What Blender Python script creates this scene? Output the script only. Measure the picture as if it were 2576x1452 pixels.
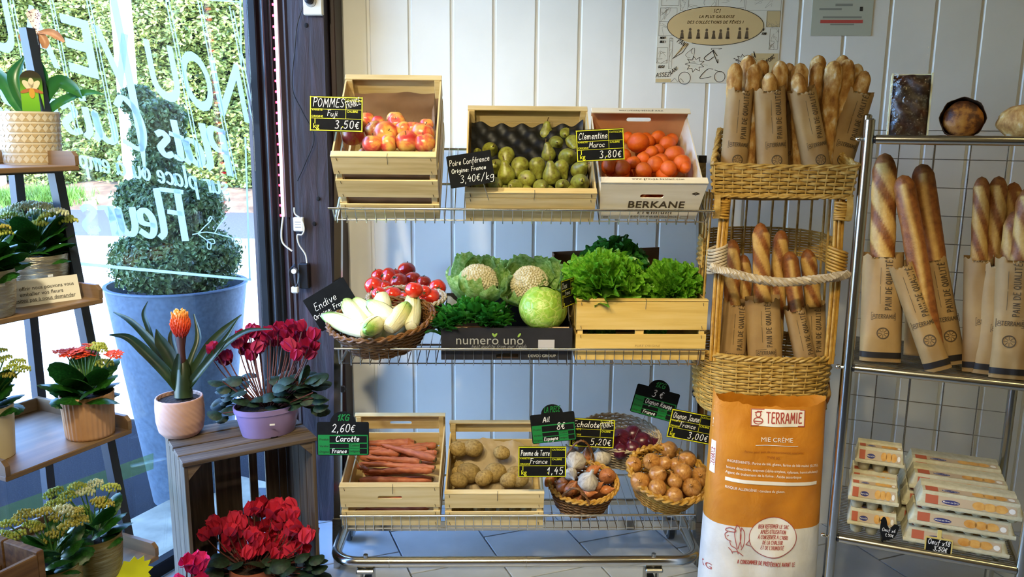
import bpy, bmesh, math, random
from mathutils import Vector, Matrix, Euler, noise
from mathutils.geometry import tessellate_polygon

for _o in list(bpy.data.objects):
    bpy.data.objects.remove(_o)
scene = bpy.context.scene
C = scene.collection
rnd = random.Random(7)
PI = math.pi
R = math.radians

# ------------------------------------------------------------------ camera
FPX, IW, IH = 2050.0, 2576.0, 1452.0
YAW, PITCH, ROLL = R(4.0), R(-10.9), R(0.55)
EYE = Vector((0, 0, 1.6))
FWD = Vector((-math.sin(YAW) * math.cos(PITCH), math.cos(YAW) * math.cos(PITCH), math.sin(PITCH)))
_r0 = Vector((math.cos(YAW), math.sin(YAW), 0))
_u0 = _r0.cross(FWD)
RIGHT = _r0 * math.cos(ROLL) + _u0 * math.sin(ROLL)
UP = _u0 * math.cos(ROLL) - _r0 * math.sin(ROLL)
cam_d = bpy.data.cameras.new('camera')
cam_d.sensor_width = 36.0
cam_d.lens = FPX / IW * 36.0
cam_d.clip_start = 0.05
cam_d.clip_end = 200
cam = bpy.data.objects.new('camera', cam_d)
C.objects.link(cam)
_m = Matrix((RIGHT, UP, -FWD)).transposed().to_4x4()
_m.translation = EYE
cam.matrix_world = _m
scene.camera = cam

# ------------------------------------------------------------------ world, sun, exposure
SKY_STRENGTH = 3.6
SUN_ENERGY = 13.0
LAMP_W = 44.0
EXPOSURE = 0.12
world = bpy.data.worlds.new('sky')
scene.world = world
world.use_nodes = True
_nt = world.node_tree
_nt.nodes.clear()
_out = _nt.nodes.new('ShaderNodeOutputWorld')
_bg = _nt.nodes.new('ShaderNodeBackground')
_sky = _nt.nodes.new('ShaderNodeTexSky')
_sky.sky_type = 'NISHITA'
_sky.sun_disc = False
_sky.sun_elevation = R(62)
_sky.sun_rotation = R(133)
_sky.dust_density = 0.3
_sky.ozone_density = 5.0
_bg.inputs['Strength'].default_value = SKY_STRENGTH
_tint = _nt.nodes.new('ShaderNodeMix')
_tint.data_type = 'RGBA'
_tint.blend_type = 'MULTIPLY'
_tint.inputs[0].default_value = 1.0
_tint.inputs[7].default_value = (0.95, 1.0, 1.14, 1)
_nt.links.new(_sky.outputs[0], _tint.inputs[6])
_nt.links.new(_tint.outputs[2], _bg.inputs[0])
_nt.links.new(_bg.outputs[0], _out.inputs[0])
sun_d = bpy.data.lights.new('sun', 'SUN')
sun_d.energy = SUN_ENERGY
sun_d.angle = R(0.53)
sun_d.color = (1.0, 0.95, 0.86)
sun = bpy.data.objects.new('sun', sun_d)
C.objects.link(sun)
_sd = Vector((-0.38, 0.36, -1.0)).normalized()      # direction the sunlight travels
sun.rotation_euler = _sd.to_track_quat('-Z', 'Y').to_euler()
scene.view_settings.view_transform = 'Standard'
scene.view_settings.look = 'None'
scene.view_settings.gamma = 1.0
scene.view_settings.use_curve_mapping = False
scene.view_settings.exposure = EXPOSURE

# ------------------------------------------------------------------ pixel -> place
def ray(x, y):
    return FWD + RIGHT * ((x - IW / 2) / FPX) + UP * (-(y - IH / 2) / FPX)
def at_plane(x, y, p, n):
    d = ray(x, y)
    return EYE + d * ((Vector(p) - EYE).dot(n) / d.dot(n))
def at_y(x, y, Y): return at_plane(x, y, (0, Y, 0), Vector((0, 1, 0)))
def at_z(x, y, Z): return at_plane(x, y, (0, 0, Z), Vector((0, 0, 1)))

def frame(loc, deg):
    return Matrix.Translation(Vector(loc)) @ Matrix.Rotation(R(deg), 4, 'Z')
MR = frame((-0.74, 2.50, 0), 5.5)                    # produce rack: x along it, y to the wall
MC = frame((0.818, 2.35, 0), -18)                    # bread trolley
MK = frame((-1.155, 2.258, 0), 37)                   # upright apple crate
MW = frame((-1.264, 3.20, 0), 70)                    # window: x from the near end to the corner, y outwards
MF = frame((-1.10, 1.88, 0), 67)                     # flower ladder: x along its open front
def loc_at(M, x, y, d, axis=1):
    """point of frame M seen at pixel x,y in the plane local[axis] == d"""
    inv = M.inverted()
    e = inv @ EYE
    r = inv.to_3x3() @ ray(x, y)
    return e + r * ((d - e[axis]) / r[axis])
def rk(x, y, d): return loc_at(MR, x, y, d)

# ------------------------------------------------------------------ geometry helpers: (verts, faces)
def join(*gs):
    V, Fc = [], []
    for v, f in gs:
        o = len(V)
        V += list(v)
        Fc += [tuple(i + o for i in q) for q in f]
    return V, Fc
def xf(g, M):
    return [M @ Vector(p) for p in g[0]], g[1]
def T(x, y, z): return Matrix.Translation((x, y, z))
def RX(a): return Matrix.Rotation(R(a), 4, 'X')
def RY(a): return Matrix.Rotation(R(a), 4, 'Y')
def RZ(a): return Matrix.Rotation(R(a), 4, 'Z')
def SC(x, y=None, z=None):
    if y is None: y = z = x
    return Matrix.Diagonal((x, y, z, 1))

def box(x0, x1, y0, y1, z0, z1, b=0.0):
    """box between limits with a small chamfer b"""
    if b <= 0:
        v = [(x, y, z) for z in (z0, z1) for y in (y0, y1) for x in (x0, x1)]
        return v, [(0, 2, 3, 1), (4, 5, 7, 6), (0, 1, 5, 4), (2, 6, 7, 3), (0, 4, 6, 2), (1, 3, 7, 5)]
    b = min(b, 0.45 * min(x1 - x0, y1 - y0, z1 - z0))
    V, idx = [], {}
    L = ((x0, x1), (y0, y1), (z0, z1))
    for sx in (0, 1):
        for sy in (0, 1):
            for sz in (0, 1):
                s = (sx, sy, sz)
                for ax in range(3):
                    p = []
                    for k in range(3):
                        c = L[k][s[k]]
                        if k != ax: c += b if s[k] == 0 else -b
                        p.append(c)
                    idx[(s, ax)] = len(V)
                    V.append(tuple(p))
    Fc = []
    for ax in range(3):
        o = [k for k in range(3) if k != ax]
        for side in (0, 1):
            q = []
            for (a, c) in ((0, 0), (1, 0), (1, 1), (0, 1)):
                s = [0, 0, 0]; s[ax] = side; s[o[0]] = a; s[o[1]] = c
                q.append(idx[(tuple(s), ax)])
            flip = (side == 0) != (ax == 1)
            Fc.append(tuple(reversed(q)) if flip else tuple(q))
    for ax in range(3):                                  # edges running along ax
        o = [k for k in range(3) if k != ax]
        for a in (0, 1):
            for c in (0, 1):
                s0 = [0, 0, 0]; s1 = [0, 0, 0]
                s0[o[0]] = s1[o[0]] = a; s0[o[1]] = s1[o[1]] = c; s1[ax] = 1
                Fc.append((idx[(tuple(s0), o[0])], idx[(tuple(s1), o[0])], idx[(tuple(s1), o[1])], idx[(tuple(s0), o[1])]))
    for sx in (0, 1):
        for sy in (0, 1):
            for sz in (0, 1):
                s = (sx, sy, sz)
                Fc.append((idx[(s, 0)], idx[(s, 1)], idx[(s, 2)]))
    return V, Fc

def tube(pts, r, n=8, closed=False, cap=True, flat=None):
    """tube along points; r number or list; flat = (axis vector scale) squashes the section"""
    P = [Vector(p) for p in pts]
    N = len(P)
    rr = r if isinstance(r, (list, tuple)) else [r] * N
    V, Fc = [], []
    prev = None
    for i in range(N):
        if closed: t = P[(i + 1) % N] - P[i - 1]
        else: t = P[min(i + 1, N - 1)] - P[max(i - 1, 0)]
        if t.length < 1e-9: t = Vector((0, 0, 1))
        t.normalize()
        if prev is None:
            a = Vector((0, 0, 1)) if abs(t.z) < 0.9 else Vector((1, 0, 0))
            u = (a - t * a.dot(t)).normalized()
        else:
            u = prev - t * prev.dot(t)
            u = u.normalized() if u.length > 1e-6 else t.orthogonal().normalized()
        prev = u
        w = t.cross(u)
        for k in range(n):
            a = 2 * PI * k / n
            V.append(P[i] + (u * math.cos(a) + w * math.sin(a)) * rr[i])
    for i in range(N if closed else N - 1):
        j = (i + 1) % N
        for k in range(n):
            l = (k + 1) % n
            Fc.append((i * n + k, i * n + l, j * n + l, j * n + k))
    if cap and not closed:
        Fc.append(tuple(range(n - 1, -1, -1)))
        Fc.append(tuple((N - 1) * n + k for k in range(n)))
    return V, Fc

def lathe(prof, n=32, cap_bottom=True, cap_top=False, fn=None):
    """prof = [(r, z)...]; fn(ang, r, z) -> r modulates"""
    V, Fc = [], []
    for r, z in prof:
        for k in range(n):
            a = 2 * PI * k / n
            q = fn(a, r, z) if fn else r
            V.append((q * math.cos(a), q * math.sin(a), z))
    for i in range(len(prof) - 1):
        for k in range(n):
            l = (k + 1) % n
            Fc.append((i * n + k, i * n + l, (i + 1) * n + l, (i + 1) * n + k))
    if cap_bottom: Fc.append(tuple(range(n - 1, -1, -1)))
    if cap_top: Fc.append(tuple((len(prof) - 1) * n + k for k in range(n)))
    return V, Fc

def ball(rx, ry, rz, nu=16, nv=10, fn=None):
    """ellipsoid, fn(dir Vector) -> radial factor"""
    V, Fc = [(0, 0, 0)], []
    V = []
    for j in range(nv + 1):
        th = PI * j / nv
        for k in range(nu):
            a = 2 * PI * k / nu
            d = Vector((math.sin(th) * math.cos(a), math.sin(th) * math.sin(a), math.cos(th)))
            f = fn(d) if fn else 1.0
            V.append((d.x * rx * f, d.y * ry * f, d.z * rz * f))
            if j in (0, nv): break
    off = [0]
    for j in range(nv + 1):
        off.append(off[-1] + (1 if j in (0, nv) else nu))
    for j in range(nv):
        for k in range(nu):
            l = (k + 1) % nu
            a = off[j] + (0 if j == 0 else k); b = off[j] + (0 if j == 0 else l)
            c = off[j + 1] + (0 if j + 1 == nv else l); d = off[j + 1] + (0 if j + 1 == nv else k)
            if j == 0: Fc.append((a, d, c))
            elif j + 1 == nv: Fc.append((a, d, b))
            else: Fc.append((a, d, c, b))
    return V, Fc

def grid(nu, nv, fn):
    V = [fn(i / nu, j / nv) for j in range(nv + 1) for i in range(nu + 1)]
    w = nu + 1
    return V, [(j * w + i, j * w + i + 1, (j + 1) * w + i + 1, (j + 1) * w + i) for j in range(nv) for i in range(nu)]

def plate(outline, t, holes=(), plane='xz'):
    """flat plate of thickness t (0..t in y) from a 2D outline with holes"""
    loops = [[Vector((a, b, 0)) for a, b in outline]] + [[Vector((a, b, 0)) for a, b in h] for h in holes]
    tris = tessellate_polygon(loops)
    flat = [p for l in loops for p in l]
    n = len(flat)
    V = [(p.x, 0, p.y) for p in flat] + [(p.x, t, p.y) for p in flat]
    Fc = []
    for a, b, c in tris:
        nz = (flat[b] - flat[a]).cross(flat[c] - flat[a]).z
        if nz < 0: a, c = c, a
        Fc.append((a, b, c)); Fc.append((c + n, b + n, a + n))
    o = 0
    for l in loops:
        m = len(l)
        for i in range(m):
            j = (i + 1) % m
            Fc.append((o + i, o + i + n, o + j + n, o + j))
        o += m
    return V, Fc
def rrect(x0, x1, z0, z1, r, n=4):
    out = []
    for cx, cz, a0 in ((x1 - r, z0 + r, -90), (x1 - r, z1 - r, 0), (x0 + r, z1 - r, 90), (x0 + r, z0 + r, 180)):
        for k in range(n + 1):
            a = R(a0 + 90 * k / n)
            out.append((cx + r * math.cos(a), cz + r * math.sin(a)))
    return out
def smooth_path(pts, sub=6, closed=False):
    P = [Vector(p) for p in pts]
    n = len(P)
    if n < 3: return P
    out = []
    for i in range(n if closed else n - 1):
        p0 = P[i - 1] if (i > 0 or closed) else P[0] * 2 - P[1]
        p1, p2 = P[i], P[(i + 1) % n]
        p3 = P[(i + 2) % n] if (i + 2 < n or closed) else P[-1] * 2 - P[-2]
        for s in range(sub):
            t = s / sub
            out.append(0.5 * ((2 * p1) + (p2 - p0) * t + (2 * p0 - 5 * p1 + 4 * p2 - p3) * t * t + (3 * p1 - p0 - 3 * p2 + p3) * t ** 3))
    if not closed: out.append(P[-1])
    return out

# ------------------------------------------------------------------ objects
def mesh(name, g, m, smooth=True, angle=40):
    me = bpy.data.meshes.new(name)
    me.from_pydata([tuple(p) for p in g[0]], [], [tuple(q) for q in g[1]])
    if m is not None:
        for mm in (m if isinstance(m, (list, tuple)) else [m]):
            me.materials.append(mm)
    if smooth:
        me.shade_smooth()
        if angle: me.set_sharp_from_angle(angle=R(angle))
    me.update()
    return me
def tag(o, label, cat, group=None):
    o['label'] = label
    o['category'] = cat
    if group: o['group'] = group
    return o
def put(name, me, M=None, parent=None, label=None, cat=None, group=None, kind=None):
    """one object from mesh data; M is local to the parent, or world when there is none"""
    o = bpy.data.objects.new(name, me)
    C.objects.link(o)
    if parent is not None: o.parent = parent
    if M is not None: o.matrix_basis = M
    if label: o['label'] = label
    if cat: o['category'] = cat
    if group: o['group'] = group
    if kind: o['kind'] = kind
    return o
def part(name, g, m, parent, M=None, smooth=True, angle=40, label=None, kind=None):
    if kind is None and name in ('staples', 'lettering', 'window_lettering', 'print', 'leaf_print', 'wire_grid', 'eye', 'knot'): kind = 'stuff'
    return put(name, mesh(name, g, m, smooth, angle), M, parent, label=label, kind=kind)
def thing(name, label, cat, M=None, group=None):
    o = put(name, None, M, None, label, cat, group)
    o.empty_display_size = 0.05
    return o
def struct(name, g, m, M=None, smooth=False, parent=None):
    return put(name, mesh(name, g, m, smooth), M, parent, kind='structure')

# ------------------------------------------------------------------ materials
def lin(c):
    if isinstance(c, str):
        c = tuple(int(c[i:i + 2], 16) / 255 for i in (0, 2, 4))
    return tuple(x / 12.92 if x <= 0.04045 else ((x + 0.055) / 1.055) ** 2.4 for x in c) + (1.0,)
MATS = {}
class NB:
    def __init__(s, name):
        s.m = bpy.data.materials.new(name)
        s.m.use_nodes = True
        s.nt = s.m.node_tree
        s.b = s.nt.nodes['Principled BSDF']
        s.out = s.nt.nodes['Material Output']
    def n(s, typ, **kw):
        nd = s.nt.nodes.new('ShaderNode' + typ)
        for k, v in kw.items():
            if k.startswith('i_'):
                key = k[2:].replace('_', ' ')
                nd.inputs[key].default_value = v
            else: setattr(nd, k, v)
        return nd
    def l(s, a, b): s.nt.links.new(a, b)
    def coord(s, scale=(1, 1, 1), kind='Object', rand=True):
        tc = s.n('TexCoord')
        mp = s.n('Mapping')
        mp.inputs['Scale'].default_value = scale
        s.l(tc.outputs[kind], mp.inputs[0])
        if rand:
            oi = s.n('ObjectInfo')
            mu = s.n('VectorMath', operation='SCALE')
            mu.inputs[0].default_value = (37.0, 61.0, 23.0)
            s.l(oi.outputs['Random'], mu.inputs['Scale'])
            s.l(mu.outputs[0], mp.inputs['Location'])
        return mp.outputs[0]
    def noise(s, vec, scale, detail=4, rough=0.55, dist=0.0):
        nd = s.n('TexNoise')
        nd.inputs['Scale'].default_value = scale
        nd.inputs['Detail'].default_value = detail
        nd.inputs['Roughness'].default_value = rough
        nd.inputs['Distortion'].default_value = dist
        if vec is not None: s.l(vec, nd.inputs['Vector'])
        return nd.outputs[0]
    def ramp(s, fac, stops, interp='LINEAR'):
        r = s.n('ValToRGB')
        r.color_ramp.interpolation = interp
        el = r.color_ramp.elements
        while len(el) < len(stops): el.new(0.5)
        for e, (p, c) in zip(el, stops):
            e.position = p
            e.color = lin(c)
        s.l(fac, r.inputs[0])
        return r.outputs[0]
    def mix(s, fac, a, b, mode='MIX'):
        m = s.n('Mix', data_type='RGBA', blend_type=mode)
        for k, v in ((0, fac), (6, a), (7, b)):
            if hasattr(v, 'is_linked'): s.l(v, m.inputs[k])
            else: m.inputs[k].default_value = v
        return m.outputs[2]
    def bump(s, h, strength=0.3, dist=0.01):
        b = s.n('Bump')
        b.inputs['Strength'].default_value = strength
        b.inputs['Distance'].default_value = dist
        s.l(h, b.inputs['Height'])
        s.l(b.outputs[0], s.b.inputs['Normal'])
    def set(s, **kw):
        for k, v in kw.items():
            i = s.b.inputs[k.replace('_', ' ')]
            if hasattr(v, 'is_linked'): s.l(v, i)
            else: i.default_value = v
        return s
def flat(name, c, rough=0.5, metal=0.0, **kw):
    if name in MATS: return MATS[name]
    b = NB(name)
    b.set(Base_Color=lin(c), Roughness=rough, Metallic=metal, **kw)
    MATS[name] = b.m
    return b.m
def noisy(name, stops, scale=20, stretch=(1, 1, 1), rough=0.6, metal=0, bump=0.0, bdist=0.004, detail=4, dist=0.0, vary=0.0, bscale=None, **kw):
    """colour ramp over noise in object space, bump from the same or a finer noise"""
    if name in MATS: return MATS[name]
    b = NB(name)
    v = b.coord(stretch)
    f = b.noise(v, scale, detail, dist=dist)
    col = b.ramp(f, stops)
    if vary:
        oi = b.n('ObjectInfo')
        hs = b.n('HueSaturation')
        mr = b.n('MapRange')
        mr.inputs['To Min'].default_value = 1 - vary
        mr.inputs['To Max'].default_value = 1 + vary
        b.l(oi.outputs['Random'], mr.inputs[0])
        b.l(mr.outputs[0], hs.inputs['Value'])
        b.l(col, hs.inputs['Color'])
        col = hs.outputs[0]
    b.set(Base_Color=col, Roughness=rough, Metallic=metal, **kw)
    if bump:
        h = f if bscale is None else b.noise(v, bscale, 3)
        b.bump(h, bump, bdist)
    MATS[name] = b.m
    return b.m

# ------------------------------------------------------------------ lettering
_fc = {}
def print_text(s, size=1.0, align='CENTER', space=1.0, shear=0.0, bold=0.0):
    """printed lettering as a flat mesh in x,z (built-in font), centred on z=0 baseline"""
    key = (s, align, space, shear, bold)
    if key not in _fc:
        cu = bpy.data.curves.new('lettering', 'FONT')
        cu.body = s
        cu.align_x = align
        cu.size = 1.0
        cu.space_character = space
        cu.shear = shear
        cu.offset = bold
        cu.resolution_u = 4
        o = bpy.data.objects.new('lettering', cu)
        me = bpy.data.meshes.new_from_object(o)
        V = [(v.co.x, v.co.y) for v in me.vertices]
        Fc = [tuple(p.vertices) for p in me.polygons]
        bpy.data.objects.remove(o)
        bpy.data.meshes.remove(me)
        bpy.data.curves.remove(cu)
        _fc[key] = (V, Fc)
    V, Fc = _fc[key]
    return [(x * size, 0, y * size) for x, y in V], list(Fc)
GL = {}
def _glyphs():
    # single-stroke hand alphabet; x-height 5, capitals 9; '|' lifts the pen
    raw = """
a 5 4.6,4.2 3,5 1,4 .6,1.6 2,.1 4,1.4 4.6,4.6 4.4,1.2 5.2,.1
b 5 1,9 .8,4 1,.4 2.6,0 4.2,1.6 4,4 2.4,4.8 1,3.6
c 4.4 4,4 2.8,5 1,4 .6,1.6 2,.1 4,.8
d 5 4.4,4 2.8,5 1,4 .6,1.6 2,.1 4,1.4 4.8,5 5,9 4.6,4 5.2,.2
e 4.4 .8,2.2 3.4,2.6 3.8,4.2 2.4,5 .9,3.6 .9,1.2 2.2,0 4,.8
f 4 4,8.4 2.8,9 2,7.6 1.8,3 1.6,-3|.4,4.6 3.6,4.8
g 5 4.4,4.2 2.8,5 1,4 .8,2 2.2,.8 4,2 4.6,4.6 4.4,-2 2.8,-4 1,-3
h 5 .8,9 .8,4 .8,0|.9,3 2.6,5 4,4.4 4.2,1 4.8,.1
i 2.2 1,5 .9,1.4 1.8,.1|1.1,6.8 1.2,7.2
j 2.6 1.8,5 1.7,-2 .6,-3.8 -.6,-3|1.9,6.8 2,7.2
k 4.6 1,9 .9,4 .9,0|4,5 1.2,2.4 4.4,0
l 2.2 1,9 .8,4 .9,1 1.8,.1
m 7.4 .6,5 .8,2 .7,0|.8,3 2.2,5 3.2,4.2 3.2,0|3.3,3 4.8,5 6,4.2 6,1 6.8,.1
n 5 .7,5 .9,2 .8,0|.9,3 2.6,5 4,4.2 4.1,1 4.8,.1
o 4.8 2.6,5 1,4.2 .6,2 2,.1 4,.8 4.4,3.2 2.6,5
p 5 .8,5 1,1 .8,-4|.9,3.4 2.6,5 4.2,4 4.2,1.4 2.6,0 1,1
q 5 4.2,4.4 2.4,5 .8,3.4 1,.8 2.6,.2 4.2,1.8|4.4,5 4.2,-4
r 4 .7,5 .9,2 .8,0|.9,2.8 2,4.8 3.6,4.8
s 4.2 3.6,4.4 2.2,5 1,4 2.2,2.8 3.6,1.4 2.4,.1 .6,.7
t 3.4 1.6,8 1.5,3 1.8,.4 3,.4|.2,5 3.2,5.2
u 5 .8,5 .8,1.6 2,.1 3.8,1.2 4.4,5 4.3,1.2 5,.1
v 4.4 .6,5 2,.2 4,5
w 6.4 .6,5 1.8,.2 3.2,4 4.6,.2 6,5
x 4.4 .6,5 4,0|4,5 .6,0
y 4.6 .6,5 .8,2 2.2,1 4,3|4.2,5 4,-1 2.4,-4 .8,-3
z 4.4 .6,5 3.8,5 .6,0 4,.1
A 6 .4,0 3,9 5.6,0|1.4,3 4.8,3.2
B 5.4 1,0 1,9|1,9 4,8.6 4,5.4 1,4.8|1,4.8 4.8,4.2 4.6,.6 1,0
C 6 5.2,7.4 3.6,9 1.2,7 .6,3.4 2,.3 5.2,.9
D 6 1,0 1,9|1,9 4.6,7.8 5.4,4.4 4.2,.8 1,0
E 5 4.6,9 1.6,8.8 1.2,5 1,.3 4.6,.1|1.2,4.8 4,5
F 5 1.2,9 1.2,0|.2,9 5,9.2|1.2,4.8 4,5
G 6 5.2,7.4 3.4,9 1.2,7 .8,3 2.6,.1 5,1.4|3.4,4 5.4,4 5.3,0
H 6 1,9 1,0|5,9 5,0|1,4.6 5,4.6
I 2.4 1.2,9 1.2,0
J 5 3.6,9 3.7,2 2.4,-.6 .6,.6|2,9 5.2,9
K 5.4 1,9 1,0|5,9 1.2,4.4 5.2,0
L 4.6 1,9 1,.2|1,.2 4.6,.2
M 7 .8,0 1.4,9|1.4,9 3.6,3|3.6,3 5.8,9|5.8,9 6.4,0
N 6 1,0 1,9|1,9 5,0|5,0 5,9
O 6 3.2,9 1.2,7.4 .7,3.6 2.6,.1 5,1.8 5.4,6 3.2,9
P 5.2 1,0 1,9|.4,8.8 3.6,9 4.8,7 3.6,4.8 1,4.4
Q 6 3.2,9 1.2,7.4 .7,3.6 2.6,.1 5,1.8 5.4,6 3.2,9|3.4,2.4 5.6,-.6
R 5.6 1,0 1,9|.4,8.8 3.6,9 4.6,7 3.4,4.8 1,4.4|2.2,4.4 5,0
S 5 4.4,8 2.8,9 1,7.4 2.4,5 4.2,3 3.4,.4 .8,.8
T 5.6 .4,9 5.2,9|2.8,9 2.8,0
U 5.6 .9,9 .9,3 2,.2 4,.5 4.8,3 4.8,9
V 5.6 .5,9 2.8,0|2.8,0 5.2,9
W 7.4 .5,9 2,0|2,0 3.7,6|3.7,6 5.3,0|5.3,0 7,9
X 5.4 .6,9 5,0|5,9 .6,0
Y 5.2 .5,9 2.6,4.6|4.8,9 2.6,4.6|2.6,4.6 2.6,0
Z 5.2 .6,9 4.8,9|4.8,9 .6,0|.6,0 4.8,0
0 5 2.6,8.6 1,7 .8,2 2.6,0 4.2,2 4.2,7 2.6,8.6
1 3.4 .2,5.6 2.2,8.8|2.2,8.8 2.2,0
2 5 .8,7 2.4,8.8 4.2,7 3,3.6 .8,.4|.8,.4 4.6,.3
3 5 .8,8.2 3,8.8 4,7 2.2,5 4.2,3.2 3.4,.4 .6,.5
4 5 3,9 .6,4|.6,4 4.8,4.2|3.8,6 3.6,0
5 5 4.4,8.8 1.4,8.6|1.4,8.6 1,5 3.4,5.2 4.2,2.4 2.6,0 .6,.7
6 5 4,8.6 1.6,6 .9,2 2.4,0 4.2,1.6 3.6,4 1.2,3.2
7 5 .6,8.6 4.6,8.8|4.6,8.8 2,0
8 5 2.6,4.8 1,6.8 2.6,8.8 4.2,7 2.6,4.8 .8,2 2.6,0 4.4,2 2.6,4.8
9 5 4,6.6 2.4,8.8 .9,7 2,5 4,6.4 4,2 2.4,0
, 2.2 1.4,.8 1,-1.4
. 2 .9,.1 1.1,.3
: 2.4 1,.4 1.1,.6|1.2,3.6 1.3,3.8
! 2.4 1.4,9 1.2,2.4|1,.1 1.1,.3
/ 5 .4,-1.4 4.4,9.4
' 2 1,9 .8,7
- 4 .6,4 3.4,4
_ 5 0,-1 5,-1
€ 5 4.4,7.6 2.6,8 1,4 2.6,.4 4.4,1|.2,5 3.4,5.2|.2,3.2 3.2,3.4
é 4.4 .8,2.2 3.4,2.6 3.8,4.2 2.4,5 .9,3.6 .9,1.2 2.2,0 4,.8|2.4,6.4 3.6,8
à 5 4.6,4.2 3,5 1,4 .6,1.6 2,.1 4,1.4 4.6,4.6 4.4,1.2 5.2,.1|2,8 3.2,6.4
É 5 4.6,9 1.6,8.8 1.2,5 1,.3 4.6,.1|1.2,4.8 4,5|2.4,10 3.6,11.2
È 5 4.6,9 1.6,8.8 1.2,5 1,.3 4.6,.1|1.2,4.8 4,5|2.2,11.2 3.4,10
À 6 .4,0 3,9 5.6,0|1.4,3 4.8,3.2|2.4,11.2 3.6,10
Ê 5 4.6,9 1.6,8.8 1.2,5 1,.3 4.6,.1|1.2,4.8 4,5|1.8,10 2.8,11.2|2.8,11.2 3.8,10
"""
    for ln in raw.strip('\n').split('\n'):
        ch, w, st = ln.split(' ', 2)
        GL[ch] = (float(w), [[tuple(float(c) for c in p.split(',')) for p in k.split()] for k in st.split('|')])
_glyphs()
def stroke_paths(s, size, align='CENTER', slant=0.18, jitter=0.0, seed=1, width=1.0, space=0.9, sub=5):
    """hand-lettered strokes; size = height of capitals"""
    rg = random.Random(seed)
    k = size / 9.0
    x = 0.0
    out = []
    for ch in s:
        if ch == ' ':
            x += 3.6
            continue
        w, st = GL.get(ch, GL['-'])
        dy = rg.uniform(-1, 1) * jitter
        sc = 1 + rg.uniform(-1, 1) * jitter * 0.12
        for p in st:
            q = [(x + a * sc, b * sc + dy) for a, b in p]
            out.append([((a * width + b * slant) * k, b * k) for a, b in q])
        x += w + space
    W = (x - space) * k * width
    sh = {'CENTER': -W / 2, 'LEFT': 0, 'RIGHT': -W}[align]
    res = []
    for p in out:
        pv = smooth_path([Vector((a + sh, b, 0)) for a, b in p], sub)
        res.append([(v.x, v.y) for v in pv])
    return res
def ribbons(paths, w, vary=0.0):
    """flat strokes of width w in the x,z plane"""
    V, Fc = [], []
    for p in paths:
        n = len(p)
        if n < 2: continue
        o = len(V)
        for i in range(n):
            a = p[max(i - 1, 0)]; b = p[min(i + 1, n - 1)]
            dx, dz = b[0] - a[0], b[1] - a[1]
            L = math.hypot(dx, dz) or 1e-9
            ww = w * 0.5 * (1 + vary * (abs(dz) / L - 0.6))
            ex = 0
            if i == 0: ex = -w * 0.35
            if i == n - 1: ex = w * 0.35
            cx, cz = p[i][0] + dx / L * ex, p[i][1] + dz / L * ex
            V.append((cx - dz / L * ww, 0, cz + dx / L * ww))
            V.append((cx + dz / L * ww, 0, cz - dx / L * ww))
        for i in range(n - 1):
            Fc.append((o + 2 * i, o + 2 * i + 1, o + 2 * i + 3, o + 2 * i + 2))
    return V, Fc
def hand(s, size, w=None, **kw):
    vary = kw.pop('vary', 0.0)
    return ribbons(stroke_paths(s, size, **kw), w or size * 0.09, vary)
def quad(x0, x1, z0, z1, y=0.0):
    return [(x0, y, z0), (x1, y, z0), (x1, y, z1), (x0, y, z1)], [(0, 1, 2, 3)]
def disc(cx, cz, rx, rz=None, n=20, y=0.0):
    rz = rz or rx
    return [(cx + rx * math.cos(2 * PI * k / n), y, cz + rz * math.sin(2 * PI * k / n)) for k in range(n)], [tuple(range(n))]
def ring2(cx, cz, rx, rz, w, n=32):
    return ribbons([[(cx + rx * math.cos(2 * PI * k / n), cz + rz * math.sin(2 * PI * k / n)) for k in range(n + 1)]], w)
def frame_line(x0, x1, z0, z1, w):
    return ribbons([[(x0, z0), (x1, z0)], [(x1, z0), (x1, z1)], [(x1, z1), (x0, z1)], [(x0, z1), (x0, z0)]], w)

# ================================================================== MATERIALS (shared)
M_white = noisy('wall_paint', [(0.35, 'd9d8d0'), (0.7, 'e2e1da')], 3, rough=0.45)
M_ceil = noisy('ceiling_boards', [(0.3, 'a08a66'), (0.7, 'b39d78')], 5, (0.4, 6, 6), 0.7)
M_ochre = flat('ochre_wall', 'a48a5e', 0.8)
M_chrome = flat('chrome', 'c9c6bd', 0.18, 1.0)
M_steel = noisy('brushed_steel', [(0.3, '8f8d86'), (0.7, 'b9b6ad')], 60, (1, 1, 8), 0.3, 1.0)
M_black = flat('black_plastic', '15151a', 0.35)
M_frame = flat('black_window_frame', '0f1012', 0.7, Specular_IOR_Level=0.2)
M_alu = noisy('grey_aluminium', [(0.3, '3c434c'), (0.7, '525a64')], 30, (1, 1, 0.1), 0.35, 0.7)
M_board = noisy('dark_red_board', [(0.3, '1c0f11'), (0.7, '32191c')], 12, (4, 4, 0.5), 0.55)
M_beam = noisy('old_stained_beam', [(0.25, '120d14'), (0.5, '271c26'), (0.75, '43343f')], 9, (3, 3, 0.35), 0.65, bump=0.6, bdist=0.01, detail=8, dist=0.6)
M_softwood = noisy('pale_poplar', [(0.25, 'b99c5e'), (0.5, 'd6bd84'), (0.8, 'e6d3a2')], 5, (0.6, 6, 9), 0.6, bump=0.12, detail=6, vary=0.06)
M_oldwood = noisy('weathered_plank', [(0.25, '3b2d21'), (0.5, '5a4a3a'), (0.8, '7d6d59')], 7, (0.5, 9, 9), 0.8, bump=0.5, bdist=0.006, detail=8, vary=0.12)
M_oldwood_z = noisy('weathered_plank_upright', [(0.25, '352920'), (0.5, '534536'), (0.8, '786955')], 7, (9, 9, 0.5), 0.8, bump=0.5, bdist=0.006, detail=8, vary=0.12)
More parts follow.
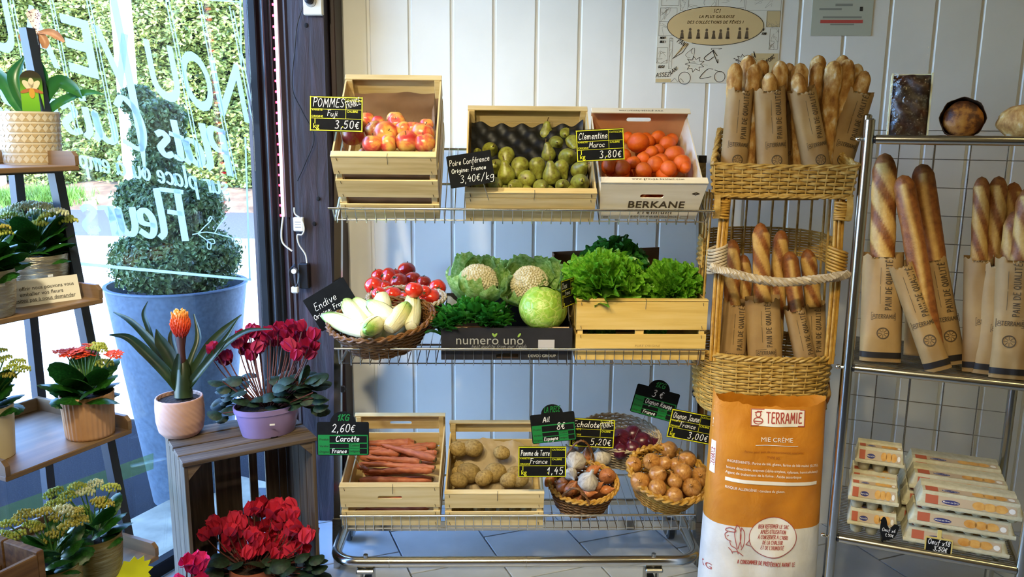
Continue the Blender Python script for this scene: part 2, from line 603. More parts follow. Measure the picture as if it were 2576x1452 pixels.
M_tray = noisy('oiled_tray_wood', [(0.3, '6b543a'), (0.6, '85694a'), (0.8, '957a58')], 4, (0.5, 7, 7), 0.5, bump=0.08, detail=6)
M_soil = noisy('potting_soil', [(0.3, '17110d'), (0.7, '3a2c20')], 90, rough=0.95, bump=1.0, bdist=0.01)
M_paper = flat('white_paper', 'e8e5dc', 0.7)
M_ink = flat('black_ink', '1d1b1a', 0.6)
M_chalk = flat('chalk_marker', 'eeeeea', 0.7)
M_slate = noisy('slate_black', [(0.3, '0c0d0e'), (0.7, '151617')], 30, rough=0.8, Specular_IOR_Level=0.15)
M_yel = flat('sign_yellow', 'd8d81e', 0.5)
M_grn = flat('sign_green', '0f7a35', 0.5)

# ================================================================== ROOM
WALL_Y = 3.25
CEIL_Z = 2.75
# floor: base slab with staggered tiles laid at an angle
M_grout = noisy('tile_joint', [(0.3, '33383d'), (0.7, '454a50')], 40, rough=0.9)
M_tile = noisy('blue_grey_tile', [(0.3, 'aab0b3'), (0.6, 'b7bcbf'), (0.85, 'c2c7c9')], 6, rough=0.3, bump=0.03, detail=6, vary=0.03)
poly = [(-1.40, 3.40), (-1.265, 3.20), (-3.2, -2.2), (2.7, -2.2), (2.7, 3.40)]
fl = struct('floor', ([(x, y, -0.012) for x, y in poly] + [(x, y, -0.16) for x, y in poly],
            [(0, 1, 2, 3, 4), (9, 8, 7, 6, 5), (0, 5, 6, 1), (1, 6, 7, 2), (2, 7, 8, 3), (3, 8, 9, 4), (4, 9, 5, 0)]), M_grout)
TS, TG = 0.342, 0.006
tile_me = mesh('tile', box(TG / 2, TS - TG / 2, TG / 2, TS - TG / 2, -0.014, 0, 0.0015), M_tile, False)
MT = RZ(25)
_inv = MT.inverted()
def inside_floor(p):
    return -1.20 + (p.y - 3.2) * 0.364 < p.x < 2.6 and p.y < 3.22
for i in range(-8, 14):
    for j in range(-2, 16):
        x = 0.644 + i * TS
        y = 2.861 + (j - 9) * TS + (0.17 if i % 2 == 0 else 0.0)
        cs = [MT @ Vector((x + a * TS, y + b * TS, 0)) for a in (0, 1) for b in (0, 1)]
        c = MT @ Vector((x + TS / 2, y + TS / 2, 0))
        if all(inside_floor(q) for q in cs) and c.y > 0.9:
            put('tile', tile_me, MT @ T(x, y, 0), fl)
        elif any(inside_floor(q) for q in cs) and c.y > 0.9:      # tiles cut at the walls
            pts = [MT @ Vector((x + a, y + b, 0)) for a, b in ((TG / 2, TG / 2), (TS - TG / 2, TG / 2), (TS - TG / 2, TS - TG / 2), (TG / 2, TS - TG / 2))]
            def clip(ps, f):
                o = []
                for k in range(len(ps)):
                    a, b = ps[k - 1], ps[k]
                    fa, fb = f(a), f(b)
                    if (fa > 0) != (fb > 0): o.append(a.lerp(b, fa / (fa - fb)))
                    if fb > 0: o.append(b)
                return o
            ps = clip(pts, lambda p: 3.249 - p.y)
            if len(ps) > 2: ps = clip(ps, lambda p: (p.x + 1.225) - (p.y - 3.2) * 0.364)
            if len(ps) > 2: ps = clip(ps, lambda p: 2.6 - p.x)
            if len(ps) > 2:
                n = len(ps)
                g = ([tuple(p) for p in ps] + [(p.x, p.y, -0.014) for p in ps],
                     [tuple(range(n))] + [(k, k + n, (k + 1) % n + n, (k + 1) % n) for k in range(n)])
                part('tile', g, M_tile, fl, smooth=False)

# back wall: white tongue-and-groove planks
wb = struct('wall_back', box(-1.12, 2.7, WALL_Y + 0.012, WALL_Y + 0.20, -0.012, CEIL_Z), flat('groove_shadow_board', '9a9a94', 0.7))
PW = 0.164
def plank_geo(w, h):
    prof = [(0.0, 0.014), (0.0, 0.006), (0.005, 0.0), (w - 0.013, 0.0), (w - 0.009, 0.005), (w + 0.0005, 0.006), (w + 0.0005, 0.014)]
    n = len(prof)
    V = [(x, y, 0) for x, y in prof] + [(x, y, h) for x, y in prof]
    return V, [(i, i + 1, i + 1 + n, i + n) for i in range(n - 1)] + [tuple(range(n - 1, -1, -1)), tuple(range(n, 2 * n))]
plank_me = mesh('plank', plank_geo(PW, CEIL_Z), M_white, False)
for k in range(-2, 22):
    x = -0.797 + 0.004 + k * PW
    if x < -1.12 or x > 2.55: continue
    put('plank', plank_me, T(x, WALL_Y, 0), wb)
cpo = [(x, y) for x, y in ((-1.02, 3.45), (-1.285, 3.19), (-3.27, -2.3), (2.85, -2.3), (2.85, 3.45))]
struct('ceiling', ([(x, y, CEIL_Z) for x, y in cpo] + [(x, y, CEIL_Z + 0.16) for x, y in cpo], [(4, 3, 2, 1, 0), (5, 6, 7, 8, 9)] + [(i, (i + 1) % 5, (i + 1) % 5 + 5, i + 5) for i in range(5)]), M_ceil)
struct('wall_right', box(2.62, 2.80, -2.2, 3.25, -0.012, CEIL_Z), M_ochre)
wr = struct('wall_rear', join(box(-3.4, 2.8, -2.36, -2.2, -0.012, CEIL_Z)), M_ochre)

# window wall on the left, seen from inside
def glass_mat(name, tint=(0.93, 0.97, 0.98)):
    if name in MATS: return MATS[name]
    b = NB(name)
    tr = b.n('BsdfTransparent')
    tr.inputs[0].default_value = tint + (1,)
    gl = b.n('BsdfGlossy')
    gl.inputs['Roughness'].default_value = 0.02
    lw = b.n('LayerWeight')
    lw.inputs[0].default_value = 0.5
    pw = b.n('Math', operation='POWER')
    pw.inputs[1].default_value = 4.0
    ad = b.n('Math', operation='MULTIPLY_ADD')
    ad.inputs[1].default_value = 0.7
    ad.inputs[2].default_value = 0.03
    b.l(lw.outputs['Facing'], pw.inputs[0]); b.l(pw.outputs[0], ad.inputs[0])
    mx = b.n('MixShader')
    b.l(ad.outputs[0], mx.inputs[0]); b.l(tr.outputs[0], mx.inputs[1]); b.l(gl.outputs[0], mx.inputs[2])
    b.l(mx.outputs[0], b.out.inputs[0])
    MATS[name] = b.m
    return b.m
M_glass = glass_mat('window_glass')
win = struct('window_1', join(box(-2.05, 0.045, -0.03, 0.015, 0.0, 0.055, 0.004), box(-2.05, 0.045, -0.03, 0.015, 2.62, CEIL_Z, 0.004),
                              box(0.02, 0.045, -0.03, 0.015, 0.055, 2.62, 0.004), box(-2.05, -1.98, -0.03, 0.015, 0.055, 2.62, 0.004)), M_frame, MW)
part('glass_pane', box(-1.98, 0.02, 0.004, 0.010, 0.055, 2.62), M_glass, win, smooth=False)
struct('wall_front_left', box(-5.75, -2.05, -0.02, 0.12, -0.012, CEIL_Z), M_ochre, MW)
# corner: aluminium profile, dark red boarding, old beam
tr1 = struct('trim_1', join(box(0.041, 0.118, -0.05, 0.02, 0, CEIL_Z, 0.004), box(0.070, 0.090, -0.062, -0.05, 0, CEIL_Z, 0.002)), M_alu, MW)
pB = at_y(742, 800, 3.13); pA = MW @ Vector((0.115, -0.03, 0))
hd = math.atan2(pB.y - pA.y, pB.x - pA.x)
MB_ = T(pA.x, pA.y, 0) @ Matrix.Rotation(hd, 4, 'Z')
LB = math.hypot(pB.x - pA.x, pB.y - pA.y)
tr2 = struct('trim_2', join(box(-0.01, LB + 0.02, 0.0, 0.06, -0.012, CEIL_Z, 0.004), box(0.02, 0.035, -0.012, 0.0, -0.012, CEIL_Z, 0.003), box(LB - 0.03, LB - 0.012, -0.016, 0.0, -0.012, CEIL_Z, 0.003)), M_board, MB_)
struct('wall_left', join(box(0.046, 0.32, 0.012, 0.05, -0.012, CEIL_Z)), M_board, MW)
bx0, bx1 = at_y(747, 700, 3.08).x, at_y(835, 700, 3.08).x
def beam_geo():
    def fn(u, v):
        a = u * 4
        k = int(min(a, 3.999)); f = a - k
        w, d = bx1 - bx0, 0.14
        cs = [(0, 0), (w, 0), (w, d), (0, d), (0, 0)]
        x = cs[k][0] + (cs[k + 1][0] - cs[k][0]) * f
        y = cs[k][1] + (cs[k + 1][1] - cs[k][1]) * f
        z = v * (CEIL_Z + 0.01)
        n1 = noise.noise(Vector((u * 6, z * 1.2, 3))) * 0.006 + noise.noise(Vector((u * 40, z * 2.5, 1))) * 0.0018
        cx, cy = w / 2, d / 2
        L = math.hypot(x - cx, y - cy)
        return (x + (x - cx) / L * n1 - 0.003 * (1 if k == 1 else 0), y + (y - cy) / L * n1, z)
    g = grid(64, 70, fn)
    return g
bm_ = put('trim_3', mesh('trim_3', beam_geo(), M_beam, True, 35), T(bx0, 3.09, -0.005), kind='structure')
M_hole = flat('nail_hole', '07060a', 0.9)
for x, y in ((800, 497), (790, 560), (770, 60)):
    p = at_y(x, y, 3.085)
    part('nail_hole', xf(ball(0.008, 0.003, 0.009, 10, 6), T(p.x - bx0, -0.003, p.z)), M_hole, bm_)
struct('trim_4', box(bx1 + 0.001, bx1 + 0.022, 3.15, 3.262, -0.01, CEIL_Z, 0.003), M_board)

# ------------------------------------------------------------------ ceiling luminaires (out of frame; spots and trolley strip added to shape the light)
def ceiling_lamp(x, y, w, d, watts, label, col=(1.0, 0.85, 0.50)):
    t = thing('ceiling_panel_light', label, 'lamp', T(x, y, CEIL_Z), None)
    part('housing', join(box(-w / 2 - 0.02, w / 2 + 0.02, -d / 2 - 0.02, d / 2 + 0.02, -0.05, 0.002, 0.005)), M_white, t, smooth=False)
    e = NB('lamp_diffuser')
    e.set(Base_Color=(1, 1, 1, 1), Emission_Color=col + (1,), Emission_Strength=6.0)
    part('diffuser', box(-w / 2, w / 2, -d / 2, d / 2, -0.056, -0.050), e.m, t, smooth=False)
    ld = bpy.data.lights.new('panel_light', 'AREA')
    ld.shape = 'RECTANGLE'; ld.size = w; ld.size_y = d
    ld.energy = watts; ld.color = col
    lo = bpy.data.objects.new('panel_light', ld)
    C.objects.link(lo)
    lo.parent = t
    lo.location = (0, 0, -0.062)
def added_spot(x, y, tx, ty, tz, watts, label, size=75, col=(1.0, 0.86, 0.56)):
    t = thing('added_spotlight', label, 'lamp', T(x, y, CEIL_Z), 'added ceiling spotlights')
    part('mount', lathe([(0.03, -0.03), (0.03, 0.002)], 16, True, True), M_white, t)
    d = (Vector((tx, ty, tz)) - Vector((x, y, CEIL_Z - 0.10))).normalized()
    Md = T(0, 0, -0.10) @ d.to_track_quat('-Z', 'Y').to_matrix().to_4x4()
    part('arm', tube([(0, 0, -0.02), (0, 0, -0.10)], 0.007, 8), M_white, t)
    part('head', xf(lathe([(0.034, -0.035), (0.038, 0.0), (0.030, 0.07), (0.001, 0.075)], 20, False), Md), M_white, t)
    ld = bpy.data.lights.new('spot', 'SPOT')
    ld.energy = watts; ld.color = col; ld.spot_size = R(size); ld.spot_blend = 1.0; ld.shadow_soft_size = 0.06
    lo = bpy.data.objects.new('spot', ld)
    C.objects.link(lo)
    lo.parent = t
    lo.matrix_basis = Md @ T(0, 0, -0.04)
ceiling_lamp(1.5, 1.3, 0.8, 0.2, LAMP_W * 0.09, 'unseen warm strip light added over the bread trolley', (1.0, 0.80, 0.36))  # unseen lamp, added to warm the tone on the trolley side
ceiling_lamp(-0.4, -0.2, 1.1, 0.25, LAMP_W * 0.42, 'ceiling strip light over the shop floor')
SPOT_W = 112.0  # added unseen spots: warm fill on the rack, the last on the sack
for sx_, tx_, tz_, k_ in ((-1.05, -0.80, 1.30, 1.35), (-0.45, -0.20, 0.85, 0.95), (0.25, 0.58, 0.45, 1.0)):
    added_spot(sx_, 0.75, tx_, 2.6, tz_, SPOT_W * k_, 'unseen white spotlight added to brighten the rack and flour sack', 75 if sx_ < 0 else 46)

# ================================================================== OUTDOORS
M_gravel = noisy('pale_gravel_court', [(0.3, '9c9a97'), (0.6, 'b8b6b2'), (0.8, 'cecbc6')], 60, rough=0.95, bump=0.4, Specular_IOR_Level=0.05)
M_asph = noisy('dark_asphalt', [(0.3, '131416'), (0.6, '1f2023'), (0.85, '3a3b3e')], 140, rough=0.95, bump=0.5, Specular_IOR_Level=0.03)
M_road = noisy('road_asphalt', [(0.3, '46454a'), (0.7, '5a5857')], 30, rough=0.95, Specular_IOR_Level=0.05)
M_earth = noisy('leaf_strewn_earth', [(0.25, '3f2d1c'), (0.5, '6b5038'), (0.75, '8d6f4d')], 3, rough=0.95, bump=0.5, detail=8)
GZ = -0.10
struct('ground', ([(-30, -30, GZ - 0.02), (30, -30, GZ - 0.02), (30, 12.6, GZ - 0.02), (-30, 12.6, GZ - 0.02)], [(0, 1, 2, 3)]), M_gravel)
struct('pavement', join(box(-9, -0.4, 2.2, 4.45, GZ - 0.04, GZ - 0.005)), M_asph)
struct('road', ([(-30, 12.6, GZ - 0.02), (8, 12.6, GZ - 0.02), (8, 17, GZ - 0.02), (-30, 17, GZ - 0.02)], [(0, 1, 2, 3)]), M_road)
def bank(u, v):
    x = -30 + 38 * u
    y = 16.6 + 7 * v
    z = GZ - 0.03 + (1 - math.exp(-v * 5)) * 0.75 + noise.noise(Vector((x * 0.5, y * 0.6, 0))) * 0.10 * min(1, v * 6)
    return (x, y, z)
struct('bank', grid(90, 20, bank), M_earth, smooth=True)
# pale concrete step right under the glass
struct('door_step', join(box(-2.4, 0.25, 0.052, 0.50, GZ - 0.03, -0.03, 0.01)), noisy('worn_concrete', [(0.3, '6b675a'), (0.6, '8a8573'), (0.8, '9c9785')], 8, rough=0.95, bump=0.3, detail=8, Specular_IOR_Level=0.05), MW)
# flat roof over the shop; its edge throws the near ground into shade
_o = MW.to_3x3() @ Vector((0, 0.22, 0))
_a, _b = MW @ Vector((0.6, 0, 0)) + _o, MW @ Vector((-5.7, 0, 0)) + _o
rp = [(_a.x, _a.y), (_b.x, _b.y), (2.95, -2.5), (2.95, 3.6)]
struct('roof', ([(x, y, CEIL_Z + 0.15) for x, y in rp] + [(x, y, CEIL_Z + 0.36) for x, y in rp], [(0, 3, 2, 1), (4, 5, 6, 7)] + [(i, (i + 1) % 4, (i + 1) % 4 + 4, i + 4) for i in range(4)]), M_board)

def leaf_cloud(pts, size, rg, fold=0.25, aspect=0.55):
    """many small folded leaves at (pos, normal)"""
    V, Fc = [], []
    for p, n in pts:
        s = size * rg.uniform(0.6, 1.25)
        n = (n + Vector((rg.gauss(0, .55), rg.gauss(0, .55), rg.gauss(0, .55)))).normalized()
        t = n.orthogonal().normalized()
        t.rotate(Matrix.Rotation(rg.uniform(0, 2 * PI), 3, n))
        w = n.cross(t)
        o = len(V)
        a = p - t * s * 0.5; b = p + t * s * 0.5
        V += [a, p + w * s * aspect * 0.5 + n * s * fold * 0.3, b, p - w * s * aspect * 0.5 + n * s * fold * 0.3]
        Fc += [(o, o + 1, o + 2), (o, o + 2, o + 3)]
    return V, Fc
def leafy(name, stops, scale, trans=0.35, rough=0.5):
    if name in MATS: return MATS[name]
    b = NB(name)
    f = b.noise(b.coord((1, 1, 1), rand=False), scale, 3)
    col = b.ramp(f, stops)
    b.set(Base_Color=col, Roughness=rough)
    tl = b.n('BsdfTranslucent')
    b.l(col, tl.inputs[0])
    mx = b.n('MixShader')
    mx.inputs[0].default_value = trans
    b.l(b.b.outputs[0], mx.inputs[1]); b.l(tl.outputs[0], mx.inputs[2])
    b.l(mx.outputs[0], b.out.inputs[0])
    MATS[name] = b.m
    return b.m
M_hedge = leafy('hedge_leaf', [(0.3, '2f3a12'), (0.42, '66702c'), (0.58, 'a3a24c'), (0.8, 'd6cf92')], 7, 0.3)  # palest and darkest tones put sun highlights and shade into the leaf colour
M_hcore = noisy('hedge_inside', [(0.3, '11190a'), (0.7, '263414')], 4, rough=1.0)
# hedge along the bank
hg = thing('hedge', 'tall sunlit hedge on the earth bank across the road', 'hedge', T(0, 0, 0))
def hsurf(x, z):
    return 18.2 + 0.25 * math.sin(x * 0.9) + noise.noise(Vector((x * 0.7, z * 0.7, 5))) * 0.7 + noise.noise(Vector((x * 2.2, z * 2.2, 9))) * 0.3
def hfn(u, v):
    x = -24 + 24 * u
    z = 0.35 + 6.4 * v
    return (x, hsurf(x, z) + 0.12 + (0 if v < 0.97 else 0.8), z)
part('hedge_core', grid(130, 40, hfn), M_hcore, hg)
rg = random.Random(3)
pts = []
for i in range(80000):
    x = rg.uniform(-16.5, -4.5) if i % 8 else rg.uniform(-24, 0)
    z = rg.uniform(0.3, 5.4)
    y = hsurf(x, z) - abs(rg.gauss(0, 0.16))
    pts.append((Vector((x, y, z)), Vector((0.15, -0.75, 0.9))))
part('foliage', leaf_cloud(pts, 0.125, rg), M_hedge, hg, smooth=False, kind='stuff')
# tufts of grass on the bank
M_grass = leafy('bank_grass', [(0.3, '41611c'), (0.7, '7d9a3a')], 3, 0.3)
V, Fc = [], []
for i in range(3600):
    c = rg.choice(((-12.1, 17.0), (-11.8, 17.1), (-11.1, 17.0), (-14.3, 17.2)))
    x = rg.gauss(c[0], 0.30); y = min(rg.gauss(c[1], 0.16), 17.5)
    v = max(0.001, (y - 16.6) / 7)
    z = bank((x + 30) / 38, v)[2] - 0.02 if y > 16.6 else GZ - 0.02
    h = rg.uniform(0.10, 0.28); a = rg.uniform(0, 2 * PI); w = 0.018
    o = len(V)
    dx, dy = math.cos(a), math.sin(a)
    V += [(x - dx * w, y - dy * w, z), (x + dx * w, y + dy * w, z), (x + rg.gauss(0, .06), y + rg.gauss(0, .06), z + h)]
    Fc.append((o, o + 1, o + 2))
put('bank_grass', mesh('bank_grass', (V, Fc), M_grass, False), None, None, 'bright green grass growing at the foot of the hedge bank', 'grass', kind='stuff')
# white post, stone pillar
p = at_y(334, 400, 6.0)
po = thing('porch_post', 'white painted post standing outdoors behind the potted box tree', 'post', T(p.x, 6.0, GZ - 0.02))
part('shaft', box(-0.055, 0.055, -0.055, 0.055, 0, 3.4, 0.008), flat('white_gloss', 'f2f1ee', 0.5), po, smooth=False)
part('foot_plate', box(-0.09, 0.09, -0.09, 0.09, 0, 0.03, 0.005), M_steel, po, smooth=False)
p = at_y(12, 500, 18.0)
pl_ = thing('gate_pillar', 'weathered stone pillar standing in the grass by the hedge', 'pillar', T(p.x, 17.75, 0.25))
part('shaft', box(-0.17, 0.17, -0.17, 0.17, 0, 2.9, 0.02), noisy('pillar_stone', [(0.3, 'b99e82'), (0.7, 'd8c3a8')], 9, rough=0.9, bump=0.4), pl_, smooth=False)
part('cap', box(-0.22, 0.22, -0.22, 0.22, 2.9, 3.02, 0.02), M_gravel, pl_, smooth=False)

# ---- big grey planter with a clipped box spiral
pc = Vector((-1.735, 3.45, GZ))
H_ = 1.02
M_plant = noisy('blue_grey_planter', [(0.3, '3a4858'), (0.7, '4c5c6e')], 50, rough=0.7, bump=0.1)
pt = thing('planter', 'large round tapered blue-grey planter outside the window', 'planter', T(*pc))
part('vessel', lathe([(0.15, 0), (0.165, 0.02), (0.295, H_), (0.30, H_), (0.302, H_ - 0.0), (0.300, H_ + 0.006), (0.284, H_ + 0.006), (0.280, H_ - 0.06)], 56), M_plant, pt)
part('soil', lathe([(0.279, H_ - 0.058), (0.15, H_ - 0.05), (0.001, H_ - 0.045)], 40, cap_bottom=False), M_soil, pt)
tp = thing('box_topiary', 'clipped box spiral shrub growing in the blue-grey planter', 'shrub', T(*pc))
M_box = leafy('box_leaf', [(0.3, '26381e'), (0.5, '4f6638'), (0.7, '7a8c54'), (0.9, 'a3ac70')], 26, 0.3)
def pz(y, Y=3.45): return at_y(430, y, Y).z - GZ
def pxr(x, y): return at_y(x, y, 3.45).x - pc.x
blobs = []
for x, y, a, b in ((445, 668, 150, 78), (500, 640, 105, 70), (365, 648, 85, 62), (430, 535, 125, 76), (470, 510, 90, 62), (360, 500, 62, 52), (400, 420, 58, 62), (372, 350, 48, 52), (405, 300, 66, 50), (345, 255, 44, 40), (420, 345, 42, 36), (440, 448, 42, 38)):
    blobs.append((Vector((pxr(x, y), rg.uniform(-0.02, 0.02), pz(y))), a / 590, b / 590))
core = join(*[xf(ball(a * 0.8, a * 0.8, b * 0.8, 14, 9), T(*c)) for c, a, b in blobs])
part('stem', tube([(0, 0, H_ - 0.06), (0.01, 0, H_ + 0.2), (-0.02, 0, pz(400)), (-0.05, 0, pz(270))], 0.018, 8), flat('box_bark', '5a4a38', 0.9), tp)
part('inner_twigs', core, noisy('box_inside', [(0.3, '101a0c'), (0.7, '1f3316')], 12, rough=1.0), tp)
pts = []
for c, a, b in blobs:
    for i in range(int(7000 * (a * b) / 0.03)):
        d = Vector((rg.gauss(0, 1), rg.gauss(0, 1), rg.gauss(0, 1))).normalized()
        k = 0.84 + abs(rg.gauss(0, 0.10))
        p = c + Vector((d.x * a, d.y * a, d.z * b)) * k
        if p.z < H_ - 0.05: continue
        pts.append((p, d))
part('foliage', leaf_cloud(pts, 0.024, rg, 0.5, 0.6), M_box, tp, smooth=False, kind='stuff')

# ------------------------------------------------------------------ lettering on the glass
b = NB('white_vinyl')
df = b.n('BsdfDiffuse'); df.inputs[0].default_value = (0.46, 0.53, 0.55, 1)
tl = b.n('BsdfTranslucent'); tl.inputs[0].default_value = (0.36, 0.44, 0.46, 1)
mx = b.n('MixShader'); mx.inputs[0].default_value = 0.55
b.l(df.outputs[0], mx.inputs[1]); b.l(tl.outputs[0], mx.inputs[2]); b.l(mx.outputs[0], b.out.inputs[0])
M_vinyl = b.m
def on_glass(x, y):
    v = loc_at(MW, x, y, 0.0135)
    return (v.x, 0.0135, v.z)
def glass_print(g2, o, right, upv):
    """flat art (x, 0, z) -> glass; o, right, upv in photo pixels give the art's place on the pane"""
    return [on_glass(o[0] + x * right[0] + z * upv[0], o[1] + x * right[1] + z * upv[1]) for x, _, z in g2[0]], g2[1]
def vinyl(g): part('window_lettering', g, M_vinyl, win, smooth=False)
def stretch_x(g, k): return [(x * k, y, z) for x, y, z in g[0]], g[1]
# NOUVEAU, read from the street side
for ch, x0, y0 in (('N', 628, 308), ('O', 547, 286), ('U', 462, 262), ('V', 352, 232), ('E', 250, 198), ('A', 152, 172), ('U', 45, 138)):
    g = print_text(ch, 1.0, 'LEFT', bold=0.012)
    xs = [v[0] for v in g[0]]
    w0, w1 = min(xs), max(xs)
    g = [((x - w0) / (w1 - w0) * (74 if ch not in 'VA' else 92), 0, z / 0.72) for x, _, z in g[0]], g[1]
    vinyl(glass_print(g, (x0, y0), (-1, -0.29), (-30, -150)))
    vinyl(glass_print(ribbons([[(-8, 0.0), (-8, 0.92)], [(-16, -0.02), (-16, 0.86)]], 3.0) if ch not in 'V' else ribbons([[(30, -0.03), (12, 0.7)]], 3.0), (x0, y0), (-1, -0.29), (-30, -150)))
def script(s, size, w, o, right, upv, **kw):
    g = ribbons(stroke_paths(s, size, 'LEFT', slant=kw.pop('slant', 0.12), sub=7, **kw), w, 0.5)
    vinyl(glass_print(g, o, right, upv))
script('Plats', 105, 15, (588, 440), (-1, -0.28), (-0.10, -1), width=0.75, space=0.3)
script('Cuisinés', 125, 15, (378, 385), (-1, -0.26), (-0.10, -1), width=0.85, space=0.3)
script('sur place ou à emporter', 52, 6.0, (578, 492), (-1, -0.19), (-0.05, -1), width=0.74, space=0.6)
script('Fleurs', 118, 15, (478, 602), (-1, -0.07), (-0.05, -1), width=0.78, space=0.25)
vinyl(([on_glass(x, y) for x, y in ((100, 650), (632, 701), (632, 707), (100, 659))], [(0, 1, 2, 3)]))
vinyl(([on_glass(x, y) for x, y in ((602, -40), (606, -40), (609, 165), (605, 165))], [(0, 1, 2, 3)]))
vinyl(([on_glass(x, y) for x, y in ((615, 345), (619, 345), (631, 703), (626, 703))], [(0, 1, 2, 3)]))
vinyl(([on_glass(x, y) for x, y in ((530, -2), (604, 3), (604, 6), (530, 2))], [(0, 1, 2, 3)]))
def sprig(dx, dy, k):
    P = lambda a: [(dx + x * k, -(dy + y * k)) for x, y in a]
    ps = [P([(485, 590), (520, 584), (560, 592)]), P([(498, 588), (515, 570), (530, 556)]), P([(500, 590), (522, 606), (532, 616)]),
          P([(528, 557), (533, 549), (529, 545), (523, 554), (528, 557)]), P([(520, 604), (536, 602), (540, 612), (528, 612), (520, 604)]),
          P([(522, 608), (522, 624), (530, 626), (530, 612), (522, 608)]), P([(540, 586), (552, 566), (570, 545)]), P([(552, 590), (575, 596), (588, 600)]),
          P([(588, 598), (604, 600), (606, 612), (592, 612), (588, 598)])]
    ps = [[(v.x, v.y) for v in smooth_path([Vector((a, b, 0)) for a, b in p], 5)] for p in ps]
    g = ribbons(ps, 2.6)
    vinyl(([on_glass(x, -z) for x, _, z in g[0]], g[1]))
sprig(0, 0, 1)
# green translucent strip low on the pane
b = NB('green_tint')
df = b.n('BsdfDiffuse'); df.inputs[0].default_value = (0.30, 0.48, 0.20, 1)
tr_ = b.n('BsdfTransparent'); tr_.inputs[0].default_value = (0.75, 0.95, 0.62, 1)
mx = b.n('MixShader'); mx.inputs[0].default_value = 0.42
b.l(df.outputs[0], mx.inputs[2]); b.l(tr_.outputs[0], mx.inputs[1]); b.l(mx.outputs[0], b.out.inputs[0])
part('green_strip', ([on_glass(x, y) for x, y in ((-150, 1380), (386, 1180), (386, 1140), (-150, 1330))], [(0, 1, 2, 3)]), b.m, win, smooth=False)
gz0 = on_glass(386, 1142); gz1 = on_glass(386, 1232)

# ================================================================== PRODUCE RACK
rack = thing('produce_rack', 'chrome wheeled display rack with three wire shelves against the white wall', 'rack', MR)
RL = 1.19
def rbar(a, b, r, n=8): return tube([a, b], r, n)
pl0, pl1 = rk(852, 400, 0.25), rk(850, 1300, 0.25)
pr0, pr1 = rk(1764, 400, 0.25), rk(1757, 1310, 0.25)
for a, b_ in ((pl0, pl1), (pr0, pr1)):
    d = Vector((0.012, 0, 0)); e = Vector((0, 0.02, 0))
    def post(top, bot, ex=0.0):
        V = []
        for p in (bot, top):
            for sx, sy in ((-1, -1), (1, -1), (1, 1), (-1, 1)):
                V.append(p + Vector((sx * (0.012 + ex), sy * (0.018 + ex), 0)))
        return V, [(3, 2, 1, 0), (4, 5, 6, 7)] + [(i, (i + 1) % 4, (i + 1) % 4 + 4, i + 4) for i in range(4)]
    lo_ = a.lerp(b_, 1.18)
    part('post', post(a, lo_), M_chrome, rack, smooth=False)
    part('post_sleeve', post(b_, a.lerp(b_, 1.10), 0.004), M_steel, rack, smooth=False)
    part('post_cap', post(a + Vector((0, 0, 0.012)), a - Vector((0, 0, 0.012)), 0.002), M_black, rack, smooth=False)
    for k in (0.33, 0.62, 0.70):
        q = a.lerp(b_, k)
        s = 1 if a is pl0 else -1
        part('clip', join(box(q.x + s * 0.012, q.x + s * 0.026, q.y - 0.02, q.y - 0.008, q.z - 0.012, q.z + 0.012, 0.002), box(q.x + s * 0.012, q.x + s * 0.03, q.y - 0.016, q.y - 0.012, q.z - 0.004, q.z + 0.004)), M_black, rack, smooth=False)
# base: U-shaped bumper tube, cross bar, casters
zb = rk(1300, 1413, 0.0).z
xl, xr = rk(843, 1380, 0.05).x, rk(1752, 1380, 0.05).x
path = [(xl, 0.46, zb), (xl, 0.25, zb), (xl, 0.085, zb)]
for k in range(1, 7):
    a = R(180 + 15 * k); path.append((xl + 0.085 + 0.085 * math.cos(a), 0.085 + 0.085 * math.sin(a), zb))
for k in range(7):
    a = R(270 + 15 * k); path.append((xr - 0.085 + 0.085 * math.cos(a), 0.085 + 0.085 * math.sin(a), zb))
path += [(xr, 0.25, zb), (xr, 0.46, zb)]
part('bumper_tube', tube(path, 0.0185, 16), M_chrome, rack)
for x in (0.155, 0.62):
    part('weld_seam', tube([(x, 0, zb), (x + 0.002, 0, zb)], 0.0192, 16), M_steel, rack)
part('cross_bar', box(pl1.x, pr1.x, 0.262, 0.268, zb - 0.022, zb + 0.016, 0.001), M_chrome, rack, smooth=False)
part('cross_bar', box(xl, xr, 0.452, 0.466, zb - 0.012, zb + 0.012, 0.001), M_chrome, rack, smooth=False)
M_rub = flat('grey_rubber', '3b4046', 0.6)
def caster(x, y, wx=0.0, wy=0.035):
    bolt = part('caster', join(tube([(x, y, zb - 0.02), (x, y, zb + 0.028)], 0.008, 8), box(x - 0.03, x + 0.03, y - 0.025, y + 0.03, zb - 0.034, zb - 0.019, 0.004),
                        box(x - 0.024 + wx, x - 0.018 + wx, y - 0.02 + wy, y + 0.02 + wy, 0.025, zb - 0.03), box(x + 0.018 + wx, x + 0.024 + wx, y - 0.02 + wy, y + 0.02 + wy, 0.025, zb - 0.03)), M_steel, rack, smooth=False)
    cz = 0.042
    g = lathe([(0.001, -0.012), (0.020, -0.013), (0.030, -0.012), (0.041, -0.011), (0.042, 0), (0.041, 0.011), (0.030, 0.012), (0.020, 0.013), (0.001, 0.012)], 24, False)
    part('wheel', xf(g, T(x + wx, y + wy, cz) @ RY(90)), M_rub, bolt)
    part('hub', xf(lathe([(0.001, -0.0155), (0.026, -0.0145), (0.026, 0.0145), (0.001, 0.0155)], 20, False), T(x + wx, y + wy, cz) @ RY(90)), flat('white_hub', 'cfd4d6', 0.4), bolt)
caster(0.075, 0.0); caster(xr - 0.16, 0.0); caster(xl - 0.005, 0.42, -0.02, 0.03); caster(xr, 0.42)
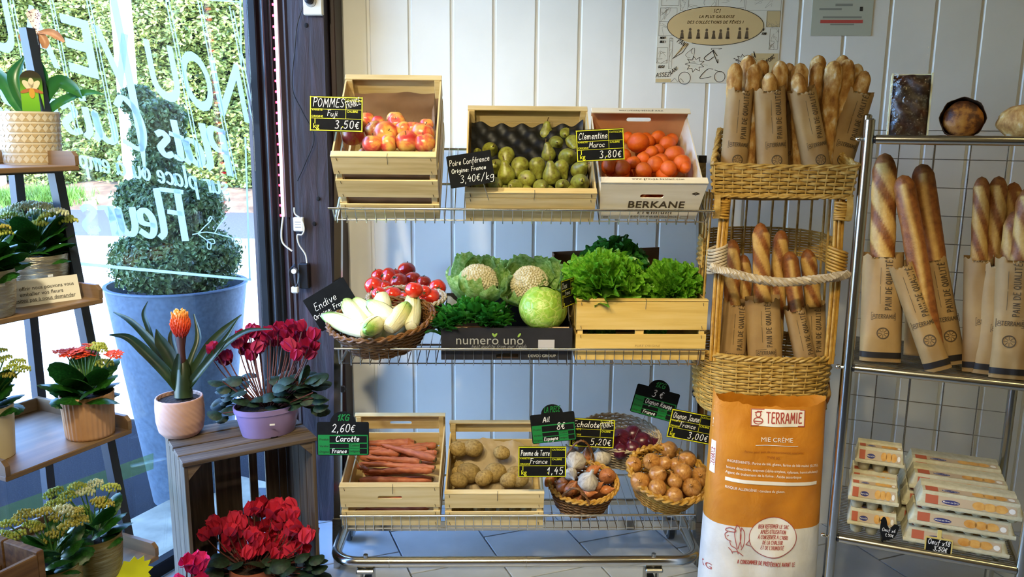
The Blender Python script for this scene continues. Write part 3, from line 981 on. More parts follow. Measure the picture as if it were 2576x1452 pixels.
# wire shelves
def shelf(z0, tilt, depth, rail_px, y0=0.03):
    """z0: height of the deck's front corner; the fence leans with the tilt"""
    M = T(0, y0, z0) @ RX(tilt)
    fh = 0.052
    rail = M @ Vector((0, 0, fh))
    x0, x1 = -0.012, RL + 0.012
    part('front_rail', tube([(x0, rail.y - 0.004, rail.z), (x1, rail.y - 0.004, rail.z)], 0.0042, 10), M_chrome, rack)
    bars = [xf(tube([(0.0, y, -0.004), (RL, y, -0.004)], r, 6), M) for y, r in ((0.012, 0.0025), (depth * 0.5, 0.0045), (depth, 0.0045))]
    part('deck_bar', join(*bars), M_chrome, rack)
    W = []
    n = 38
    for k in range(n + 1):
        x = 0.008 + (RL - 0.016) * k / n
        W.append(xf(tube([(x, depth, 0), (x, 0.016, 0.0), (x, 0.006, -0.006), (x, 0.0, -0.006), (x, -0.002, 0.0), (x, 0.0, fh)], 0.0016, 5), M))
    part('wire_grid', join(*W), M_chrome, rack, label='thin chrome wires of a shelf')
    for s, p in ((-1, pl0), (1, pr0)):
        x = 0.0 if s < 0 else RL
        e = M @ Vector((x, depth, 0))
        f = M @ Vector((x, 0.0, fh))
        part('shelf_bracket', join(tube([f, M @ Vector((x, 0.01, -0.004)), e], 0.003, 6), box(min(x, p.x) - 0.004, max(x, p.x) + 0.004, 0.235, 0.265, (M @ Vector((0, 0.22, 0))).z - 0.008, (M @ Vector((0, 0.22, 0))).z + 0.006)), M_steel, rack)
    return M
TILT1 = 34
zs1 = rk(1135, 558, 0.03).z
zs2 = rk(1135, 915, 0.03).z
zs3 = rk(1500, 1330, 0.03).z
SH1 = shelf(zs1, TILT1, 0.40, 512)
SH2 = shelf(zs2, 4, 0.40, 857)
SH3 = shelf(zs3, 2, 0.42, 1276)

# ------------------------------------------------------------------ crates
staple_m = flat('staple', '6d6250', 0.4, 0.8)
def staple(x, z, ang=0, L=0.011):
    return xf(tube([(-L / 2, 0, 0), (L / 2, 0, 0)], 0.0009, 4), T(x, -0.0008, z) @ RY(ang))
def slat_geo(w, z0, z1, t=0.005, bow=0.0):
    n = 8 if bow else 1
    def f(u, v):
        return (u * w, 0, z0 + v * (z1 - z0) + bow * math.sin(PI * u))
    V = []
    for k in range(n + 1):
        x = w * k / n
        for y in (0, t):
            for z in (z0, z1):
                V.append((x, y, z + bow * math.sin(PI * k / n)))
    Fc = []
    for k in range(n):
        a, b_ = k * 4, k * 4 + 4
        Fc += [(a, b_, b_ + 1, a + 1), (a + 2, a + 3, b_ + 3, b_ + 2), (a + 1, b_ + 1, b_ + 3, a + 3), (a, a + 2, b_ + 2, b_)]
    Fc += [(0, 1, 3, 2), (n * 4, n * 4 + 2, n * 4 + 3, n * 4 + 1)]
    return V, Fc
def wood_crate(name, label, M, w, d, h, front, back, sides, hb=None, strip=True, handle=None, hole_m=None, wood=None, cat='crate'):
    """slatted crate; origin front-bottom-left; front/back/sides lists of (z0, z1, bow); hb height of the back"""
    wd = wood or M_softwood
    hb = hb or h
    t = thing(name, label, cat, M)
    part('base', box(0.004, w - 0.004, 0.004, d - 0.004, 0, 0.005), wd, t, smooth=False)
    for x in (0.005, w - 0.023):
        for y, hh in ((0.0055, h), (d - 0.0235, hb)):
            part('corner_post', box(x, x + 0.018, y, y + 0.018, 0.005, hh - 0.004, 0.001), wd, t, smooth=False)
    def slat(nm, sl, wid, Mm, hl=None):
        for q in sl:
            z0, z1 = q[0], q[1]
            bow = q[2] if len(q) > 2 else 0.0
            if hl and z0 <= hl[1] <= z1:
                hx, hz, hw, hh_ = hl
                g = plate([(0, z0), (wid, z0), (wid, z1), (0, z1)], 0.005, [rrect(hx - hw / 2, hx + hw / 2, hz - hh_ / 2, hz + hh_ / 2, hh_ * 0.48)])
            else:
                g = slat_geo(wid, z0, z1, 0.005, bow)
            o = part(nm, g, wd, t, Mm, smooth=False)
            if nm == 'front_slat':
                st = []
                for x in (0.016, wid - 0.016):
                    for z in (z0 + 0.008, z1 - 0.008):
                        st.append(staple(x, z, 80))
                part('staples', join(*st), staple_m, o)
    slat('front_slat', front, w, T(0, 0, 0), handle)
    slat('back_slat', back, w, T(w, d, 0) @ RZ(180), handle if handle is None else (w / 2, hb - 0.04, handle[2], handle[3]))
    slat('side_slat', sides, d - 0.011, T(0.0, d - 0.0055, 0) @ RZ(-90))
    slat('side_slat', sides, d - 0.011, T(w, 0.0055, 0) @ RZ(90))
    if strip:
        part('top_strip', box(-0.001, w + 0.001, -0.001, 0.022, h - 0.004, h + 0.001, 0.001), wd, t, smooth=False)
        part('top_strip', box(-0.001, w + 0.001, d - 0.022, d + 0.001, hb - 0.004, hb + 0.001, 0.001), wd, t, smooth=False)
        part('wire_staple', tube([(w / 2 + 0.01, -0.002, h - 0.03), (w / 2 + 0.011, -0.002, h + 0.001), (w / 2 + 0.011, 0.010, h + 0.002)], 0.0008, 4), staple_m, t)
    return t
def place(pxl, pxr, py, y, tilt):
    """frame of a box on the rack from its front lower edge"""
    a = rk(pxl, py, y); b_ = rk(pxr, py, y)
    return MR @ T(a.x, y, a.z) @ RX(tilt), b_.x - a.x
def on_shelf(M, S):
    """drop a rack-frame box so that its lower front edge lies on deck S"""
    return M
# --- apples
Ma, wa = place(862, 1107, 549, 0.040, TILT1 + 6)
ha, da = 0.262, 0.39
wood_crate('apple_crate', 'tall three-slat wooden crate of apples on the top shelf', Ma, wa, da, ha,
           [(0.0, 0.062), (0.094, 0.164), (0.190, ha - 0.004)], [(0.0, 0.07), (0.09, 0.17), (0.185, ha - 0.002)], [(0.0, 0.066), (0.092, 0.166), (0.190, ha - 0.006)])
part('knot', xf(disc(0, 0, 0.008, 0.007, 14), T(0.072, -0.0006, 0.045)), flat('knot_wood', '5a3a1c', 0.7), bpy.data.objects['apple_crate'], smooth=False)
# --- pears
Mp, wp = place(1172, 1492, 556, 0.040, TILT1 + 5)
hp, dp = 0.125, 0.43
wood_crate('pear_crate', 'wide shallow wooden crate of pears on the top shelf', Mp, wp, dp, hp,
           [(0.0, 0.100), (0.103, hp - 0.002)], [(0.0, 0.06), (0.062, hp)], [(0.0, 0.058), (0.060, hp - 0.004)])
# --- clementines: printed white-wood box
Mc_, wc_ = place(1508, 1748, 551, 0.040, TILT1 + 4)
hc, dc = 0.155, 0.37
M_printed = noisy('printed_pale_board', [(0.3, 'd9cdb0'), (0.7, 'e6dcc4')], 6, (0.6, 5, 8), 0.55)
M_inside = noisy('raw_board_inside', [(0.3, 'b98257'), (0.7, 'cf9a6c')], 8, rough=0.7)
cb = thing('clementine_box', 'pale printed box of clementines lettered BERKANE Premium on the top shelf', 'crate', Mc_)
def flare(z): return 0.018 * z / hc
slot = rrect(wc_ / 2 - 0.037, wc_ / 2 + 0.037, hc * 0.64 - 0.008, hc * 0.64 + 0.008, 0.0075)
def trap(w, h, fl, holes=()):
    return plate([(0, 0), (w, 0), (w + fl, h), (-fl, h)], 0.004, holes)
part('front_panel', trap(wc_, hc, 0.012, [slot]), M_printed, cb, smooth=False)
slot2 = rrect(wc_ / 2 - 0.042, wc_ / 2 + 0.042, hc * 0.72 - 0.009, hc * 0.72 + 0.009, 0.0085)
part('back_panel', trap(wc_, hc, 0.012, [slot2]), M_inside, cb, T(0, dc, 0), smooth=False)
for s in (0, 1):
    x0 = 0 if s == 0 else wc_
    sg = -1 if s == 0 else 1
    V = [(x0, 0.004, 0), (x0, dc, 0), (x0 + sg * 0.010, dc, hc - 0.03), (x0 + sg * 0.010, 0.004, hc - 0.03)]
    V += [(x - sg * 0.004, y, z) for x, y, z in V]
    part('side_panel', (V, [(0, 1, 2, 3), (7, 6, 5, 4), (0, 4, 5, 1), (1, 5, 6, 2), (2, 6, 7, 3), (3, 7, 4, 0)]), M_printed, cb, smooth=False)
part('base', box(0.003, wc_ - 0.003, 0.003, dc, 0, 0.004), M_inside, cb, smooth=False)
for y in (-0.002, dc - 0.022):
    tsr = part('top_strip', box(-0.013, wc_ + 0.013, y, y + 0.026, hc - 0.002, hc + 0.003, 0.001), M_printed, cb, smooth=False)
    if y < 0:
        part('lettering', xf(print_text('www.groupe-kantari.com', 0.0125, space=1.25, bold=0.01), T(wc_ / 2 + 0.012, 0.010, hc + 0.0036) @ RX(-90)), M_ink, tsr, smooth=False)
    else:
        part('lettering', xf(print_text('www.groupe-kantari.com', 0.0115, space=1.25, bold=0.01), T(wc_ / 2, y + 0.013, hc + 0.0036) @ RZ(180) @ RX(-90)), M_ink, tsr, smooth=False)
M_prbrown = flat('brown_print', '43351f', 0.6)
part('lettering', xf(join(xf(print_text('BERKANE', 0.040, space=1.08, bold=0.022), T(wc_ * 0.56, 0, hc * 0.33)), xf(print_text('Premium', 0.027, space=1.15, bold=0.012), T(wc_ * 0.56, 0, hc * 0.155)),
     xf(print_text('LE GOÛT PAR EXCELLENCE', 0.0115, space=1.1, bold=0.004), T(wc_ * 0.55, 0, hc * 0.055)), xf(frame_line(-0.006, 0.006, -0.003, 0.003, 0.0012), T(wc_ * 0.06, 0, hc * 0.06)),
     ribbons([[(wc_ * 0.905, hc * 0.72), (wc_ * 0.94, hc * 0.755)], [(wc_ * 0.94, hc * 0.755), (wc_ * 0.975, hc * 0.72)], [(wc_ * 0.975, hc * 0.72), (wc_ * 0.94, hc * 0.685)], [(wc_ * 0.94, hc * 0.685), (wc_ * 0.905, hc * 0.72)], [(wc_ * 0.915, hc * 0.72), (wc_ * 0.965, hc * 0.72)]], 0.0028),
     frame_line(wc_ * 0.84, wc_ * 0.92, hc * 0.03, hc * 0.085, 0.0008)), T(0, -0.0007, 0)), M_prbrown, cb, smooth=False)

# --- lower-shelf crates
Mk_, wk_ = place(862, 1108, 1322, 0.042, 14)
hk, dk = 0.165, 0.38
wood_crate('carrot_crate', 'wooden crate of carrots with a hand slot in its front on the bottom shelf', Mk_, wk_, dk, hk,
           [(0.0, 0.060), (0.078, hk - 0.004)], [(0.0, 0.055), (0.062, 0.118), (0.138, hk + 0.038)], [(0.0, 0.06), (0.075, hk - 0.006)], hb=hk + 0.04, handle=(wk_ / 2, hk * 0.72, 0.082, 0.013))
Mo_, wo_ = place(1120, 1366, 1322, 0.042, 12)
ho, do = 0.133, 0.38
wood_crate('potato_crate', 'low wooden crate of potatoes lined with paper on the bottom shelf', Mo_, wo_, do, ho,
           [(0.0, 0.056), (0.073, ho - 0.003)], [(0.0, 0.055), (0.060, 0.10), (0.135, ho + 0.048)], [(0.0, 0.056), (0.072, ho - 0.004)], hb=ho + 0.05)
# --- middle shelf: lettuce crate, black carton, brown carton behind
Ml_, wl_ = place(1447, 1772, 905, 0.042, 3)
hl, dl = 0.205, 0.34
M_gold = noisy('golden_poplar', [(0.25, 'c09a48'), (0.5, 'd4b263'), (0.8, 'e0c381')], 5, (0.6, 6, 9), 0.6, bump=0.12, detail=6, vary=0.05)
wood_crate('lettuce_crate', 'two-slat wooden crate heaped with curly lettuce on the middle shelf', Ml_, wl_, dl, hl,
           [(0.0, 0.088), (0.104, hl - 0.006)], [(0.0, 0.09), (0.1, hl - 0.004)], [(0.0, 0.085), (0.1, hl - 0.006)], wood=M_gold)
part('centre_post', box(wl_ * 0.455, wl_ * 0.52, 0.0055, 0.014, 0.005, hl - 0.01), M_gold, bpy.data.objects['lettuce_crate'], smooth=False)
part('lettering', xf(print_text('PURE ORIGINE', 0.011, space=1.2, shear=0.2), T(wl_ * 0.55, -0.0008, 0.045)), flat('faded_print', '9a7f45', 0.7), bpy.data.objects['lettuce_crate'], smooth=False)
Mb_, wb_ = place(1110, 1438, 905, 0.042, 4)
hb_, db_ = 0.110, 0.36
M_blk = noisy('black_printed_card', [(0.3, '1b1a1b'), (0.7, '262425')], 20, rough=0.55)
M_kraft = noisy('brown_card', [(0.3, '5c3f28'), (0.7, '76553a')], 10, rough=0.8)
bb = thing('black_vegetable_box', 'black printed cardboard box of cabbages and salad on the middle shelf', 'box', Mb_)
part('front_panel', plate([(0, 0), (wb_, 0), (wb_, hb_), (0, hb_)], 0.004, [rrect(wb_ * 0.42, wb_ * 0.59, 0.006, 0.022, 0.004)]), M_blk, bb, smooth=False)
part('back_panel', box(0, wb_, db_ - 0.004, db_, 0, hb_ + 0.02), M_blk, bb, smooth=False)
part('side_panel', box(0, 0.004, 0.004, db_ - 0.004, 0, hb_), M_blk, bb, smooth=False)
part('side_panel', box(wb_ - 0.004, wb_, 0.004, db_ - 0.004, 0, hb_), M_blk, bb, smooth=False)
part('base', box(0.004, wb_ - 0.004, 0.004, db_ - 0.004, 0, 0.004), M_kraft, bb, smooth=False)
part('inner_flap', xf(box(0, 0.08, 0, 0.003, 0, 0.02), T(0.006, 0.006, hb_ - 0.02) @ RX(-25)), flat('pale_card_edge', 'b59a76', 0.8), bb, smooth=False)
part('inner_flap', xf(box(0, 0.07, 0, 0.003, 0, 0.02), T(wb_ - 0.08, 0.006, hb_ - 0.018) @ RX(-25)), flat('pale_card_edge', 'b59a76', 0.8), bb, smooth=False)
M_lime = flat('lime_print', '8fb04a', 0.6)
M_pgrey = flat('silver_print', 'a9a79c', 0.6)
part('lettering', xf(join(xf(print_text('numero uno', 0.044, space=1.02), T(wb_ * 0.37, 0, hb_ * 0.49)), xf(print_text('DEVOS GROUP', 0.0135, bold=0.02), T(wb_ * 0.77, 0, hb_ * 0.09)),
     xf(hand('best quality from our fields', 0.012, 0.0009, slant=0.35), T(wb_ * 0.44, 0, hb_ * 0.38))), T(0, -0.0008, 0)), M_pgrey, bb, smooth=False)
lf = [join(xf(disc(0, 0, 0.0035, 0.0085, 12), T(x, -0.0009, hb_ * 0.78) @ RY(s * 35))) for x, s in ((wb_ * 0.40, -1), (wb_ * 0.415, 1), (wb_ * 0.595, 1))]
part('leaf_print', join(*lf), M_lime, bb, smooth=False)
part('blank_label', xf(quad(wb_ * 0.74, wb_ * 0.865, hb_ * 0.36, hb_ * 0.64), T(0, -0.0009, 0)), flat('grey_label', 'b9b5b3', 0.7), bb, smooth=False)
# brown carton behind the lettuce
bl = rk(1392, 640, 0.36); br = rk(1668, 610, 0.36)
Mbr = MR @ T(bl.x, 0.345, (MR.inverted() @ (Ml_ @ Vector((0, 0.36, 0)))).z) 
hbr = bl.z - (MR.inverted() @ (Ml_ @ Vector((0, 0.36, 0)))).z
br_ = thing('brown_carton', 'open brown cardboard carton standing behind the lettuce', 'box', Mbr)
wbr = br.x - bl.x
part('back_panel', plate([(0, 0), (wbr, 0), (wbr, hbr + 0.02), (0, hbr)], 0.004), M_kraft, br_, T(0, 0.075, 0), smooth=False)
part('side_panel', box(0, 0.004, 0.0, 0.075, 0, hbr), M_kraft, br_, smooth=False)
part('side_panel', box(wbr - 0.004, wbr, 0.0, 0.075, 0, hbr - 0.05), M_kraft, br_, smooth=False)
part('base', box(0.004, wbr - 0.004, 0, 0.075, 0, 0.004), M_kraft, br_, smooth=False)
part('side_flap', ([(0, 0, 0.02), (0, 0, hbr - 0.03), (0.002, -0.17, hbr - 0.12), (0.002, -0.17, 0.02), (0.003, 0, 0.02), (0.003, 0, hbr - 0.03), (0.005, -0.17, hbr - 0.12), (0.005, -0.17, 0.02)],
     [(0, 1, 2, 3), (7, 6, 5, 4), (0, 4, 5, 1), (1, 5, 6, 2), (2, 6, 7, 3), (3, 7, 4, 0)]), M_kraft, br_, smooth=False)

# ================================================================== PRODUCE
def radial_mat(name, stops, freq=14, rough=0.4, dist=1.5, extra=None, bump=0.0, vary=0.06, coat=0.0):
    """skin with streaks running from pole to pole (angle round the object's z axis)"""
    if name in MATS: return MATS[name]
    b = NB(name)
    tc = b.n('TexCoord')
    sp = b.n('SeparateXYZ')
    b.l(tc.outputs['Object'], sp.inputs[0])
    at = b.n('Math', operation='ARCTAN2')
    b.l(sp.outputs[1], at.inputs[0]); b.l(sp.outputs[0], at.inputs[1])
    cb_ = b.n('CombineXYZ')
    sc = b.n('Math', operation='MULTIPLY'); sc.inputs[1].default_value = freq / 6.283
    b.l(at.outputs[0], sc.inputs[0]); b.l(sc.outputs[0], cb_.inputs[0])
    zz = b.n('Math', operation='MULTIPLY'); zz.inputs[1].default_value = 2.5
    b.l(sp.outputs[2], zz.inputs[0]); b.l(zz.outputs[0], cb_.inputs[1])
    oi = b.n('ObjectInfo'); rs = b.n('Math', operation='MULTIPLY'); rs.inputs[1].default_value = 50
    b.l(oi.outputs['Random'], rs.inputs[0]); b.l(rs.outputs[0], cb_.inputs[2])
    f = b.noise(cb_.outputs[0], 1.0, 4, dist=dist)
    col = b.ramp(f, stops)
    hs = b.n('HueSaturation'); mr = b.n('MapRange')
    mr.inputs['To Min'].default_value = 1 - vary; mr.inputs['To Max'].default_value = 1 + vary
    b.l(oi.outputs['Random'], mr.inputs[0]); b.l(mr.outputs[0], hs.inputs['Value']); b.l(col, hs.inputs['Color'])
    b.set(Base_Color=hs.outputs[0], Roughness=rough, Coat_Weight=coat)
    if bump: b.bump(f, bump, 0.003)
    MATS[name] = b.m
    return b.m
M_apple = noisy('apple_skin', [(0.30, 'b5332f'), (0.45, 'cb5745'), (0.56, 'dc9a4c'), (0.72, 'e2c262')], 0.8, rough=0.28, dist=0.4, vary=0.05, detail=3)
M_pear = noisy('pear_skin', [(0.28, '5e541d'), (0.45, '7d7a2c'), (0.6, '8f9438'), (0.8, '746024')], 2.2, rough=0.4, detail=8, vary=0.12)
M_clem = noisy('clementine_skin', [(0.3, 'cf520c'), (0.7, 'e56e12')], 1.5, rough=0.4, bump=0.25, bdist=0.02, bscale=22, vary=0.07)
M_tom = noisy('tomato_skin', [(0.3, 'bb2012'), (0.7, 'dc3c24')], 1.5, rough=0.14, vary=0.05, Coat_Weight=0.4)
M_carrot = noisy('carrot_skin', [(0.25, '8a4a2c'), (0.5, 'b86640'), (0.75, 'cd8760')], 40, (0.6, 2, 2), 0.6, bump=0.3, bdist=0.003, detail=6, vary=0.06)
M_potato = noisy('potato_skin', [(0.25, '6d5629'), (0.5, '9c8046'), (0.75, 'b89c5c')], 3.5, rough=0.75, bump=0.35, bdist=0.003, detail=8, vary=0.12)
M_onion = radial_mat('onion_skin', [(0.25, '8a5526'), (0.5, 'b9803f'), (0.75, 'cf9c58')], 20, 0.32, 0.8)
M_redon = radial_mat('red_onion_skin', [(0.25, '2c0a16'), (0.5, '4c1226'), (0.8, '6b2238')], 20, 0.28, 0.8)
M_shal = radial_mat('shallot_skin', [(0.25, '8f4c24'), (0.5, 'bd7240'), (0.8, 'd29560')], 18, 0.35, 0.8)
M_garlic = radial_mat('garlic_skin', [(0.3, '8f847a'), (0.5, 'b3aa9c'), (0.75, 'c8c1b3')], 24, 0.6, 0.6, bump=0.2)
M_stalk = flat('dry_stalk', '5c4524', 0.8)
M_calyx = flat('green_calyx', '28491c', 0.6)
M_root = flat('dry_roots', 'a98a5a', 0.9)

def apple_geo():
    prof = []
    for k in range(15):
        th = PI * k / 14
        r = math.sin(th) * (1.0 + 0.06 * math.cos(th))
        z = -math.cos(th) * 0.92
        if th > 2.2: z -= 0.30 * ((th - 2.2) / (PI - 2.2)) ** 2
        if th < 0.7: z += 0.16 * ((0.7 - th) / 0.7) ** 2
        prof.append((max(r, 0.002), z))
    return lathe(prof, 20, False, fn=lambda a, r, z: r * (1 + 0.02 * math.cos(5 * a) * (z < 0)))
ME_apple = mesh('apple', apple_geo(), M_apple)
ME_astalk = mesh('stalk', tube([(0, 0, 0.60), (0.03, 0, 0.78), (0.08, 0.02, 0.95)], [0.035, 0.03, 0.045], 6), M_stalk)
pear_prof = [(0.002, -1.0), (0.12, -0.97), (0.35, -0.97), (0.62, -0.86), (0.86, -0.6), (0.97, -0.25), (0.98, 0.0), (0.90, 0.32), (0.72, 0.66), (0.54, 0.98), (0.43, 1.25), (0.36, 1.45), (0.26, 1.58), (0.10, 1.63), (0.002, 1.63)]
ME_pear = [mesh('pear', xf(lathe(pear_prof, 20, False), Matrix(((1, 0, s, 0), (0, 1, 0, 0), (0, 0, 1, 0), (0, 0, 0, 1)))), M_pear) for s in (0.0, 0.08, -0.1)]
ME_pstalk = mesh('stalk', tube([(0, 0, 1.60), (0.05, 0, 1.85), (0.15, 0.03, 2.1)], [0.07, 0.05, 0.07], 6), M_stalk)
ME_peye = mesh('blossom_end', xf(ball(0.10, 0.10, 0.04, 8, 5), T(0, 0, -0.985)), M_stalk)
ME_clem = mesh('clementine', lathe([(max(0.002, math.sin(PI * k / 12)), -0.88 * math.cos(PI * k / 12) * (1 - 0.06 * (abs(math.cos(PI * k / 12)) > 0.93))) for k in range(13)], 20, False), M_clem)
ME_cnav = mesh('stem_end', xf(ball(0.07, 0.07, 0.03, 8, 5), T(0, 0, 0.80)), flat('pale_green_navel', '8a8a3a', 0.7))
ME_tom = mesh('tomato', lathe([(max(0.002, math.sin(PI * k / 14)), -0.88 * math.cos(PI * k / 14) - (0.10 if k == 14 else 0.05 if k == 13 else 0)) for k in range(15)], 24, False, fn=lambda a, r, z: r * (1 + 0.018 * math.cos(5 * a))), M_tom)
def calyx_geo():
    gs = [tube([(0, 0, 0.74), (0.02, 0, 0.86), (0.10, 0.02, 1.0)], 0.05, 6)]
    for k in range(5):
        a = 2 * PI * k / 5 + 0.2
        g = grid(2, 4, lambda u, v: ((0.05 + v * 0.42), (u - 0.5) * 0.14 * (1 - v * 0.9), 0.80 + 0.10 * math.sin(v * 3) - 0.03 * v))
        gs.append(xf(g, Matrix.Rotation(a, 4, 'Z')))
    return join(*gs)
ME_calyx = mesh('calyx', calyx_geo(), M_calyx)
onion_prof = [(0.02, -0.93), (0.25, -0.92), (0.55, -0.80), (0.85, -0.45), (0.99, 0.0), (0.93, 0.38), (0.72, 0.70), (0.42, 0.90), (0.20, 1.05), (0.13, 1.22), (0.15, 1.36), (0.05, 1.40)]
ME_onion = mesh('onion', lathe(onion_prof, 22, True, fn=lambda a, r, z: r * (1 + 0.015 * math.sin(3 * a + z * 2))), M_onion)
ME_redon = mesh('red_onion', lathe(onion_prof, 22, True), M_redon)
ME_oroot = mesh('root_tuft', join(*[tube([(0, 0, -0.92), (0.10 * math.cos(a), 0.10 * math.sin(a), -1.02), (0.18 * math.cos(a), 0.18 * math.sin(a), -1.05)], 0.02, 4) for a in [k * 0.8 for k in range(8)]]), M_root)
shal_prof = [(0.02, -1.35), (0.2, -1.3), (0.5, -1.05), (0.85, -0.5), (0.98, 0.0), (0.9, 0.5), (0.65, 0.95), (0.36, 1.3), (0.2, 1.6), (0.16, 1.85), (0.04, 1.92)]
ME_shal = mesh('shallot', lathe(shal_prof, 18, True, fn=lambda a, r, z: r * (1 + 0.05 * math.cos(2 * a))), M_shal)
gar_prof = [(0.03, -0.72), (0.30, -0.76), (0.62, -0.70), (0.92, -0.40), (1.0, -0.05), (0.90, 0.32), (0.62, 0.62), (0.34, 0.82), (0.2, 1.0), (0.16, 1.2), (0.14, 1.42), (0.03, 1.45)]
ME_garlic = mesh('garlic', lathe(gar_prof, 30, True, fn=lambda a, r, z: r * (1 - 0.09 * abs(math.cos(4.5 * a)) * (r > 0.3) + 0.03)), M_garlic)
ME_groot = mesh('root_plate', xf(lathe([(0.24, -0.78), (0.16, -0.82), (0.01, -0.80)], 12, False), Matrix()), M_root)

SMALL = []
def aim(axis, roll=0.0):
    """rotation taking +z to axis"""
    q = Vector(axis).normalized().to_track_quat('Z', 'Y').to_matrix().to_4x4()
    return q @ Matrix.Rotation(roll, 4, 'Z')
def fruit(name, me, p, r, rot, label, cat, group, kids=()):
    o = put(name, me, T(*p) @ rot @ SC(r), None, label, cat, group)
    for nm, m2 in kids: put(nm, m2, None, o)
    return o
def cropper(ox, oy, k): return lambda x, y: (ox + x * k, oy + y * k)
def pile_at(M, px, py, z0, slope=0.0):
    """point of box frame M on the heap surface z = z0 - slope * y seen at a pixel"""
    n = (M.to_3x3() @ Vector((0, slope, 1))).normalized()
    return at_plane(px, py, M @ Vector((0, 0, z0)), n)
def keep(M, p, w, d, m):
    l = M.inverted() @ p
    l.x = min(max(l.x, m), w - m); l.y = min(max(l.y, m), d - m)
    return M @ l
def px_r(p, rp): return rp * (p - EYE).dot(FWD) / FPX
camdir = lambda p: (EYE - p).normalized()
rg = random.Random(11)
def rand_axis(z=0.6): return Vector((rg.gauss(0, 0.7), rg.gauss(0, 0.7), z + rg.gauss(0, 0.4)))

# ---- apples
cp = cropper(760, 140, 560 / 1768)
LBL = 'red and yellow apple heaped in the tall three-slat crate'
for i, (x, y, r, ax) in enumerate(((400, 632, 82, (0, -.2, 1)), (510, 505, 62, (0, 0, 1)), (610, 545, 62, (1, 0, .4)), (572, 590, 74, (-.5, -.4, .8)), (664, 618, 92, (.55, -.75, .35)), (738, 500, 62, (0, 0, 1)),
        (752, 530, 66, (0, -.8, .5)), (806, 590, 66, (.2, -.3, -1)), (880, 580, 64, (0, 0, 1)), (958, 615, 88, (.3, 0, 1)), (1005, 545, 52, (0, 0, 1)), (832, 680, 86, (0, -.6, .9)), (1000, 690, 78, (-.2, -.2, 1)), (560, 700, 78, (0, 0, 1)), (440, 560, 64, (0, 0, 1)), (690, 700, 70, (1, 0, 0)))):
    px, py = cp(x, y)
    p = keep(Ma, pile_at(Ma, px, py, ha - 0.012, 0.12), wa, da - 0.03, 0.04)
    fruit('apple', ME_apple, p, px_r(p, r * 560 / 1768) * 1.10, aim(ax, rg.uniform(0, 6)), LBL, 'apple', 'apples in the tall crate', [('stalk', ME_astalk)])
for x, y in ((0.06, 0.06), (0.14, 0.05), (0.22, 0.07), (0.08, 0.15), (0.17, 0.14), (0.25, 0.15), (0.05, 0.25), (0.14, 0.24), (0.23, 0.24), (0.10, 0.33), (0.2, 0.33)):
    for z in (0.036, 0.104):
        if z > 0.05 and y > 0.2: continue
        fruit('apple', ME_apple, Ma @ Vector((x + z * 0.1, y + z * .06, z)), 0.033, aim(rand_axis(), 1), LBL, 'apple', 'apples in the tall crate', [('stalk', ME_astalk)])
M_kpaper = noisy('thin_brown_paper', [(0.3, '7d5f43'), (0.7, '9d7d5d')], 6, rough=0.55, bump=0.3, bdist=0.01, bscale=14)
def sheet(fn, nu=24, nv=16): return grid(nu, nv, fn)
def paper_a(u, v):
    return (0.022 + u * (wa - 0.03), da - 0.016 - 0.012 * (0.5 + noise.noise(Vector((u * 3, v * 3, 2)))) - 0.05 * (1 - v) ** 2, 0.03 + v * (ha - 0.085) + 0.012 * noise.noise(Vector((u * 4, 0, 7))))
pp = put('paper_liner', mesh('paper_liner', sheet(paper_a), M_kpaper), Ma, None, 'thin brown paper lining the back of the apple crate', 'paper')
def paper_b(u, v):
    return (wa - 0.012 - 0.01 * abs(math.sin(v * 5 + u * 3)) - 0.02 * (1 - v), 0.04 + u * (da - 0.08), 0.10 + v * (ha - 0.07 - 0.10 + 0.05 * u) + 0.02 * noise.noise(Vector((u * 4, v * 2, 3))))
put('side_fold', mesh('side_fold', sheet(paper_b, 16, 10), M_kpaper), None, pp)

def paper_f(u, v):
    return (0.026 + u * (wa - 0.052), 0.013 + 0.004 * noise.noise(Vector((u * 5, v * 4, 6))), 0.01 + v * 0.185)
put('front_fold', mesh('front_fold', sheet(paper_f, 16, 10), M_kpaper), None, pp)

# ---- pears
cp = cropper(1100, 220, 700 / 2576)
LBL = 'green and russet pear in the wide shallow crate'
ri = Vector(RIGHT)
for i, (x, y, r, dx, dz, t_) in enumerate(((1005, 440, 78, .1, 1, 0), (1182, 440, 76, 0, -.2, 1.5), (1100, 520, 74, .1, 0, 1), (1255, 520, 80, .2, -.5, 1), (1030, 620, 70, -.25, 1, 0), (1205, 650, 88, .2, .1, 1.2),
        (490, 580, 76, .3, .2, 1), (640, 635, 80, .1, -.8, .7), (545, 740, 80, 0, .2, 1), (640, 815, 88, -.15, 1, .2), (765, 728, 86, -.35, -1, .5), (925, 730, 80, .25, -1, .4), (1058, 820, 88, -.12, 1, 0),
        (1150, 745, 74, .45, -1, .2), (830, 855, 88, .2, -.2, -1.5), (1315, 765, 80, .5, .4, .8), (1320, 890, 92, .1, .1, 1), (528, 905, 82, .4, 0, 1), (720, 925, 78, -.3, .1, 1), (960, 925, 78, .3, .1, 1), (1160, 915, 72, 0, .2, 1), (375, 920, 64, .2, 0, 1), (352, 600, 40, 0, .3, 1))):
    px, py = cp(x, y)
    p = keep(Mp, pile_at(Mp, px, py, hp - 0.018, 0.18), wp, dp, 0.034)
    ax = ri * dx + Vector((0, 0, 1)) * dz + Vector((0, -1, 0.1)) * (t_ if t_ else 0.15)
    fruit('pear', ME_pear[i % 3], p, px_r(p, r * 700 / 2576), aim(ax, rg.uniform(0, 6)), LBL, 'pear', 'pears in the shallow crate', [('stalk', ME_pstalk), ('blossom_end', ME_peye)])
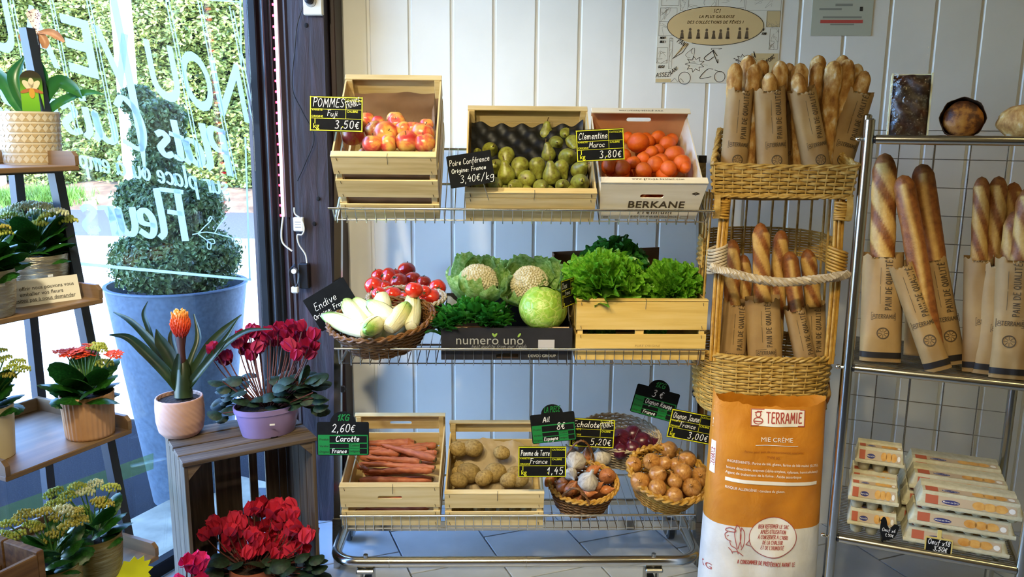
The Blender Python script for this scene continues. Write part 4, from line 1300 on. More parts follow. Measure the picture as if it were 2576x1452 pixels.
# black moulded fruit tray behind them
def ftray(u, v):
    x, y = 0.012 + u * (wp - 0.024), 0.05 + v * (dp - 0.075)
    z = 0.050 + 0.009 * math.cos(u * 2 * PI * 5.5) * math.cos(v * 2 * PI * 4.5) + max(0, v - 0.8) * 0.06 + (0.02 * (abs(u - 0.5) * 2) ** 6)
    return (x, y, z)
put('fruit_tray', mesh('fruit_tray', grid(60, 44, ftray), flat('black_moulded_tray', '0e0f11', 0.5)), Mp, None, 'black moulded plastic cup tray under the pears', 'tray')
for x in (0.05, 0.12, 0.19, 0.26, 0.33):
    fruit('pear', ME_pear[0], Mp @ Vector((x, 0.05, 0.075)), 0.028, aim((0.3, 1, 0.1), x * 40), LBL, 'pear', 'pears in the shallow crate', [('stalk', ME_pstalk)])

# ---- clementines
LBL = 'bright orange clementine piled in the printed pale box'
for x, y, r in ((1462, 385, 54), (1860, 510, 105), (1912, 395, 72), (2138, 382, 74), (2040, 455, 72), (2130, 525, 78), (1965, 500, 56), (2195, 622, 96), (1762, 445, 58), (1985, 600, 64), (2050, 580, 58), (1905, 662, 68), (1812, 697, 70),
                (2070, 690, 80), (2020, 712, 80), (2140, 752, 78), (2265, 705, 84), (2312, 742, 58), (1910, 765, 78), (1712, 748, 78), (1570, 730, 82), (1640, 700, 72), (1735, 640, 56)):
    px, py = cp(x, y)
    p = keep(Mc_, pile_at(Mc_, px, py, hc - 0.018, 0.22), wc_, dc, 0.032)
    fruit('clementine', ME_clem, p, px_r(p, r * 700 / 2576), aim(rand_axis(0.3), rg.uniform(0, 6)), LBL, 'clementine', 'clementines in the printed box', [('stem_end', ME_cnav)])
for x, y in ((0.05, 0.05), (0.11, 0.04), (0.17, 0.05), (0.23, 0.05), (0.07, 0.12), (0.14, 0.12), (0.21, 0.12), (0.06, 0.20), (0.13, 0.20), (0.2, 0.20), (0.25, 0.2), (0.1, 0.27), (0.18, 0.27)):
    for z in ((0.032, 0.088) if y < 0.15 else (0.032,)):
        fruit('clementine', ME_clem, Mc_ @ Vector((x, y, z)), 0.029, aim(rand_axis(), 0), LBL, 'clementine', 'clementines in the printed box', [('stem_end', ME_cnav)])

# ---- carrots
cp = cropper(780, 940, 540 / 1531)
LBL = 'earthy orange carrot lying in the slotted wooden crate'
def carrot_geo(seed):
    rr = random.Random(seed)
    pts, rad = [], []
    for k in range(15):
        t = k / 14
        pts.append((t, 0.02 * math.sin(t * 4 + seed), 0.02 * math.cos(t * 3 + seed)))
        r = 0.5 * (0.9 + 0.1 * math.sin(k * 2.3 + seed)) * (1 - 0.62 * t) * min(1, 0.55 + k * 0.25)
        rad.append(max(0.03, r) if k < 14 else 0.02)
    return pts, rad
def carrot(p0, p1, r, grp='carrots in the slotted crate'):
    """thick end p0, tip p1"""
    L = (p1 - p0).length
    pts, rad = carrot_geo(rg.randint(1, 99))
    g = tube([(x * L, y * L * 0.5, z * L * 0.5) for x, y, z in pts], [q * 2 * r for q in rad], 12)
    M = T(*p0) @ (p1 - p0).to_track_quat('X', 'Z').to_matrix().to_4x4()
    o = put('carrot', mesh('carrot', g, M_carrot), M, None, LBL, 'carrot', grp)
    put('crown', mesh('crown', tube([(-0.003, 0, 0), (0.004, 0, 0)], [r * 0.35, r * 0.55], 8), flat('carrot_crown', '5d4a2a', 0.9)), None, o)
for x0, y0, x1, y1, r, dz in ((755, 470, 330, 475, 40, 0), (880, 472, 690, 462, 26, -.01), (905, 515, 640, 520, 27, -.005), (835, 540, 480, 545, 32, -.006), (910, 615, 500, 500, 34, .012), (640, 572, 400, 560, 33, -.01), (530, 545, 330, 530, 26, -.015),
                           (790, 632, 400, 600, 28, .012), (330, 585, 560, 650, 34, .0), (900, 668, 330, 640, 26, .004), (912, 566, 780, 556, 24, -.012), (280, 655, 420, 690, 26, 0), (880, 690, 520, 690, 28, -.005)):
    a = pile_at(Mk_, *cp(x0, y0), hk - 0.040 + dz, 0.10); b_ = pile_at(Mk_, *cp(x1, y1), hk - 0.040 + dz, 0.10)
    for q in (a, b_):                              # keep within the crate
        l = Mk_.inverted() @ q
        l.x = min(max(l.x, 0.03), wk_ - 0.028); l.y = min(max(l.y, 0.035), dk - 0.03)
        q[:] = Mk_ @ l
    carrot(a, b_, px_r(a, r * 540 / 1531) * 1.15)
for k in range(6):
    y = 0.04 + k * 0.055
    for z in ((0.025, 0.068) if k < 4 else (0.025, 0.06)):
        a, b_ = Vector((0.04, y, z)), Vector((wk_ - 0.04, y + 0.01, z))
        if (k + int(z * 100)) % 2: a, b_ = b_, a
        carrot(Mk_ @ a, Mk_ @ b_, 0.018)

# ---- potatoes
LBL = 'yellow potato lying in the paper-lined wooden crate'
def potato_me(seed):
    return mesh('potato', ball(1.25, 1, 0.92, 18, 12, lambda d: 1 + 0.07 * noise.noise(d * 1.3 + Vector((seed, 0, 0))) + 0.02 * noise.noise(d * 4 + Vector((seed, 3, 0)))), M_potato)
ME_pots = [potato_me(s) for s in (1, 5, 9)]
ME_eye = mesh('eye', join(*[xf(ball(0.05, 0.03, 0.02, 6, 4), Matrix.Rotation(a, 4, 'Z') @ RY(b_) @ T(0, 0, 0.96)) for a, b_ in ((0, 30), (2, 50), (4, 10))]), flat('potato_eye', '5e4a2a', 0.9))
for i, (x, y, r) in enumerate(((1018, 538, 60), (1160, 532, 68), (1366, 565, 54), (1070, 662, 42), (1130, 708, 78), (1318, 705, 74), (992, 702, 38), (988, 765, 40), (1460, 715, 60), (1240, 745, 60), (1420, 760, 60), (1060, 760, 60), (1500, 760, 55))):
    p = keep(Mo_, pile_at(Mo_, *cp(x, y), ho - 0.045 + (0.022 if i < 3 else 0.0), -0.05 if i < 3 else 0.0), wo_, do, 0.036)
    fruit('potato', ME_pots[i % 3], p, px_r(p, r * 540 / 1531) * 0.92, aim(Vector((rg.uniform(-.3, .3), -0.8, 0.7)), rg.uniform(-.5, .5)), LBL, 'potato', 'potatoes in the lined crate', [('eye', ME_eye)])
for k in range(7):
    for y, z in ((0.04, 0.034), (0.10, 0.034)):
        fruit('potato', ME_pots[k % 3], Mo_ @ Vector((0.036 + k * 0.040, y + 0.004 * (k % 2), z)), 0.023, aim(rand_axis(), k), LBL, 'potato', 'potatoes in the lined crate', [('eye', ME_eye)])
def paper_p(u, v):
    y = 0.10 + v * (do - 0.125)
    z = 0.03 + 0.045 * v + 0.045 * max(0, v - 0.62) * 2.2 + 0.022 * noise.noise(Vector((u * 4, v * 5, 1))) + 0.010 * noise.noise(Vector((u * 11, v * 12, 4))) - 0.03 * v * (u > 0.75) * (u - 0.75) * 4
    return (0.026 + u * (wo_ - 0.052), y, z)
put('crumpled_paper', mesh('crumpled_paper', sheet(paper_p, 40, 30), noisy('buff_paper', [(0.3, '9f8a67'), (0.7, 'bda985')], 10, rough=0.75, bump=0.4, bscale=30), True, None), Mo_, None, 'crumpled buff paper lining the potato crate', 'paper')

# ================================================================== WICKER
def wick(name, a, b_, c):
    return noisy(name, [(0.25, a), (0.5, b_), (0.8, c)], 40, (1, 1, 1), 0.5, bump=0.2, detail=5)
M_wb = wick('brown_willow', '4c2e16', '70481f', '8d6230')
M_wh = wick('honey_willow', '8f6420', 'b98a35', 'd2a953')
M_ww = wick('pale_willow', '8d7a5c', 'b3a184', 'cabba0')
M_wy = wick('straw_willow', '94702c', 'b8944a', 'd0b270')
def round_basket(name, label, M, rx, ry, h, taper, mat_, rows=13, stakes=27, rim=0.008, group=None, rim_m=None, flare_p=1.0):
    """woven bowl: origin at the centre of its floor, rim at z = h"""
    t = thing(name, label, 'basket', M, group)
    def rad(z): return taper + (1 - taper) * (z / h) ** flare_p
    N = stakes * 3
    W = []
    pit = h / rows
    for r_ in range(rows):
        z = pit * (r_ + 0.5)
        s = rad(z)
        pts = []
        for k in range(N):
            a = 2 * PI * k / N
            off = 0.0036 * math.cos(stakes * a / 2 * 1.0 + PI * r_)
            pts.append(((rx * s + off) * math.cos(a), (ry * s + off) * math.sin(a), z))
        W.append(tube(pts, pit * 0.46, 5, closed=True))
    part('weave', join(*W), mat_, t, kind='stuff')
    S = []
    for k in range(stakes):
        a = 2 * PI * k / stakes
        S.append(tube([((rx * rad(h * j / 4) - 0.001) * math.cos(a), (ry * rad(h * j / 4) - 0.001) * math.sin(a), h * j / 4) for j in range(5)], 0.0024, 5))
    part('stakes', join(*S), mat_, t, kind='stuff')
    part('floor_weave', xf(lathe([(taper, 0.0), (taper * 0.98, 0.006), (taper * 0.5, 0.005), (0.01, 0.005)], 40, True), SC(rx, ry, 1)), mat_, t)
    for j in range(3):                      # braided rim
        pts = []
        n = 120
        for k in range(n):
            a = 2 * PI * k / n
            ph = a * 11 + j * 2 * PI / 3
            pts.append(((rx + rim * 0.75 * math.cos(ph)) * math.cos(a), (ry + rim * 0.75 * math.cos(ph)) * math.sin(a), h + rim * 0.6 * math.sin(ph * 2)))
        part('rim_strand', tube(pts, rim * 0.55, 6, closed=True), rim_m or mat_, t)
    return t
def heap_at(M, h, px, py, rx, bulge):
    z = h
    for _ in range(4):
        l = loc_at(M, px, py, z, 2)
        q = min(1.0, (l.x ** 2 + l.y ** 2) / rx ** 2)
        z = h + bulge * (1 - q)
    return M @ loc_at(M, px, py, z, 2)

# ---- endive basket
def basket_frame(px, py, y, h, yaw=0, tx=0, ty=0):
    """frame whose rim centre (0,0,h) shows at the pixel, at rack depth y"""
    c = rk(px, py, y)
    Rm = RZ(yaw) @ RX(tx) @ RY(ty)
    o = c - (Rm @ Vector((0, 0, h)))
    return MR @ T(*o) @ Rm
He = 0.105
Me = basket_frame(958, 802, 0.10, He, 6, 20, -7)
round_basket('endive_basket', 'oval brown wicker basket of white endives on the middle shelf', Me, 0.175, 0.125, He, 0.66, M_wb, 13, 31, 0.008)
Ht = 0.115
Mt = basket_frame(1022, 748, 0.285, Ht, 0, 8, 0)
round_basket('tomato_basket', 'round brown wicker basket heaped with tomatoes behind the endives', Mt, 0.135, 0.115, Ht, 0.72, M_wb, 14, 27, 0.008, rim_m=M_ww)
cp = cropper(780, 480, 460 / 1590)
LBL = 'shiny red tomato heaped in the round basket behind the endives'
for i, (x, y, r, ax) in enumerate(((840, 690, 78, (0, .3, 1)), (682, 742, 74, (-.8, -.7, .2)), (592, 735, 62, (-.5, 0, 1)), (556, 830, 82, (.1, -.9, -.2)), (772, 795, 80, (-.5, -.6, .8)), (895, 770, 74, (0, .3, 1)), (905, 862, 80, (.1, .2, 1)), (720, 905, 80, (0, .3, 1)), (988, 795, 64, (0, 0, 1)), (1108, 845, 76, (.3, -.9, .1)),
                               (1048, 925, 80, (-.2, -.5, .9)), (745, 725, 52, (0, 0, 1)), (600, 900, 66, (0, -.8, .4)), (830, 930, 56, (0, 0, 1)), (1000, 880, 56, (0, -1, 0)), (650, 830, 56, (0, 0, 1)))):
    p = heap_at(Mt, Ht, *cp(x, y), 0.135, 0.075)
    fruit('tomato', ME_tom, p, px_r(p, r * 460 / 1590), aim(ax, rg.uniform(0, 6)), LBL, 'tomato', 'tomatoes in the round basket', [('calyx', ME_calyx)])
for k in range(7):
    a = k * 2 * PI / 7
    for rr, z in ((0.066, 0.036), (0.072, 0.088)):
        fruit('tomato', ME_tom, Mt @ Vector((rr * math.cos(a + z * 9), rr * 0.85 * math.sin(a + z * 9), z)), 0.027, aim(rand_axis(), k), LBL, 'tomato', 'tomatoes in the round basket', [('calyx', ME_calyx)])
# endives
b = NB('endive_leaf')
tc = b.n('TexCoord'); sp = b.n('SeparateXYZ'); b.l(tc.outputs['Object'], sp.inputs[0])
f1 = b.noise(b.coord((6, 6, 1.2)), 4, 5)
ad = b.n('Math', operation='MULTIPLY_ADD'); ad.inputs[1].default_value = 0.28; b.l(f1, ad.inputs[0]); b.l(sp.outputs[2], ad.inputs[2])
col = b.ramp(ad.outputs[0], [(0.0, 'd9d3b4'), (0.45, 'eae4b6'), (0.72, 'e2df96'), (0.95, 'b5cc62'), (1.0, '86b04a')])
b.set(Base_Color=col, Roughness=0.35, Subsurface_Weight=0.08)
b.bump(f1, 0.25, 0.02)
M_endive = b.m
end_prof = [(0.10, 0.0), (0.16, 0.02), (0.215, 0.12), (0.25, 0.28), (0.262, 0.42), (0.25, 0.58), (0.21, 0.74), (0.15, 0.87), (0.08, 0.96), (0.015, 1.0)]
ME_end = mesh('endive', lathe(end_prof, 24, True, fn=lambda a, r, z: r * (1 + 0.05 * abs(math.sin(a * 1.5 + z * 1.4)) - 0.02)), M_endive)
def endive_leaf(ph, w):
    def fn(u, v):
        a = ph + (u - 0.5) * w * (1 - 0.55 * v ** 3)
        z = 0.03 + v * 0.93
        r = 0
        for (r0, z0), (r1, z1) in zip(end_prof, end_prof[1:]):
            if z0 <= z <= z1: r = r0 + (r1 - r0) * (z - z0) / (z1 - z0)
        r = r * 1.03 + 0.010 + 0.02 * v ** 4
        return (r * math.cos(a), r * math.sin(a), z)
    return grid(10, 14, fn)
ME_eleaf = [mesh('outer_leaf', endive_leaf(k * 2.1, 1.9), M_endive, True, None) for k in range(3)]
LBL = 'pale green-tipped endive lying in the oval wicker basket'
for x0, y0, x1, y1, dz in ((490, 1235, 105, 1080, .016), (475, 1200, 290, 940, .03), (565, 1120, 375, 945, .012), (745, 1140, 495, 965, .035), (680, 1215, 835, 1010, .030), (880, 1195, 895, 880, .022), (640, 1060, 615, 880, -.004), (640, 1170, 520, 1195, .030)):
    tip = heap_at(Me, He, *cp(x1, y1), 0.17, 0.03 + dz); base = heap_at(Me, He, *cp(x0, y0), 0.17, 0.01 + dz)
    if (x0, y0) == (640, 1170):
        tip = tip + camdir(tip) * 0.03; base = tip - camdir(tip) * 0.10 + Vector((0.03, 0, 0.02))
    L = (tip - base).length
    k = max(0.135, L)
    o = put('endive', ME_end, T(*base) @ aim(tip - base, rg.uniform(0, 6)) @ SC(0.112, 0.112, k) , None, LBL, 'endive', 'endives in the oval basket')
    for m2 in ME_eleaf: put('outer_leaf', m2, None, o)
for k in range(4):
    put('endive', ME_end, Me @ T(-0.06 + 0.035 * k, -0.055 + 0.02 * (k % 2), 0.034) @ aim((0.15, 1, 0.05)) @ SC(0.10, 0.10, 0.12), None, LBL, 'endive', 'endives in the oval basket')

# ---- bottom shelf baskets
cp = cropper(1280, 940, 560 / 1588)
Hr = 0.11
Mr_ = basket_frame(1562, 1088, 0.34, Hr, 0, 16, 6)
round_basket('red_onion_basket', 'pale grey wicker basket of red onions at the back of the bottom shelf', Mr_, 0.150, 0.115, Hr, 0.7, M_ww, 15, 31, 0.006)
LBL = 'dark purple red onion in the pale grey basket'
for x, y, r in ((800, 470, 78), (885, 435, 66), (955, 490, 74), (795, 555, 60), (880, 540, 70), (720, 500, 66), (640, 470, 66), (1010, 500, 50)):
    p = heap_at(Mr_, Hr - 0.03, *cp(x, y), 0.14, 0.03)
    fruit('red_onion', ME_redon, p, px_r(p, r * 560 / 1588), aim(rand_axis(), 0), LBL, 'onion', 'red onions in the pale basket', [('root_tuft', ME_oroot)])
for k in range(6):
    fruit('red_onion', ME_redon, Mr_ @ Vector((0.065 * math.cos(k * 1.05), 0.05 * math.sin(k * 1.05), 0.034)), 0.027, aim(rand_axis(), 0), LBL, 'onion', 'red onions in the pale basket', [('root_tuft', ME_oroot)])
Hy = 0.105
My = basket_frame(1683, 1192, 0.135, Hy, -4, 22, 9)
round_basket('onion_basket', 'round honey-coloured wicker basket of yellow onions on the bottom shelf', My, 0.142, 0.128, Hy, 0.70, M_wh, 13, 29, 0.011)
LBL = 'golden yellow onion in the honey-coloured basket'
for i, (x, y, r) in enumerate(((1148, 545, 62), (1275, 612, 64), (890, 652, 60), (1020, 632, 66), (1115, 642, 52), (1190, 652, 54), (935, 772, 70), (1060, 722, 66), (1240, 707, 68), (1372, 742, 76), (1185, 772, 55), (1060, 818, 66), (1305, 815, 70), (1182, 870, 62))):
    p = heap_at(My, Hy - 0.012, *cp(x, y), 0.14, 0.045)
    ax = rand_axis(0.5) if i % 3 else camdir(p) + rand_axis(0) * 0.4
    fruit('onion', ME_onion, p, px_r(p, r * 560 / 1588), aim(ax, 0), LBL, 'onion', 'yellow onions in the honey basket', [('root_tuft', ME_oroot)])
for k in range(7):
    fruit('onion', ME_onion, My @ Vector((0.068 * math.cos(k * 0.9), 0.06 * math.sin(k * 0.9), 0.034)), 0.027, aim(rand_axis(), 0), LBL, 'onion', 'yellow onions in the honey basket', [('root_tuft', ME_oroot)])
Hg = 0.10
Mg = basket_frame(1467, 1212, 0.13, Hg, 3, 18, 0)
gb = round_basket('garlic_basket', 'handled dark wicker basket of garlic and shallots on the bottom shelf', Mg, 0.120, 0.105, Hg, 0.74, M_wb, 12, 27, 0.008, rim_m=M_wh)
for s in (0, 1):
    pts, pts2 = [], []
    for k in range(17):
        t_ = k / 16
        a = PI * t_
        if s == 0: base = Vector((-0.055 + 0.11 * t_, 0.100 - 0.004 * math.sin(a), Hg + 0.105 * math.sin(a) ** 0.7))
        else: base = Vector((-0.085 + 0.09 * t_, -0.075 - 0.035 * t_, Hg + 0.055 * math.sin(a) ** 0.8))
        ph = t_ * 30
        pts.append(base + Vector((0.002 * math.cos(ph), 0.003 * math.sin(ph), 0))); pts2.append(base - Vector((0.002 * math.cos(ph), 0.003 * math.sin(ph), 0)))
    hd_ = part('handle', tube(pts, 0.0032, 6), M_wb, gb)
    part('handle_strand', tube(pts2, 0.0032, 6), M_wb, hd_)
cp = cropper(1320, 1000, 280 / 1355)
LBL = 'white garlic bulb in the handled dark basket'
for x, y, r, ax in ((640, 595, 100, (-.3, .2, 1)), (622, 785, 128, (-.2, -.9, -.2)), (562, 935, 84, (.3, -.8, -.2)), (772, 1022, 130, (.3, -.3, 1)), (935, 735, 122, (-.25, .1, 1)), (540, 650, 66, (-.5, 0, 1))):
    p = heap_at(Mg, Hg, *cp(x, y), 0.12, 0.055)
    fruit('garlic', ME_garlic, p, px_r(p, r * 280 / 1355), aim(ax, rg.uniform(0, 6)), LBL, 'garlic', 'garlic bulbs in the handled basket', [('root_plate', ME_groot)])
LBL = 'coppery shallot in the handled dark basket'
for x, y, r, ax in ((762, 720, 66, (-.1, .2, 1)), (820, 890, 66, (1, 0, .55)), (1005, 960, 104, (.1, -.9, .5)), (545, 1130, 76, (.6, 0, .8)), (765, 1160, 66, (1, -.2, .1)), (985, 1130, 62, (1, -.2, .3)), (880, 1085, 52, (.7, 0, .5)), (440, 1105, 62, (.4, -.4, .6)), (460, 1030, 60, (1, 0, .3)), (300, 1020, 62, (.5, 0, .8)), (420, 900, 60, (0, 0, 1)), (700, 1080, 50, (1, .2, 0))):
    p = heap_at(Mg, Hg - 0.012, *cp(x, y), 0.12, 0.035)
    fruit('shallot', ME_shal, p, px_r(p, r * 280 / 1355), aim(ri * ax[0] + Vector((0, ax[1], ax[2])), 0), LBL, 'shallot', 'shallots in the handled basket', [('root_tuft', ME_oroot)])
for k in range(6):
    fruit('shallot', ME_shal, Mg @ Vector((0.055 * math.cos(k * 1.05), 0.05 * math.sin(k * 1.05), 0.034)), 0.022, aim(rand_axis(0), 0), LBL, 'shallot', 'shallots in the handled basket', [('root_tuft', ME_oroot)])

# ================================================================== LEAFY VEGETABLES (middle shelf)
def ruffle_leaf(L, W, amp, freq, nu=18, nv=10, seed=0, cup=0.25, stem=0.18):
    """frilly fan leaf lying along +z, outer face towards -y"""
    def fn(u, v):
        s = (u - 0.5) * 2
        ang = s * 1.15
        r = L * v * (1 + 0.05 * math.sin(freq * 1.3 * s + seed) * v ** 3)
        e = v ** 2.6
        a = amp * e
        y = cup * L * v * v * 0.5 + a * math.sin(freq * s * 1.6 + seed) + 0.55 * a * math.sin(freq * 3.1 * s + 2.3 * seed)
        z0 = 0.30 * L
        return (math.sin(ang) * r * 0.62 * W / 0.8, y, z0 * v + math.cos(ang) * r * 0.70 + 0.25 * a * math.sin(freq * 2.2 * s + 1.1 * seed))
    return grid(nu, nv, fn)
M_let = leafy('curly_lettuce', [(0.3, '3d7a14'), (0.5, '69a824'), (0.75, '97c84a')], 14, 0.35, 0.35)
M_letd = leafy('dark_lettuce', [(0.3, '1b4f1a'), (0.55, '33752a'), (0.8, '5b9a4a')], 30, 0.3, 0.35)
ME_let = [mesh('leaf', ruffle_leaf(1.0, 0.80, 0.10, 9, 44, 9, s), M_let, True, None) for s in (0, 1.7, 3.1)]
ME_letd = [mesh('leaf', ruffle_leaf(1.0, 0.80, 0.10, 10, 44, 9, s), M_letd, True, None) for s in (0.6, 2.2)]
def leaf_head(name, label, cat, c, rx, rz, mes, n, rr, up=0.15, group=None):
    t = thing(name, label, cat, T(*c), group)
    for i in range(n):
        k = (i + 0.5) / n
        phi = i * 2.39996
        zc = 1 - k * (1 + up) * 0.98
        th = math.acos(max(-1, min(1, zc)))
        d = Vector((math.sin(th) * math.cos(phi), math.sin(th) * math.sin(phi), math.cos(th)))
        d = (d + Vector((rr.gauss(0, .12), rr.gauss(0, .12), rr.gauss(0, .12)))).normalized()
        L = math.sqrt((rx * d.x) ** 2 + (rx * d.y) ** 2 + (rz * d.z) ** 2) * rr.uniform(0.88, 1.12)
        q = d.to_track_quat('Z', 'Y').to_matrix().to_4x4() @ Matrix.Rotation(rr.uniform(0, 6.28), 4, 'Z')
        put('leaf', rr.choice(mes), q @ SC(L * 0.95, L * 0.95, L), t)
    part('heart', ball(rx * 0.55, rx * 0.55, rz * 0.55, 14, 10), mes[0].materials[0], t)
    return t
rr = random.Random(5)
def in_crate(M, px, py, y): return M @ loc_at(M, px, py, y, 1)
leaf_head('lettuce', 'wide light green curly lettuce filling the wooden crate beside the small leaning price tag', 'lettuce', in_crate(Ml_, 1520, 735, 0.12), 0.150, 0.135, ME_let, 84, rr, up=-0.12)
leaf_head('lettuce', 'light green curly lettuce at the wicker-stand end of the wooden crate', 'lettuce', in_crate(Ml_, 1690, 745, 0.12), 0.100, 0.125, ME_let, 64, rr, up=-0.12)
leaf_head('lettuce', 'dark green curly lettuce on top at the back of the wooden crate', 'lettuce', in_crate(Ml_, 1540, 690, 0.23), 0.130, 0.125, ME_letd, 60, rr, up=-0.1)
for x, y, z, r in ((0.09, 0.05, 0.085, 0.05), (0.27, 0.045, 0.085, 0.05)):
    leaf_head('lettuce', 'small green lettuce showing through the gap between the front slats', 'lettuce', Ml_ @ Vector((x, y + 0.02, z)), r, r * 0.8, ME_let, 16, rr, group='lettuces behind the slats')

# cauliflowers
M_curd = noisy('cauliflower_curd', [(0.3, 'b3a77f'), (0.7, 'cdc3a2')], 60, rough=0.7, bump=0.5, bdist=0.003)
M_cleaf = leafy('cauliflower_leaf', [(0.3, '5f8a3a'), (0.5, '8db35f'), (0.72, 'b9cf92'), (0.9, 'd9e2be')], 14, 0.3, 0.45)
def cup_leaf(L, W, ruff, seed, cup=0.5):
    def fn(u, v):
        s = (u - 0.5) * 2
        w = W * (0.35 + 0.65 * math.sin(min(1, v * 1.1) * PI * 0.62)) * (1 - 0.35 * max(0, v - 0.7) / 0.3)
        y = cup * L * (s * s * 0.35 - math.sin(v * PI * 0.75) * 0.32) + ruff * max(abs(s), v) ** 4 * math.sin(9 * s + 11 * v + seed) - 0.012 * L * math.exp(-(s * 9) ** 2) * (1 - v)
        z = L * v + ruff * 0.5 * v ** 4 * math.cos(13 * s + seed)
        return (s * w * 0.5, y, z)
    return grid(16, 14, fn)
ME_cl = [mesh('leaf', cup_leaf(1, 0.85, 0.045, s), M_cleaf, True, None) for s in (0, 1.3, 2.9)]
def cauliflower(label, c, r, face, hidden=0.0):
    M = T(*c) @ aim(face)
    t = thing('cauliflower', label, 'cauliflower', M)
    r_ = random.Random(int(c.x * 1000))
    gs = [ball(r * 0.74, r * 0.74, r * 0.66, 20, 12)]
    for i in range(300):
        k = (i + 0.5) / 300
        th = math.acos(1 - k * 0.92); ph = i * 2.39996
        d = Vector((math.sin(th) * math.cos(ph), math.sin(th) * math.sin(ph), math.cos(th)))
        s = r * r_.uniform(0.05, 0.085)
        gs.append(xf(ball(s, s, s, 8, 6), T(d.x * r * 0.74, d.y * r * 0.74, d.z * r * 0.66)))
    part('curd', join(*gs), M_curd, t, kind='stuff')
    for i in range(13):
        a = i * 2 * PI / 6.5 + r_.uniform(-.2, .2)
        inner = i < 6
        Rm = Matrix.Rotation(a, 4, 'Z') @ T(0, r * (0.50 if inner else 0.55), -r * (0.72 if inner else 0.80)) @ RX((4 if inner else -22) + r_.uniform(-8, 8))
        k = r * (1.15 if inner else 1.6) * r_.uniform(0.9, 1.1)
        put('leaf', r_.choice(ME_cl), Rm @ RZ(180) @ SC(k), t)
cauliflower('cauliflower half hidden in its leaves behind the lamb lettuce', in_crate(Mb_, 1203, 712, 0.21), 0.090, Vector((0.15, -0.30, 1)))
cauliflower('cauliflower with its white curd bared, beside the brown carton', in_crate(Mb_, 1332, 716, 0.20), 0.086, Vector((-0.15, -0.85, 0.9)))
# savoy cabbage
b = NB('cabbage_leaf')
tc = b.n('TexCoord')
vo = b.n('TexVoronoi', feature='DISTANCE_TO_EDGE'); vo.inputs['Scale'].default_value = 2.4
nz = b.n('TexNoise'); nz.inputs['Scale'].default_value = 3.0
mxv = b.n('VectorMath', operation='MULTIPLY_ADD'); mxv.inputs[1].default_value = (0.5, 0.5, 0.5)
b.l(tc.outputs['Object'], nz.inputs['Vector']); b.l(nz.outputs['Color'], mxv.inputs[0]); b.l(tc.outputs['Object'], mxv.inputs[2]); b.l(mxv.outputs[0], vo.inputs['Vector'])
col = b.ramp(vo.outputs[0], [(0.0, 'b9c66c'), (0.03, 'a3b84e'), (0.09, '8db03a'), (0.4, '86ab36')])
b.set(Base_Color=col, Roughness=0.4)
b.bump(vo.outputs[0], 0.18, 0.04)
M_cab = b.m
cc = in_crate(Mb_, 1366, 776, 0.075)
t = thing('savoy_cabbage', 'round yellow-green cabbage with pale veins in the black box', 'cabbage', T(*cc) @ RZ(20) @ RX(15) @ SC(0.078))
part('head', ball(1, 1, 0.92, 32, 20, lambda d: 1 + 0.02 * noise.noise(d * 3)), M_cab, t)
def shell(a0, a1, z0, z1, r, seed):
    def fn(u, v):
        a = a0 + (a1 - a0) * u
        th = z0 + (z1 - z0) * v
        e = max(abs(u - 0.5) * 2, v) ** 8
        rr_ = r + 0.025 * e + 0.012 * e * math.sin(22 * u + 9 * v + seed)
        return (rr_ * math.sin(th) * math.cos(a), rr_ * math.sin(th) * math.sin(a), rr_ * 0.92 * math.cos(th))
    return grid(22, 14, fn)
for a0, a1, z0, z1, r in ((-3.0, 0.2, 2.6, 0.45, 1.02), (0.0, 2.8, 2.6, 0.35, 1.03), (-1.5, 1.3, 2.7, 0.9, 1.05), (2.2, 4.9, 2.6, 0.25, 1.04)):
    part('wrapper_leaf', shell(a0, a1, z0, z1, r, a0), M_cab, t, angle=None)
# lamb's lettuce: uncountable small spoon leaves
def spoon(p, d, up_, L, W):
    side = d.cross(up_).normalized()
    n = side.cross(d).normalized()
    V = []
    for v, w in ((0, .12), (0.35, .3), (0.65, .95), (0.85, .9), (1, .25)):
        for s in (-1, 0, 1):
            V.append(p + d * L * v + side * s * W * 0.5 * w + n * (-(v - 0.6) ** 2 * L * 0.5 - 0.10 * L * (s == 0)))
    return V, [(j * 3 + i, j * 3 + i + 1, j * 3 + i + 4, j * 3 + i + 3) for j in range(4) for i in range(2)]
M_mache = leafy('lambs_lettuce_leaf', [(0.3, '1d5a1a'), (0.55, '2f7a26'), (0.8, '5aa03c')], 22, 0.25, 0.3)
gs = []
for k in range(62):
    lx, ly = rr.uniform(0.012, 0.20), rr.uniform(0.02, 0.13)
    if k > 54: lx, ly = rr.uniform(-0.005, 0.02), rr.uniform(0.015, 0.09)
    c = Mb_ @ Vector((lx, ly, hb_ - 0.016 + 0.03 * math.sin(lx / 0.21 * PI) + ly * 0.12))
    for i in range(11):
        d = Vector((rr.gauss(0, 0.8), rr.gauss(-0.25, 0.8), rr.uniform(0.25, 1.1))).normalized()
        gs.append(spoon(c, d, Vector((0, 0, 1.0)) + d * 0.01 + Vector((0.01, 0.3, 0)), rr.uniform(0.035, 0.062), rr.uniform(0.016, 0.026)))
c0 = Mb_ @ Vector((0.115, 0.06, hb_ + 0.01))
for dd in ((0.05, -0.4, 1), (-0.2, -0.3, 0.9)):
    gs.append(spoon(c0, Vector(dd).normalized(), Vector((0, 1, 0.3)), 0.075, 0.036))
put('lambs_lettuce', mesh('lambs_lettuce', join(*gs), M_mache, True, None), None, None, 'dark green lamb lettuce heaped at the front of the black box', 'salad', kind='stuff')
gs = []
